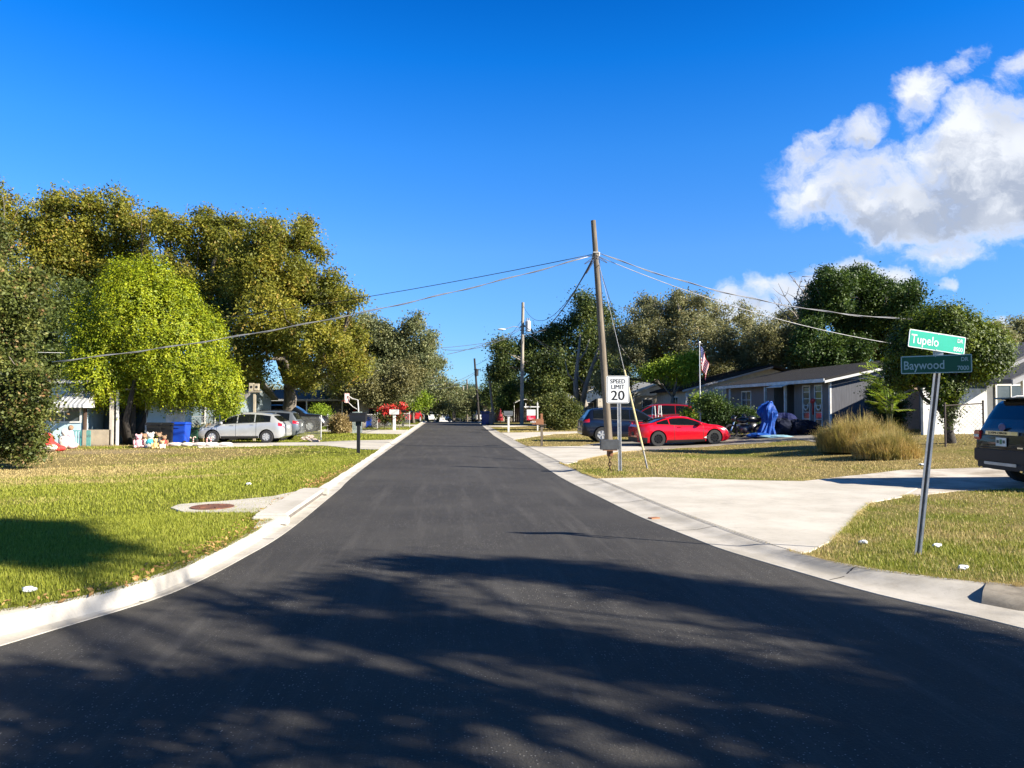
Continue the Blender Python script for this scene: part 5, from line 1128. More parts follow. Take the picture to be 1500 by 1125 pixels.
# dark carport house further up
Yc = 64; xa, xb = wx(330, Yc), wx(505, Yc); z0 = gh(xa, Yc) - .05
h = thing('house', 'dark house with a wide unlit carport behind the black truck', 'house', (xb, Yc, z0)); w_ = MB(); r_ = MB()
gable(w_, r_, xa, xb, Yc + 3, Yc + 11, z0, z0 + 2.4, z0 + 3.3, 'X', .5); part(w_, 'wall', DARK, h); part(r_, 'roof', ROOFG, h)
mb = MB(); mb.bx(xa, xb, Yc - .3, Yc + 3.2, z0 + 2.35, z0 + 2.5); part(mb, 'carport_roof', mat('carport_grey', (.30, .30, .29), .7), h)
for u in (.02, .35, .68, .98): x = xa + (xb - xa) * u; mb = MB(); mb.tube([(x, Yc - .1, z0), (x, Yc - .1, z0 + 2.35)], .06, 8); part(mb, 'carport_post', WHITE, h)
# distant low houses so the gaps between trunks are closed
for (p0, p1, Yc, m_, rm, lab) in ((560, 604, 108, CREAM, ROOFG, 'far pale house low behind the yellow-green tree on the left'), (708, 750, 118, BEIGE, ROOFD, 'far beige house low behind the leaning pole'), (800, 850, 120, CREAM, ROOFG, 'far cream house behind the large olive bush'), (640, 668, 165, WHITE, ROOFG, 'white building closing the street beyond the crest')):
    xa, xb = wx(p0, Yc), wx(p1, Yc); z0 = gh(xa, Yc) - .1; h = thing('house', lab, 'house', (xa, Yc, z0)); w_ = MB(); r_ = MB(); gable(w_, r_, xa, xb, Yc, Yc + 9, z0, z0 + 2.6, z0 + 3.7, 'X', .4); part(w_, 'wall', m_, h); part(r_, 'roof', rm, h); window(h, ((xa + xb) / 2, Yc, z0 + 1.5), 1.4, 1.2, '-Y', mull=(2, 1))

# ---------------------------------------------------------------- street furniture
WOOD = mat('weathered_pole', (.20, .165, .12), .9, col2=(.12, .095, .07), scale=3, bump=.5, stretch=(4, 4, .35))
WOODP = mat('pale_pole', (.36, .32, .26), .9, col2=(.24, .21, .17), scale=3, bump=.4, stretch=(4, 4, .35))
GALV = mat('galvanised', (.55, .54, .52), .5, metal=.3, col2=(.42, .41, .39), scale=9)
WIREM = mat('bright_wire', (.40, .40, .41), .5, metal=.3); WIRED = mat('dark_wire', (.06, .06, .065), .7)
def pole(label, base_px, D, top_px, r0, r1, m, hw=None, lean=0):
    """wooden pole; hw adds the transformer and lamp"""
    b = gD(base_px, D); top = at(top_px[0], top_px[1], D); t_ = thing('utility_pole', label, 'utility pole', tuple(b), 0, 'utility poles along the right kerb')
    mb = MB(); mb.tube([b - Vector((0, 0, .3)), b.lerp(top, .35), b.lerp(top, .7), top], [r0, r0 * .65 + r1 * .35, r0 * .3 + r1 * .7, r1], 14); mb.build('pole', m, t_, smooth=True); return t_, b, top
pm_, pb, pt_ = pole('tallest leaning brown utility pole beside the speed limit sign', 893, 31, (869, 323), .165, .10, WOOD)
att = pb.lerp(pt_, .845)
mb = MB(); mb.tube([att + Vector((-.14, 0, 0)), att + Vector((.16, 0, .0))], .018, 6); mb.box(att + Vector((0, 0, .12)), (.24, .26, .04)); mb.tube([att + Vector((.14, 0, 0)), att + Vector((.14, 0, .14))], .03, 6); mb.tube([att + Vector((-.14, 0, -.1)), att + Vector((-.14, 0, .06))], .03, 6)
mb.build('wire_bracket', GALV, pm_)
mb = MB(); mb.tube([pb.lerp(pt_, u) + Vector((.13, -.05, 0)) for u in (0.05, .3, .6, .84)], .012, 5); mb.build('ground_wire', WIRED, pm_)
for k, off in enumerate(((-.5, -.25), (.45, -.2), (-.35, -.55))):   # slack loops hanging beside the pole
    mb = MB(); P_ = []
    for i in range(13): a = i / 12; P_.append(att + Vector((off[0] * math.sin(math.pi * a) * (1.2 if k == 2 else 1), -.12, off[1] * 2.2 * math.sin(math.pi * a) * .6 - .1 * a)))
    mb.tube(P_, .012, 5); mb.build('service_loop', WIRED, pm_)
p2, b2, t2 = pole('pale straight utility pole with a grey transformer can and lamp arm', 764, 74, (766, 443), .19, .14, WOODP)
q = at(771, 478, 74); mb = MB(); mb.lathe([(.0, -.55), (.26, -.5), (.27, .45), (.2, .52), (.05, .56)], q + Vector((.15, -.15, 0)), 16); c_ = mb.build('transformer', mat('transformer_grey', (.55, .56, .57), .5), p2, smooth=True)
mb = MB(); mb.tube([q + Vector((.05, -.15, .5)), q + Vector((.05, -.15, .8))], .05, 8); mb.tube([q + Vector((.25, -.15, .5)), q + Vector((.25, -.15, .8))], .05, 8); mb.build('bushing', mat('porcelain', (.30, .28, .26), .3), c_)
mb = MB(); a_ = at(765, 480, 74); e_ = at(740, 484, 74); mb.tube([a_, a_.lerp(e_, .5) + Vector((0, 0, .25)), e_ + Vector((0, 0, .15))], .03, 8); mb.build('lamp_arm', GALV, p2)
mb = MB(); mb.blob(e_ + Vector((-.35, 0, .1)), (.42, .16, .09), 1, 8, .0); mb.build('lamp_head', mat('lamp_white', (.7, .7, .7), .4), p2, smooth='all')
mb = MB(); mb.tube([at(762, 478, 74), at(770, 478, 74)], .07, 6); mb.tube([at(762, 484, 74), at(768, 484, 74)], .07, 6); mb.build('wire_bracket', BLACKP, p2)
p3, b3, t3 = pole('thin brown utility pole leaning left beyond the white mailbox post', 724, 86, (714, 533), .15, .11, WOODP)
p4, b4, t4 = pole('near-black utility pole with a dark transformer beyond the crest', 702, 112, (695, 525), .19, .14, mat('creosote', (.03, .025, .022), .9))
mb = MB(); q4 = at(698, 546, 112); mb.lathe([(.0, -.5), (.3, -.45), (.3, .5), (.05, .6)], q4, 12); mb.build('transformer', BLACKP, p4); mb = MB(); mb.tube([at(694, 541, 112), at(703, 541, 112)], .06, 6); mb.build('crossarm', BLACKP, p4)
pole('farthest pale utility pole, left one of the far pair', 680, 150, (678.5, 564), .2, .14, WOODP); pole('far brown utility pole, right one of the far pair', 684.5, 140, (684, 556), .17, .12, WOOD)
pole('short dark far pole standing between the far pair and the black pole', 692, 130, (691, 570), .2, .15, mat('creosote', (.03, .025, .022), .9))

def wire(label, a, b, sag, r=.014, m=None, n=26, group='overhead wires', twist=False):
    a = Vector(a); b = Vector(b); P_ = [a.lerp(b, i / n) - Vector((0, 0, sag * 4 * (i / n) * (1 - i / n))) for i in range(n + 1)]
    t = MB(); org = a.copy(); t.tube(P_, r, 5)
    if twist:     # second conductor wound round the first
        Q = []
        for i in range(n * 6 + 1):
            u = i / (n * 6); c = a.lerp(b, u) - Vector((0, 0, sag * 4 * u * (1 - u))); an = u * (a - b).length * 2.2; Q.append(c + Vector((0, math.cos(an) * .03, math.sin(an) * .035)))
        t.tube(Q, r * .8, 4)
    o = t.build('power_line', m or WIRED, None, tuple(org), smooth='all'); tag(o, label, 'cable', group); return o
wire('bright twisted service wire from the tallest pole to the blue house', att + Vector((-.15, 0, 0)), at(76, 530, 31.6), .5, .017, WIREM, twist=True)
wire('upper faint wire from the tallest pole into the left oaks', att + Vector((-.15, 0, .05)), at(-60, 490, 52), .9, .016, WIRED)
wire('lower faint wire behind the cedar on the left', at(330, 500, 48), at(20, 515, 40), .3, .013, WIREM)
wire('thick sagging cable from the tallest pole down to the transformer pole', att + Vector((-.1, .1, -.1)), at(768, 476, 74), 1.6, .03)
wire('thin sagging wire from the tallest pole to the pale transformer pole', att + Vector((-.1, .1, -.2)), at(767, 449, 74), 1.9, .016)
wire('upper twisted wire from the tallest pole to the right', att + Vector((.15, 0, .1)), at(1340, 468, 31), .55, .016, WIREM, twist=True)
wire('lower wire from the tallest pole to the grey house roof', att + Vector((.15, 0, -.05)), at(1325, 506, 33), .45, .016, WIREM)
wire('slack wire from the transformer pole toward the flagpole house', at(769, 486, 74), at(960, 545, 60), 1.0, .018)
wire('second slack wire from the transformer pole to the white roofed house', at(769, 484, 74), at(940, 545, 66), 1.4, .018)
wire('wire from the transformer pole to the live oaks across the street', at(763, 482, 74), at(648, 512, 62), .7, .022)
wire('lower wire from the transformer pole across the street', at(763, 480, 74), at(655, 519, 62), .3, .022)
wire('wire from the transformer pole rising to the left oaks', at(800, 483, 80), at(640, 510, 70), .3, .02)
wire('wire from the transformer pole down to the black pole', at(764, 486, 74), at(698, 543, 112), 1.0, .022)
wire('upper wire from the transformer pole to the black pole', at(764, 470, 74), at(696, 535, 112), .7, .02)
wire('wire crossing from the black pole to the left trees', at(696, 545, 112), at(628, 565, 95), .5, .025)
wire('lower wire crossing from the black pole to the left trees', at(696, 547, 112), at(640, 570, 95), .5, .025)
wire('long wire from the leaning pole to the dark trees on the right', at(714, 538, 86), at(790, 505, 84), .2, .02)
wire('thin guy wire from the tallest pole toward the kerb weeds', att + Vector((.1, -.1, -.4)), at(903, 470, 27), 0, .012)
# down guy with its yellow guard
ga = gp(949, 687); gtop = att + Vector((.05, -.1, -.1)); d_ = (gtop - ga)
t_ = thing('guy_wire', 'slanting guy wire with a yellow sleeve behind the speed limit sign', 'guy wire', tuple(ga)); mb = MB(); mb.tube([ga, gtop], .009, 5); mb.build('wire', GALV, t_)
mb = MB(); mb.tube([ga - Vector((0, 0, .05)), ga + d_ * .075], .022, 7); mb.build('anchor_rod', mat('pale_rod', (.45, .43, .38), .6), t_)
mb = MB(); mb.tube([ga + d_ * .06, ga + d_ * .37], .032, 8); mb.build('guard_sleeve', mat('faded_yellow', (.62, .50, .22), .6, col2=(.5, .42, .25), scale=3), t_, smooth=True)
# old metal stake wire seen left of the sign
# speed limit sign
sb = gp(908.5, 690); D_ = sb.dot(CF); t_ = thing('speed_limit_sign', 'white SPEED LIMIT 20 sign on a galvanised post beside the leaning pole', 'road sign', tuple(sb), -R(7))
def uchannel(mb, z0, z1, w=.075, d=.035, th=.006, y=0.0, top=(0, 0)):
    n = 6
    for (xa, xb, ya, yb) in ((-w / 2, -w / 2 + th, 0, d), (w / 2 - th, w / 2, 0, d), (-w / 2 + th, w / 2 - th, d - th, d), (-w / 2 - .013, -w / 2, 0, th), (w / 2, w / 2 + .013, 0, th)):
        vs = []
        for (z, ox, oy) in ((z0, 0, 0), (z1, top[0], top[1])): vs += [(xa + ox, ya + oy + y, z), (xb + ox, ya + oy + y, z), (xb + ox, yb + oy + y, z), (xa + ox, yb + oy + y, z)]
        mb.add(vs, [(0, 1, 2, 3), (4, 5, 6, 7), (0, 1, 5, 4), (1, 2, 6, 5), (2, 3, 7, 6), (3, 0, 4, 7)])
mb = MB(); uchannel(mb, -.3, 2.35, top=(-.03, 0)); mb.build('post', GALV, t_, local=True)
zc = CAMH + (596 - 570.5) / FPX * D_ - sb.z
def round_rect(w, h, r, n=5):
    P_ = []
    for cx, cy, a0 in ((w / 2 - r, h / 2 - r, 0), (-w / 2 + r, h / 2 - r, 90), (-w / 2 + r, -h / 2 + r, 180), (w / 2 - r, -h / 2 + r, 270)):
        for k in range(n + 1): a = R(a0 + 90 * k / n); P_.append((cx + r * math.cos(a), cy + r * math.sin(a)))
    return P_
SIGNW = mat('sign_white', (.80, .80, .78), .45, col2=(.74, .74, .72), scale=2); SIGNK = mat('sign_black', (.012, .012, .012), .5)
def panel(w, h, r, y0, y1, zc, name, m, parent, xc=0, rot=0):
    mb = MB(); P_ = round_rect(w, h, r); c, s = math.cos(rot), math.sin(rot); P_ = [(x * c - z * s + xc, x * s + z * c + zc) for x, z in P_]; mb.prism(P_, 'Y', y0, y1); return mb.build(name, m, parent, local=True)
SW, SH = .61, .735
pn = panel(SW, SH, .04, -.012, -.009, zc, 'sign_panel', SIGNW, t_, -.055)
mb = MB(); A_ = round_rect(SW - .035, SH - .035, .03); B_ = round_rect(SW - .058, SH - .058, .022); n = len(A_)
mb.add([(x - .055, -.0135, z + zc) for x, z in A_] + [(x - .055, -.0135, z + zc) for x, z in B_], [(i, (i + 1) % n, n + (i + 1) % n, n + i) for i in range(n)]); mb.build('border', SIGNK, pn, local=True)
for k_ in (-1, 1):      # two strokes a few millimetres apart give the sign's heavy lettering
    for w_, sz, zz, xs_, off in (('SPEED', .165, .165, .92, .0022), ('LIMIT', .165, .015, .92, .0022), ('20', .37, -.285, 1.02, .006)):
        text(w_, sz, SIGNK, pn, (-.055 + k_ * off, -.014 - .0004 * k_, zc + zz), xs=xs_, name='lettering', align='CENTER')
mb = MB()
for z in (.2, -.2): mb.lathe([(.012, -.018), (.012, -.012)], (-.03, 0, zc + z), 8, axis='Y')
mb.build('bolt', GALV, t_, local=True)

# street name post
b = gp(1340, 813); Dn = b.dot(CF); t_ = thing('street_name_post', 'leaning galvanised post carrying two green street name blades', 'street sign', tuple(b), -R(22))
topw = at(1374, 520, Dn) - b; cz, sz = math.cos(R(22)), math.sin(R(22)); tl = Vector((topw.x * cz - topw.y * sz, topw.x * sz + topw.y * cz, topw.z))   # into the post's own axes
mb = MB(); uchannel(mb, -.3, tl.z - .10, w=.046, d=.03, th=.008, top=(tl.x, tl.y)); mb.build('post', GALV, t_, local=True)
mb = MB(); mb.add([(-.015, .020, -.2), (.015, .020, -.2), (tl.x + .015, tl.y + .020, tl.z - .11), (tl.x - .015, tl.y + .020, tl.z - .11)], [(0, 1, 2, 3)]); mb.build('post_web', mat('dark_web', (.07, .055, .045), .8, col2=(.15, .13, .11), scale=6), t_, local=True)  # dark brown strip down the middle of the channel
mb = MB(); mb.box((tl.x, tl.y - .01, tl.z + .075), (.10, .03, .16)); mb.box((tl.x, tl.y - .01, tl.z - .10), (.05, .03, .08)); mb.build('bracket', GALV, t_, local=True)
GR1 = mat('sign_green', (.0, .40, .27), .4, col2=(.0, .36, .24), scale=3); GR2 = mat('sign_green_shaded', (.006, .085, .032), .5, col2=(.005, .07, .028), scale=3); REF = mat('sign_lettering', (.80, .84, .82), .45); REF2 = mat('shaded_lettering', (.42, .52, .47), .5)  # lower blade's green and lettering are darkened to carry its shade
def blade(label, cxp, w, h, yaw, roll, green, let, word, num, wsize, xs):
    p = at(cxp[0], cxp[1], Dn - .05); o = thing('street_name_sign', label, 'street sign', tuple(p), yaw); o.rotation_euler = (0, roll, yaw)
    pan = panel(w, h, .012, -.004, .004, 0, 'blade', let, o); g = panel(w - .022, h - .022, .006, -.006, -.0042, 0, 'green_field', green, o)
    text(word, wsize, let, o, (-w * .465, -.0065, -h * .26), xs=xs, name='lettering', weight=.0012); text('DR', .062, let, o, (w * .45, -.0065, h * .13), xs=.85, align='RIGHT', name='lettering', weight=.001); text(num, .068, let, o, (w * .46, -.0065, -h * .36), xs=.85, align='RIGHT', name='lettering', weight=.001)
    mb = MB(); mb.lathe([(.006, -.008), (.006, -.004)], (0, 0, h * .44), 8, axis='Y'); mb.lathe([(.006, -.008), (.006, -.004)], (0, 0, -h * .44), 8, axis='Y'); mb.build('bolt', GALV, o, local=True); return o
blade('bright green Tupelo DR 8500 blade tilted to the right, upper of two', (1372.5, 501), .70, .205, R(2), R(7.5), GR1, REF, 'Tupelo', '8500', .148, .82)
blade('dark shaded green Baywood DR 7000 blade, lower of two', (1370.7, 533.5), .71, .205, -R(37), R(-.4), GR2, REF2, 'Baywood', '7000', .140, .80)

# mailboxes
def mailbox(label, px, py, h, ln, w, bh, col, postm, rz, post='square', flag=False, pr=.05, D=None, twist=0, arch=True, name='mailbox'):
    b = gp(px, py) if D is None else gD(px, D); t_ = thing(name, label, 'mailbox', tuple(b), rz, 'mailboxes along the kerbs')
    mb = MB()
    if post == 'square': mb.box((0, 0, h / 2 - .1), (pr * 2, pr * 2, h + .2)); mb.build('post', postm, t_, local=True, bevel=.006)
    mb = MB(); n = 8; A = [(-w / 2, 0), (w / 2, 0), (w / 2, bh * .5)] + [(w / 2 * math.cos(math.pi * k / n), bh * .5 + bh * .5 * math.sin(math.pi * k / n)) for k in range(1, n)] + [(-w / 2, bh * .5)] if arch else [(-w / 2, 0), (w / 2, 0), (w / 2, bh), (-w / 2, bh)]
    mb.prism([(y, z + h) for y, z in A], 'X', -ln / 2, ln / 2); o = mb.build('box', col, t_, local=True, smooth=True)
    mb = MB(); mb.prism([(y * 1.05, (z - bh / 2) * 1.05 + bh / 2 + h) for y, z in A], 'X', -ln / 2 - .02, -ln / 2 - .002); d = mb.build('door', col, t_, local=True); mb = MB(); mb.box((-ln / 2 - .03, 0, h + bh * .8), (.02, .04, .02)); mb.build('knob', GALV, d, local=True)
    mb = MB(); mb.box((0, 0, h - .015), (ln * .8, w * .9, .03)); mb.box((.0, 0, h - .1), (ln * .35, .04, .16)); mb.build('bracket', postm, t_, local=True)
    if flag: mb = MB(); mb.box((ln * .1, -w / 2 - .01, h + bh * .75), (.2, .01, .05)); mb.box((ln * .18, -w / 2 - .01, h + bh * .5), (.03, .01, .2)); mb.build('flag', mat('flag_red', (.5, .03, .02), .5), t_, local=True)
    return t_, b, o
BOXB = mat('black_box', (.014, .014, .016), .45, spec=.4); BOXW = mat('white_box', (.72, .70, .66), .5); BOXG = mat('grey_box', (.10, .11, .12), .55)
mailbox('black mailbox on a black post at the edge of the left lawn', 525, 664, 1.16, .56, .34, .30, BOXB, BOXB, CRA, pr=.055)
mailbox('white mailbox on a white post at the second left driveway', 577.5, 630.5, 1.15, .60, .36, .33, BOXW, BOXW, CRA, pr=.09, arch=False)
mailbox('small black mailbox in front of the red flowers', 590, 624.5, 1.25, .50, .3, .3, BOXB, BOXB, CRA, pr=.09)
mailbox('tiny white mailbox with a red top near the crest on the left', 605, 617.6, 1.1, .6, .4, .32, BOXW, BOXW, CRA, pr=.07, flag=True)
mailbox('dark grey mailbox on a leaning white post at the right kerb', 745, 633.5, 1.15, .60, .30, .30, BOXG, BOXW, CRA, pr=.065)
RUST = mat('rusty_wood', (.33, .14, .06), .8, col2=(.20, .09, .05), scale=8, bump=.3)
t_, b, o = mailbox('rusty orange mailbox on a weathered patched post before the sale sign', 793.5, 653.5, .95, .50, .26, .24, RUST, WOOD, CRA, pr=.05, arch=False)
o.location.x = -.17; mb = MB(); mb.box((0, 0, 1.25), (.10, .10, .35)); mb.build('post_top', RUST, t_, local=True)
for k in range(4): mb = MB(); mb.box((-.30 + k * .06, -.135, 1.06 + .01 * (k % 2)), (.035, .006, .07)); mb.build('house_digit', BOXW, o, local=True)
# chain-post mailbox
t_, b, o = mailbox('dark grey mailbox standing on a welded chain post beside the speed limit sign', 893.5, 691.5, .60, .46, .26, .25, mat('slate_box', (.07, .075, .08), .6, col2=(.05, .052, .056), bump=.3), RUST, CRA, post=None, arch=False)
RUSTC = mat('rusty_chain', (.10, .045, .02), .85, col2=(.04, .02, .012), scale=14, bump=.5)
for k in range(7):
    mb = MB(); P_ = []; zc_ = .045 + k * .085; 
    for i in range(13): a = 2 * math.pi * i / 12; u, v = .036 * math.cos(a), .055 * math.sin(a); P_.append((u if k % 2 == 0 else u * .25, u * .97 if k % 2 else 0, zc_ + v))
    mb.tube(P_, .013, 6, caps=False); mb.build('chain_link', RUSTC, t_, local=True, smooth='all')

# for-sale sign: white post with a swinging arm
b = gp(787.5, 631); t_ = thing('sale_sign', 'white post frame holding a white and red property sign by the olive bush', 'sign', tuple(b), CRA)
mb = MB(); mb.box((0, 0, .95), (.10, .10, 2.1)); mb.build('post', WHITE, t_, local=True, bevel=.008); mb = MB(); mb.box((-.42, 0, 1.72), (1.1, .08, .08)); mb.build('arm', WHITE, t_, local=True)
mb = MB(); mb.prism([(-.03, 2.0), (.03, 2.0), (0, 2.12)], 'Y', -.04, .04); mb.build('finial', WHITE, t_, local=True)
SR = mat('sign_red', (.62, .02, .06), .45); mb = MB(); mb.box((-.46, 0, 1.31), (.62, .012, .42)); w_ = mb.build('white_panel', SIGNW, t_, local=True); mb = MB(); mb.box((-.46, 0, .93), (.62, .012, .33)); r_ = mb.build('red_panel', SR, t_, local=True)
mb = MB(); mb.box((-.46, -.010, 1.32), (.035, .006, .09)); mb.build('emblem', mat('emblem_grey', (.35, .36, .38), .5), w_, local=True)
mb = MB()
for dx, w, z in ((-.13, .16, .99), (-.02, .38, .90), (.02, .30, .83)): mb.box((-.46 + dx, -.010, z), (w, .006, .035))
mb.build('small_print', mat('pale_pink', (.8, .55, .6), .5), r_, local=True)

# wheeled bins
def bin_(label, px, py, col, lid=None, h=1.05, w=.6, D=None, rz=None, grp='wheeled bins and cans'):
    b = gp(px, py) if D is None else gD(px, D); t_ = thing('wheeled_bin', label, 'bin', tuple(b), CRA + R(90) if rz is None else rz, grp); mb = MB(); w2, d2 = w / 2, w * .55; vs = []
    for z, k in ((.06, .78), (h * .9, 1.0)): vs += [(-d2 * k, -w2 * k, z), (d2 * k, -w2 * k, z), (d2 * k, w2 * k, z), (-d2 * k, w2 * k, z)]
    mb.add(vs, [(0, 1, 2, 3), (4, 5, 6, 7), (0, 1, 5, 4), (1, 2, 6, 5), (2, 3, 7, 6), (3, 0, 4, 7)]); mb.build('body', col, t_, local=True, bevel=.025)
    mb = MB(); mb.prism([(-d2 - .04, h * .9 + .01), (d2 + .02, h * .9 + .01), (d2 * .6, h), (-d2 * .7, h * 1.02), (-d2 - .04, h * .95)], 'Y', -w2 - .03, w2 + .03); mb.build('lid', lid or col, t_, local=True, bevel=.01)
    for sg in (1, -1): mb = MB(); mb.lathe([(.12, -.03), (.12, .03)], (-d2 * .8, sg * (w2 * .8 + .03), .12), 14, axis='Y'); mb.build('wheel', RUBBER, t_, local=True)
    mb = MB(); mb.tube([(-d2 - .1, -w2 * .8, h * .88), (-d2 - .1, w2 * .8, h * .88)], .018, 6); mb.build('handle', BLACKP, t_, local=True); return t_
BLUE = mat('bin_blue', (.008, .06, .42), .4, col2=(.006, .045, .34), scale=3); BGREY = mat('bin_grey', (.12, .12, .13), .5); BBLK = mat('bin_black', (.012, .013, .014), .5); BGRN = mat('bin_green', (.015, .06, .035), .5)
bin_('bright blue recycling bin in front of the pale blue shed', 265, 652.5, BLUE, h=1.08, w=.66)
bin_('black wheeled bin beside the bright blue one', 246, 652.5, BBLK, h=1.05, w=.68)
bin_('leftmost black bin before the shed, behind the stuffed toys', 229, 652.5, BBLK, h=1.05, w=.64)
bin_('small dark green bin between the blue bin and silver hatchback', 285, 650, BGRN, h=.78, w=.42)
bin_('blue bin behind the chain link fence on the left', 541, 623.5, BLUE, D=62); bin_('grey bin behind the chain link fence on the left', 547.5, 623.5, BGREY, D=62)
bin_('navy bin standing open beside the right kerb near the crest', 711, 622, mat('bin_navy', (.012, .04, .20), .4), D=72, h=1.3, w=.8); bin_('grey bin beside the navy bin at the right kerb', 718, 622, BGREY, D=72, h=1.2, w=.7)

# fences
def chain_fence(label, a, b, h=1.15, step=2.4, mesh=.14, name='chain_link_fence', m=None):
    a, b = Vector(a), Vector(b); t_ = thing(name, label, 'fence', tuple(a)); L = (b - a).length; n = max(1, round(L / step)); m = m or GALV
    for i in range(n + 1): p = a.lerp(b, i / n); p.z = gh(p.x, p.y); mb = MB(); mb.tube([p - Vector((0, 0, .1)), p + Vector((0, 0, h + .05))], .03, 8); mb.lathe([(.04, 0), (.03, .05)], p + Vector((0, 0, h + .05)), 8); mb.build('fence_post', m, t_)
    za, zb = gh(a.x, a.y), gh(b.x, b.y); A = Vector((a.x, a.y, za)); B = Vector((b.x, b.y, zb)); mb = MB(); mb.tube([A + Vector((0, 0, h)), B + Vector((0, 0, h))], .022, 6); mb.build('top_rail', m, t_)
    mb = MB(); d = (B - A) / L; k = -h
    while k < L:
        for sg in (1, -1):
            u0, u1 = k, k + h; z0, z1 = (.03, h - .02) if sg > 0 else (h - .02, .03); c0, c1 = max(0, u0), min(L, u1)
            if c1 > c0: mb.tube([A + d * c0 + Vector((0, 0, z0 + (z1 - z0) * (c0 - u0) / h)), A + d * c1 + Vector((0, 0, z0 + (z1 - z0) * (c1 - u0) / h))], .004, 3, caps=False)
        k += mesh
    mb.build('wire_mesh', m, t_); return t_
chain_fence('chain link fence with green posts in front of the dark house on the left', gD(480, 55), gD(522, 52)); chain_fence('far chain link fence beyond the blue and grey bins', gD(527, 56), gD(600, 62), step=2.0)
chain_fence('short fence rail between the grey crossover and the lawn edge post', gD(436, 46), gD(470.5, 39.5), h=1.2, step=8, mesh=.2)
chain_fence('fence rail behind the shed and green bin', gD(275, 41), gD(322, 41), h=1.25, step=4, mesh=.2)
chain_fence('dark rusty fence between the cedar trunk and the dark SUV', gD(1384, 25), gD(1440, 25), h=1.35, step=1.3, m=mat('rust_fence', (.08, .06, .05), .8))
# grey-green gate panel
b = gp(523, 629); t_ = thing('gate', 'pale grey-green picket gate behind the black mailbox', 'gate', tuple(b)); GG = mat('gate_grey', (.30, .36, .34), .6, col2=(.2, .25, .24)); p_ = gD(517, 48); q_ = gD(530, 48)
for k in range(9): r = p_.lerp(q_, k / 8); mb = MB(); mb.box((r.x, r.y, r.z + .72), (.045, .03, 1.35)); mb.build('picket', GG, t_)
mb = MB(); mb.tube([p_ + Vector((0, .03, .3)), q_ + Vector((0, .03, .3))], .025, 5); mb.tube([p_ + Vector((0, .03, 1.2)), q_ + Vector((0, .03, 1.2))], .025, 5); mb.build('rail', GG, t_)
chainw = MB()

# birdhouse on a tall post
b = gD(373, 40); t_ = thing('birdhouse', 'two-box wooden birdhouse on a tall pale post behind the silver hatchback', 'birdhouse', tuple(b)); PINE = mat('pine', (.42, .36, .26), .8, col2=(.32, .27, .19)); z = lambda py: CAMH + (596 - py) / FPX * 40
mb = MB(); mb.box((b.x, b.y, (b.z + z(576)) / 2), (.12, .12, z(576) - b.z)); mb.build('post', PINE, t_)
for px, h in ((368.5, .42), (376, .36)): x = at(px, 596, 40).x; mb = MB(); mb.box((x, b.y, z(567)), (.22, .22, h)); hb = mb.build('nest_box', PINE, t_); mb = MB(); mb.lathe([(.07, -.116), (.07, -.112)], (x, b.y, z(567)), 12, axis='Y'); mb.build('entrance', DARK, hb)
mb = MB(); mb.box((b.x + .02, b.y, z(574)), (.62, .3, .04)); mb.build('shelf', PINE, t_)

# basketball hoop
b = gD(525, 50); t_ = thing('basketball_hoop', 'basketball hoop with a red and white backboard on a bent grey pole', 'basketball hoop', tuple(b)); z = lambda py: CAMH + (596 - py) / FPX * 50
P_ = [b, Vector((b.x, b.y, z(600))), at(524, 586, 50), at(516, 584, 50), at(510, 580, 50)]; mb = MB(); mb.tube(P_, .05, 8); mb.tube([at(524, 600, 50), at(517, 596, 50), at(511, 590, 50)], .03, 6); mb.build('pole', GALV, t_)
mb = MB(); c = at(508, 583, 50); mb.box(c, (.42, .05, .62), rz=.9); bb = mb.build('backboard', mat('backboard', (.35, .14, .14), .6, col2=(.5, .42, .4), scale=6), t_); mb = MB(); P_ = [c + Vector((.22 * math.cos(a) - .1, -.35 + .22 * math.sin(a), -.2)) for a in np.linspace(0, 6.283, 13)]; mb.tube(P_, .015, 5); mb.build('rim', mat('rim_red', (.4, .05, .03), .5), t_)
# black enclosed trailer
b = gD(504, 66); t_ = thing('trailer', 'black box trailer parked behind the basketball hoop', 'trailer', tuple(b)); mb = MB(); mb.box((b.x, b.y, b.z + 1.5), (2.7, 1.9, 1.9)); mb.build('box', BLACKP, t_, bevel=.06)
mb = MB(); mb.box((b.x, b.y, b.z + .47), (2.9, 1.6, .12)); mb.tube([(b.x + 1.4, b.y, b.z + .45), (b.x + 2.3, b.y, b.z + .45)], .05, 6); mb.build('chassis', BLACKP, t_)
for sx in (-.4, .4): mb = MB(); mb.lathe([(.33, -.1), (.33, .1)], (b.x + sx * 1.0, b.y - .9, b.z + .33), 18, axis='Y'); mb.build('wheel', RUBBER, t_)
mb = MB(); mb.bx(b.x - .9, b.x - .2, b.y - .97, b.y - .955, b.z + .7, b.z + 2.2); mb.build('side_door', BOXG, t_)

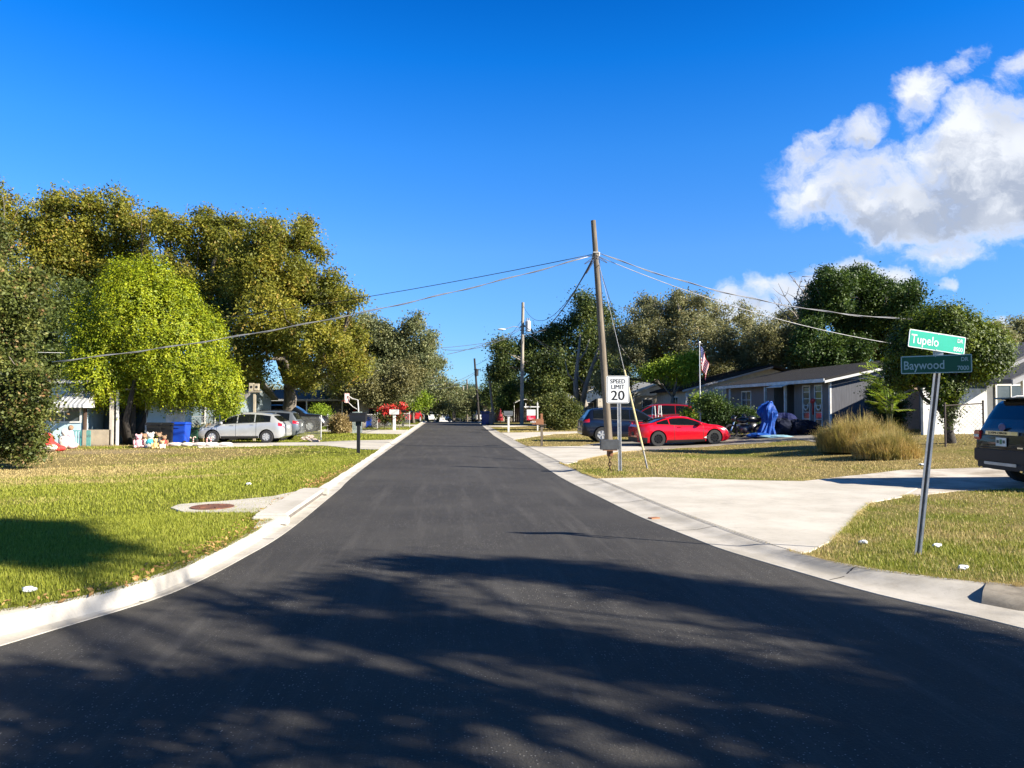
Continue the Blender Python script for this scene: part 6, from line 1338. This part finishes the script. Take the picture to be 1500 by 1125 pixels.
# flowers, ornaments, toys on the left lawn edge
t0 = gD(568, 56); t_ = thing('flower_bush', 'bush of red flowers above the white mailbox', 'flowers', tuple(t0)); V = leaf_mesh([tuple(at(563, 602, 56)), tuple(at(573, 600, 56)), tuple(at(589, 598, 56)), tuple(at(577, 608, 56))], [(.5, .5, .4), (.45, .5, .35), (.35, .4, .3), (.5, .5, .35)], 1300, .16, .3, 4, sub=0)
link_mesh('blossoms', quads_mesh('blossoms', V, mat('red_petals', (.60, .03, .02), .6, col2=(.35, .02, .02)), t0), t_)
V = leaf_mesh([tuple(at(565, 610, 56)), tuple(at(580, 612, 56))], [(.8, .5, .5), (.7, .5, .4)], 1600, .16, .3, 5, sub=0); link_mesh('foliage', quads_mesh('foliage', V, SHR, t0), t_)
mb = MB()
for px in (563, 574, 585): mb.tube([gD(px, 56), at(px, 603, 56)], .02, 5)
mb.build('stem', BARK, t_)
PINK = mat('pink_plush', (.70, .30, .36), .9, col2=(.8, .55, .55), scale=6); WPL = mat('white_plush', (.74, .70, .66), .9, col2=(.6, .5, .42), scale=7); BRN = mat('brown_plush', (.20, .11, .06), .9, col2=(.3, .2, .12), scale=7); GOLD = mat('golden_plush', (.62, .38, .12), .9, col2=(.7, .55, .3), scale=7); TEAL = mat('teal_cloth', (.05, .40, .48), .8)
REDC = mat('red_cloth', (.62, .03, .03), .8, col2=(.5, .05, .04), scale=5)
def toy(label, px, py, s, body, head, extra=None, seed=1):
    s *= .8
    """sitting stuffed animal: rounded body, head, ears and paws"""
    b = gp(px, py); t_ = thing('stuffed_toy', label, 'toy', tuple(b), R(20), 'stuffed toys left on the lawn edge'); mb = MB(); mb.blob((0, 0, .22 * s), (.20 * s, .18 * s, .24 * s), seed, 10, .05)
    for sg in (1, -1): mb.blob((sg * .17 * s, -.14 * s, .07 * s), (.08 * s, .16 * s, .08 * s), seed, 7, .05); mb.blob((sg * .21 * s, -.04 * s, .28 * s), (.06 * s, .07 * s, .15 * s), seed, 7, .05)
    mb.build('body', body, t_, local=True, smooth='all'); mb = MB(); mb.blob((0, -.02 * s, .55 * s), (.15 * s, .14 * s, .14 * s), seed, 9, .04); mb.blob((0, -.15 * s, .52 * s), (.06 * s, .05 * s, .05 * s), seed, 6, 0)
    for sg in (1, -1): mb.blob((sg * .12 * s, 0, .67 * s), (.05 * s, .03 * s, .06 * s), seed, 6, 0)
    mb.build('head', head, t_, local=True, smooth='all'); mb = MB()
    for sg in (1, -1): mb.blob((sg * .05 * s, -.135 * s, .58 * s), (.014 * s,) * 3, 1, 5, 0)
    mb.build('eyes', BLACKP, t_, local=True)
    if extra: mb = MB(); mb.blob((0, -.08 * s, .27 * s), (.19 * s, .14 * s, .15 * s), seed + 3, 8, .08); mb.build('shirt', extra, t_, local=True, smooth='all')
toy('pink stuffed toy at the left of the toys under the cedar', 203, 656, 1.05, PINK, PINK); toy('brown stuffed toy between the pink toy and the blue-shirted one', 211, 655, 1.1, BRN, BRN)
toy('white stuffed toy in a teal shirt sitting under the cedar', 220, 656, 1.2, WPL, WPL, TEAL); toy('golden stuffed toy lying right of the teal-shirted one', 227, 657, .75, GOLD, GOLD); toy('small cream stuffed toy at the right end of the toys', 238, 657, .6, WPL, GOLD)
toy('dark stuffed toy sitting before the black bins', 240, 654, .9, BRN, BRN, REDC); toy('black toy leaning by the leftmost bin', 232, 653, 1.1, BLACKP, BRN)
def inflatable(label, px, py, parts, cat='decoration', group='holiday decorations in the yard', name='lawn_decoration'):
    b = gp(px, py); t_ = thing(name, label, cat, tuple(b), 0, group)
    for k, (dx, dy, dz, rx, ry, rz, m, nm) in enumerate(parts): mb = MB(); mb.blob((dx, dy, dz), (rx, ry, rz), k + px, 10, .12); mb.build(nm, m, t_, local=True, smooth='all')
inflatable('heap of red and white deflated holiday cloth by the left edge tree', 66, 661, [(0, 0, .22, .55, .4, .25, REDC, 'red_cloth'), (-.25, -.2, .35, .25, .2, .22, WPL, 'white_trim'), (.35, -.25, .15, .3, .2, .14, WPL, 'white_trim'), (.1, -.1, .5, .28, .22, .25, REDC, 'hood'), (.55, -.1, .12, .3, .25, .13, REDC, 'red_cloth'), (-.05, -.25, .62, .16, .12, .13, WPL, 'beard')])
inflatable('pale white holiday figure slumped right of the red heap', 94, 658, [(0, 0, .3, .25, .2, .3, WPL, 'body'), (.02, -.02, .72, .14, .14, .15, WPL, 'head'), (.25, .1, .15, .25, .2, .15, PINK, 'bundle')]); inflatable('pink and brown standing figure by the teal railing', 103, 656, [(0, 0, .4, .16, .14, .4, PINK, 'body'), (0, 0, .88, .11, .11, .12, BRN, 'head')])
for k, px in enumerate((255, 263, 270, 276, 283, 303, 309)):
    b = gp(px, 651 + (k % 2)); t_ = thing('candy_cane', 'white and red striped candy cane stake along the mulch by the bins', 'decoration', tuple(b), 0, 'candy cane stakes along the mulch')
    mb = MB(); P_ = [(0, 0, 0), (0, 0, .30), (.03, 0, .36), (.09, 0, .37), (.12, 0, .32)]; mb.tube(P_, .025, 7); mb.build('cane', WPL, t_, local=True); mb = MB()
    for z in (.08, .18, .28): mb.tube([(0, 0, z), (0, 0, z + .04)], .028, 7, caps=False)
    mb.build('stripes', REDC, t_, local=True)
b = gp(293, 654); mb = MB()
for k in range(5): mb.blob(b + Vector((-1.1 + k * .55, 0, .09)), (.38, .13, .10), k, 7, .2)
tag(mb.build('fallen_garland', WPL, None, tuple(b), smooth='all'), 'pale garland lying along the ground before the green bin', 'decoration')
# pale wooden frame figure (deer) behind the green bin
def deer(label, px, py, s):
    b = gp(px, py); t_ = thing('deer_ornament', label, 'lawn ornament', tuple(b), R(-15)); M_ = mat('gold_wire', (.50, .36, .18), .6); mb = MB()
    mb.tube([(-.35 * s, 0, .62 * s), (0, 0, .66 * s), (.3 * s, 0, .70 * s), (.45 * s, 0, 1.0 * s), (.62 * s, 0, 1.05 * s)], [.08 * s, .13 * s, .11 * s, .06 * s, .035 * s], 8)
    for x in (-.3, .27):
        for y in (-.07, .07): mb.tube([(x * s, y * s, .62 * s), (x * s, y * s, 0)], [.04 * s, .02 * s], 6)
    mb.build('body', M_, t_, local=True, smooth='all'); mb = MB()
    for y in (-.06, .06): mb.tube([(.45 * s, y * s, 1.05 * s), (.40 * s, y * 2.6 * s, 1.25 * s), (.5 * s, y * 3 * s, 1.4 * s)], .015 * s, 5)
    mb.build('antlers', M_, t_, local=True)
deer('golden deer ornament standing behind the green bin', 292, 650, .95)

# flag on its pole
b = gD(1026, 38.5); top = at(1024.5, 503, 38.5); t_ = thing('flagpole', 'slim white flagpole behind the nose of the red coupe', 'flagpole', tuple(b)); mb = MB(); mb.tube([b, top], [.035, .02], 8); mb.build('pole', mat('pole_white', (.66, .67, .68), .4), t_); mb = MB(); mb.blob(top + Vector((0, 0, .05)), (.07, .07, .06), 1, 6, 0); mb.tube([top + Vector((-.16, 0, -.02)), top + Vector((.16, 0, -.02))], .02, 5); mb.build('finial', ALUM, t_)
FR = mat('flag_cloth_red', (.55, .02, .04), .8); FW = mat('flag_cloth_white', (.75, .72, .70), .8); FB = mat('flag_cloth_blue', (.02, .04, .18), .8)
mb = MB(); NS, NT_ = 13, 24; f0 = top + Vector((.03, 0, -.12)); Hh = 1.15; Lh = 1.9
def fpt(s_, t__):     # s down the hoist, t along the fly; hanging limp: the fly droops and folds
    x = .03 + .42 * t__ ** .8 * (1 - .35 * s_) + .03 * math.sin(t__ * 9 + s_ * 2); y = .10 * math.sin(t__ * 13 + s_ * 3) * t__; z = -s_ * Hh * .95 - t__ ** 1.15 * (Lh * .55) * (1 - .35 * s_); return f0 + Vector((x, y, z))
for i in range(NS):
    for k in range(NT_):
        a, b_, c_, d_ = fpt(i / NS, k / NT_), fpt((i + 1) / NS, k / NT_), fpt((i + 1) / NS, (k + 1) / NT_), fpt(i / NS, (k + 1) / NT_); mb.add([a, b_, c_, d_], [(0, 1, 2, 3)], 2 if (i < 7 and k < 9) else (0 if i % 2 == 0 else 1))
o = mb.build('flag', [FR, FW, FB], None, tuple(f0)); bm = bmesh.new(); bm.from_mesh(o.data); bmesh.ops.remove_doubles(bm, verts=bm.verts, dist=.0005)
lay = bm.faces
bm.to_mesh(o.data); bm.free(); tag(o, 'limp red, white and blue striped flag hanging from the slim pole', 'flag')
stars = MB()
for i in range(5):
    for k in range(4):
        c = fpt((i * 1.3 + .7) / NS, (k * 2 + 1.2) / NT_) + Vector((0, -.012, 0)); stars.add([c + Vector((.014 * math.cos(a) * (1 if j % 2 else .45), 0, .014 * math.sin(a) * (1 if j % 2 else .45))) for j, a in enumerate(np.linspace(0, 6.283, 11)[:-1])], [tuple(range(10))])
stars.build('stars', FW, o)

# junk and bikes in front of the grey house
TARP = mat('blue_tarp', (.006, .075, .36), .6, spec=.3, col2=(.004, .045, .24), scale=4, bump=.4, bscale=9)
b = gD(1124, 35); z0 = b.z; t_ = thing('tarp', 'tall bright blue tarpaulin draped over an upright object beside the motorcycle', 'tarp', tuple(b)); rr = random.Random(3); mb = MB(); n = 28; H_ = CAMH + (596 - 590) / FPX * 35 - z0
rows = []; n = 40
PRF = ((0, .50, -.12), (.08, .42, -.10), (.2, .33, -.04), (.32, .27, .0), (.45, .25, .04), (.56, .30, .03), (.66, .38, 0), (.76, .42, -.05), (.85, .36, -.04), (.93, .26, .05), (.98, .16, .10), (1.0, .05, .12))
for i, (u, w, ox) in enumerate(PRF):
    for k in range(n): a = 2 * math.pi * k / n; q = 1 + .20 * math.sin(a * 5 + u * 5) + .13 * math.sin(a * 11 + 1 - u * 6) + rr.uniform(-.10, .10); rows.append((b.x + ox + w * q * math.cos(a), b.y + w * .8 * q * math.sin(a), z0 + H_ * u + rr.uniform(-.03, .03) + (.08 * math.sin(a * 3) if u > .6 else 0)))
m_ = len(PRF) - 1; mb.add(rows, [(i * n + k, i * n + (k + 1) % n, (i + 1) * n + (k + 1) % n, (i + 1) * n + k) for i in range(m_) for k in range(n)] + [tuple(m_ * n + k for k in range(n))]); mb.build('sheet', TARP, t_)
mb = MB(); mb.blob((b.x - .55, b.y - .3, z0 + .10), (.55, .4, .12), 4, 8, .2); mb.build('trailing_edge', TARP, t_)
BAG = mat('navy_bag', (.006, .010, .022), .8, spec=.2, col2=(.012, .016, .035), scale=3, bump=.5, bscale=6)
for k, (px, w, h, lab, mt) in enumerate(((1145, .60, .80, 'dark green and navy wrapped bundle right of the blue tarp', BAG), (1168, .70, .72, 'round dark covered barbecue-like bundle in the middle of the junk', BAG), (1187, .4, .6, 'small dark covered bundle under the tall windows', BAG))):
    b = gD(px, 35.5); mb = MB(); mb.blob(b + Vector((0, 0, h * .45)), (w, .5, h * .55), k + 9, 14, .22); mb.v = [(x + rr.uniform(-.04, .04), y + rr.uniform(-.04, .04), max(z + rr.uniform(-.035, .035), b.z - .02)) for x, y, z in mb.v]; tag(mb.build('covered_bundle', mt, None, tuple(b)), lab, 'bundle', 'covered bundles in front of the grey house')
b = gD(1150, 36.6); mb = MB(); mb.blob(b + Vector((0, 0, .55)), (.7, .35, .45), 3, 12, .22); mb.v = [(x + rr.uniform(-.04, .04), y, z + rr.uniform(-.03, .03)) for x, y, z in mb.v]; tag(mb.build('large_bag', mat('royal_bag', (.006, .012, .07), .8, spec=.2, bump=.4), None, tuple(b)), 'royal blue bag resting on the wrapped bundle by the porch', 'bag')
b = gD(1138, 34.2); mb = MB(); mb.blob(b + Vector((0, 0, .05)), (.75, .4, .08), 6, 9, .25); tag(mb.build('cloth_sheet', mat('pale_cyan_cloth', (.22, .40, .50), .8, bump=.4), None, tuple(b), smooth='all'), 'pale cyan cloth crumpled on the drive at the foot of the tarp', 'cloth')
def motorcycle(label, px, D, rz):
    b = gD(px, D); t_ = thing('motorcycle', label, 'motorcycle', tuple(b), rz, 'motorcycles by the hedge')
    for x in (-.68, .70):
        mb = MB(); P_ = [(x + .30 * math.cos(a), 0, .32 + .30 * math.sin(a)) for a in np.linspace(0, 6.283, 21)]; mb.tube(P_, .055, 8, caps=False); w = mb.build('wheel', RUBBER, t_, local=True, smooth='all'); mb = MB()
        for k in range(5): a = k * 2 * math.pi / 5; mb.tube([(x, 0, .32), (x + .27 * math.cos(a), 0, .32 + .27 * math.sin(a))], .015, 5)
        mb.lathe([(.06, -.05), (.06, .05)], (x, 0, .32), 10, axis='Y'); mb.build('rim', DKALLOY, w, local=True)
    mb = MB(); mb.tube([(.70, 0, .32), (.52, 0, .80), (.45, 0, 1.02)], .035, 8); mb.build('fork', CHROME, t_, local=True); mb = MB(); mb.tube([(.48, -.36, 1.06), (.45, -.2, 1.04), (.45, .2, 1.04), (.48, .36, 1.06)], .018, 6); mb.build('handlebar', BLACKP, t_, local=True)
    mb = MB(); mb.blob((.15, 0, .84), (.30, .14, .14), 2, 8, .05); mb.build('fuel_tank', paint('bike_black', (.01, .01, .012), .1), t_, local=True, smooth='all'); mb = MB(); mb.blob((-.35, 0, .80), (.35, .13, .07), 3, 8, .03); mb.blob((-.65, 0, .92), (.16, .10, .06), 3, 6, .03); mb.build('seat', BLACKP, t_, local=True, smooth='all')
    mb = MB(); mb.blob((.05, 0, .45), (.28, .16, .22), 5, 8, .15); mb.tube([(.05, .12, .35), (-.3, .16, .25), (-.85, .16, .30)], .04, 8); mb.build('engine', mat('engine_metal', (.12, .12, .13), .4, metal=.8), t_, local=True, smooth='all')
    mb = MB(); mb.blob((.56, 0, .92), (.12, .14, .16), 2, 8, .03); mb.build('fairing', paint('bike_black', (.01, .01, .012), .1), t_, local=True, smooth='all'); mb = MB(); mb.box((.30, -.16, .62), (.16, .01, .10)); mb.box((.02, -.165, .55), (.22, .01, .05), M=Matrix.Rotation(.5, 3, 'Y')); mb.build('white_decal', WHITE, t_, local=True)
motorcycle('black motorcycle with white stickers at the end of the drive', 1092, 35.3, CRA + math.pi); motorcycle('black motorcycle half behind the blue tarp', 1104, 36.5, CRA + math.pi + .3)

# ornamental grass clump: arching blades
def grass_clump(label, px, py, rx, h, n, seed=1):
    b = gp(px, py); g = np.random.default_rng(seed); t_ = thing('ornamental_grass', label, 'grass clump', tuple(b)); a = g.uniform(0, 2 * np.pi, n); r = rx * .95 * np.sqrt(g.random(n)); bx = b.x + r * np.cos(a) * 1.3; by = b.y + r * np.sin(a) * .8; L = h * g.uniform(.45, 1.2, n) * (1.05 - .55 * (r / rx) ** 2); az = a + g.normal(0, 1.5, n); sp = g.uniform(.05, 1.0, n) ** 1.3 * L * .95; cl = vnoise(bx, by, 3.0, 5); L *= .75 + .5 * cl
    V = []; w = .008
    for s0, s1 in ((0, .4), (.4, .75), (.75, 1.0)):
        def P_(u): return np.stack([bx + np.cos(az) * sp * u ** 1.7, by + np.sin(az) * sp * u ** 1.7, b.z + L * (1.15 * u - .42 * u ** 2.6 * (sp / L))], 1)
        p0, p1 = P_(s0), P_(s1); sd = np.stack([-np.sin(az), np.cos(az), np.zeros(n)], 1) * w; k0, k1 = 1 - s0 * .8, 1 - s1 * .8
        V.append(np.stack([p0 - sd * k0, p0 + sd * k0, p1 + sd * k1, p1 - sd * k1], 1))
    V = np.concatenate(V).reshape(-1, 3); link_mesh('blades', quads_mesh('blades', V, leafmat('straw_blades', [(.17, .17, .04), (.42, .33, .12), (.62, .45, .20)], 2.2, .4), b), t_)
grass_clump('large mound of straw-coloured ornamental grass at the end of the grey house', 1260, 660, 1.15, .98, 13000, 1); grass_clump('lower right tuft of the straw-coloured grass mound', 1300, 664, .85, .72, 7000, 2)
# papaya-like shrub with long leaflets
b = gD(1302, 31); t_ = thing('elder_shrub', 'upright bright green shrub with long drooping leaflets by the grey house corner', 'shrub', tuple(b)); rr = random.Random(12); mb = MB(); VV = []
for k in range(62):
    a = rr.uniform(0, 6.28); hh = rr.uniform(.9, 3.0); s0 = Vector((b.x, b.y, b.z)); m_ = s0 + Vector((math.cos(a) * .2, math.sin(a) * .2, hh)); e = m_ + Vector((math.cos(a) * rr.uniform(.5, 1.15), math.sin(a) * rr.uniform(.4, 1.0), rr.uniform(.0, .6)))
    if k < 14: mb.tube([s0, m_.lerp(s0, .5), m_, e], [.03, .022, .015, .006], 5)
    else: mb.tube([m_, e], [.008, .004], 4)
    for q in range(9):
        c = m_.lerp(e, .1 + .1 * q)
        for sg in (1, -1):
            d = Vector((-math.sin(a) * sg, math.cos(a) * sg, -.35)).normalized() * rr.uniform(.16, .26); f = (e - m_).normalized() * .035; VV += [c - f * .3, c + d * .5 - f, c + d, c + d * .5 + f]
mb.build('stem', mat('green_stem', (.12, .13, .05), .8), t_); link_mesh('foliage', quads_mesh('foliage', np.array([tuple(v) for v in VV]), BRIG, b), t_)
# round hose reel / wreath on the house end wall
b = at(1272, 583, 34.8); mb = MB(); mb.tube([b + Vector((.18 * math.cos(a), 0, .2 * math.sin(a))) for a in np.linspace(0, 6.283, 17)], .03, 6); tag(mb.build('hose_loop', mat('pale_hose', (.45, .44, .38), .7), None, tuple(b)), 'pale hose loop hanging at the shaded end of the grey house', 'hose')

# storm drain inlet and manhole on the left
dr = slab('inlet_pad', [(250, 746), (262, 741), (330, 736), (400, 729), (432, 722), (463, 716), (452, 728), (440, 740), (425, 752), (398, 768), (372, 776), (384, 760), (380, 752), (330, 752), (268, 752)], CONC, .03)
A, B = gp(462, 719), gp(392, 764); dv = (B - A).normalized(); nv = Vector((dv.y, -dv.x, 0));  nv = nv if nv.x > 0 else -nv
mid = (A + B) / 2; ang = math.atan2(dv.y, dv.x); t_ = thing('storm_inlet', 'raised concrete storm drain lid at the left kerb', 'storm drain', (mid.x, mid.y, .06)); L_ = (B - A).length
mb = MB(); mb.box((mid.x - nv.x * .02, mid.y - nv.y * .02, .125), (L_ * .86, .46, .06), rz=ang); mb.build('lid', CONC, t_, bevel=.012)
for u in (-.47, .47): c = mid + dv * L_ * u; mb = MB(); mb.box((c.x + nv.x * .02, c.y + nv.y * .02, .08), (.12, .52, .135), rz=ang); mb.build('end_block', CONC, t_, bevel=.02)
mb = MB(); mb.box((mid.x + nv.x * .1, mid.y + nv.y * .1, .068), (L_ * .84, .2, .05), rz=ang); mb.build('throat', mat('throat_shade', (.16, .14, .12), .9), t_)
c = gp(311, 745.5); mb = MB(); mb.lathe([(.34, .025), (.34, .042), (.33, .046), (.1, .047)], (c.x, c.y, c.z), 36)
for k in range(6): a = k * math.pi / 3; mb.box((c.x + .2 * math.cos(a), c.y + .2 * math.sin(a), c.z + .05), (.12, .02, .006), rz=a)
tag(mb.build('manhole_cover', mat('rusty_iron', (.22, .085, .045), .85, col2=(.12, .05, .03), scale=10, bump=.5), None, tuple(c)), 'round rust-red manhole cover set in the concrete pad', 'manhole cover')
c = gp(1282 * 0 + 969, 757); mb = MB(); mb.box((c.x - .12, c.y, .012), (.16, .10, .02), rz=.4); tag(mb.build('kerb_marker', RUST, None, (c.x, c.y, 0)), 'small rusty metal plate in the right gutter', 'marker')
# litter on the grass
LIT = mat('litter_white', (.75, .75, .75), .5, col2=(.55, .58, .6), scale=20)
for k, (px, py, s, lab) in enumerate(((1410, 836, .05, 'crumpled white litter nearest the right kerb corner'), (1265, 798, .05, 'white litter scrap left of the street name post'), (1373, 803, .05, 'white litter scrap just right of the street name post'), (42, 869, .055, 'flattened clear plastic scrap on the left corner grass'), (364, 711, .05, 'tiny white scrap in the middle of the left lawn'), (1352, 660, .12, 'white scrap by the straw grass mound'))):
    c = gp(px, py); mb = MB(); mb.blob(c + Vector((0, 0, .035)), (s, s * .7, .025), k + 40, 8, .35); tag(mb.build('litter', LIT, None, tuple(c)), lab, 'litter', 'litter on the grass')
# stones by the grey crossover
for k, (px, py, s) in enumerate(((447, 645, .22), (453, 643, .26), (459, 647, .2), (464, 648, .16))):
    c = gp(px, py); mb = MB(); mb.blob(c + Vector((0, 0, s * .35)), (s, s * .8, s * .5), k + 3, 7, .3); tag(mb.build('garden_rock', mat('pale_rock', (.5, .42, .36), .9, col2=(.3, .22, .18), scale=5, bump=.5), None, tuple(c)), 'pale garden rock in the pile behind the grey crossover', 'rock', 'rocks piled behind the grey crossover')
# dark red upright kayak-like shape and brown fence by the leaning pole
b = gD(733, 80); mb = MB(); mb.lathe([(.34, .25), (.30, .6), (.16, 1.1), (.05, 1.45)], b, 10); mb.tube([b, b + Vector((0, 0, 1.55))], .03, 6); tag(mb.build('patio_umbrella', mat('dark_red_canvas', (.25, .012, .02), .8), None, tuple(b), smooth='all'), 'closed dark red patio umbrella beside the leaning pole', 'umbrella')
a_, b_ = gD(752, 84), gD(775, 84); t_ = thing('wooden_fence', 'brown board fence behind the pale utility pole', 'fence', tuple(a_)); n = 9
for k in range(n): r = a_.lerp(b_, k / (n - 1)); mb = MB(); mb.box((r.x, r.y, r.z + .8), (.19, .03, 1.6)); mb.build('board', mat('brown_board', (.12, .06, .04), .85), t_)
mb = MB(); mb.tube([a_ + Vector((0, .04, .5)), b_ + Vector((0, .04, .5))], .03, 4); mb.tube([a_ + Vector((0, .04, 1.2)), b_ + Vector((0, .04, 1.2))], .03, 4); mb.build('rail', mat('brown_board', (.12, .06, .04), .85), t_)
# pale folding chairs seen over the coupe roof
for px, lab in ((957.5, 'white upright folding frame over the coupe roof, left one'), (966.5, 'white upright folding frame over the coupe roof, right one')):
    b = gD(px, 39.5); mb = MB(); 
    for sg in (1, -1): mb.tube([b + Vector((sg * .17, 0, 0)), b + Vector((sg * .05, 0, 1.75))], .03, 6)
    for z in (.5, .9, 1.3): mb.box(b + Vector((0, 0, z)), (.30 - z * .1, .1, .03))
    tag(mb.build('step_ladder', WHITE, None, tuple(b)), lab, 'step ladder', 'white step ladders behind the coupe')
# leaf litter beside the left kerb
g = np.random.default_rng(5); N = 9000; pts = []; 
for i in range(N):
    p = lb[g.integers(0, len(lb))]
    if not (6 < p.y < 22): continue
    q = (p.x - abs(g.normal(0, .22)) + .05, p.y + g.uniform(-.3, .3)); pts.append((q[0], q[1], gh(*q) + .03))
P0 = np.array(pts); m = len(P0); nrm = g.normal(size=(m, 3)) * .5 + np.array([0, 0, 1]); nrm /= np.linalg.norm(nrm, axis=1)[:, None]; tg = np.cross(nrm, g.normal(size=(m, 3))); tg /= np.linalg.norm(tg, axis=1)[:, None]; bt = np.cross(nrm, tg); s = g.uniform(.015, .04, m)[:, None]
V = np.stack([P0 - tg * s, P0 + bt * s * .5, P0 + tg * s, P0 - bt * s * .5], 1).reshape(-1, 3); o = link_mesh('fallen_leaves', quads_mesh('fallen_leaves', V, mat('dry_leaf', (.30, .14, .05), .8, col2=(.42, .26, .10), scale=30))); tag(o, 'dry brown leaves gathered along the left kerb', 'leaves', kind='stuff')
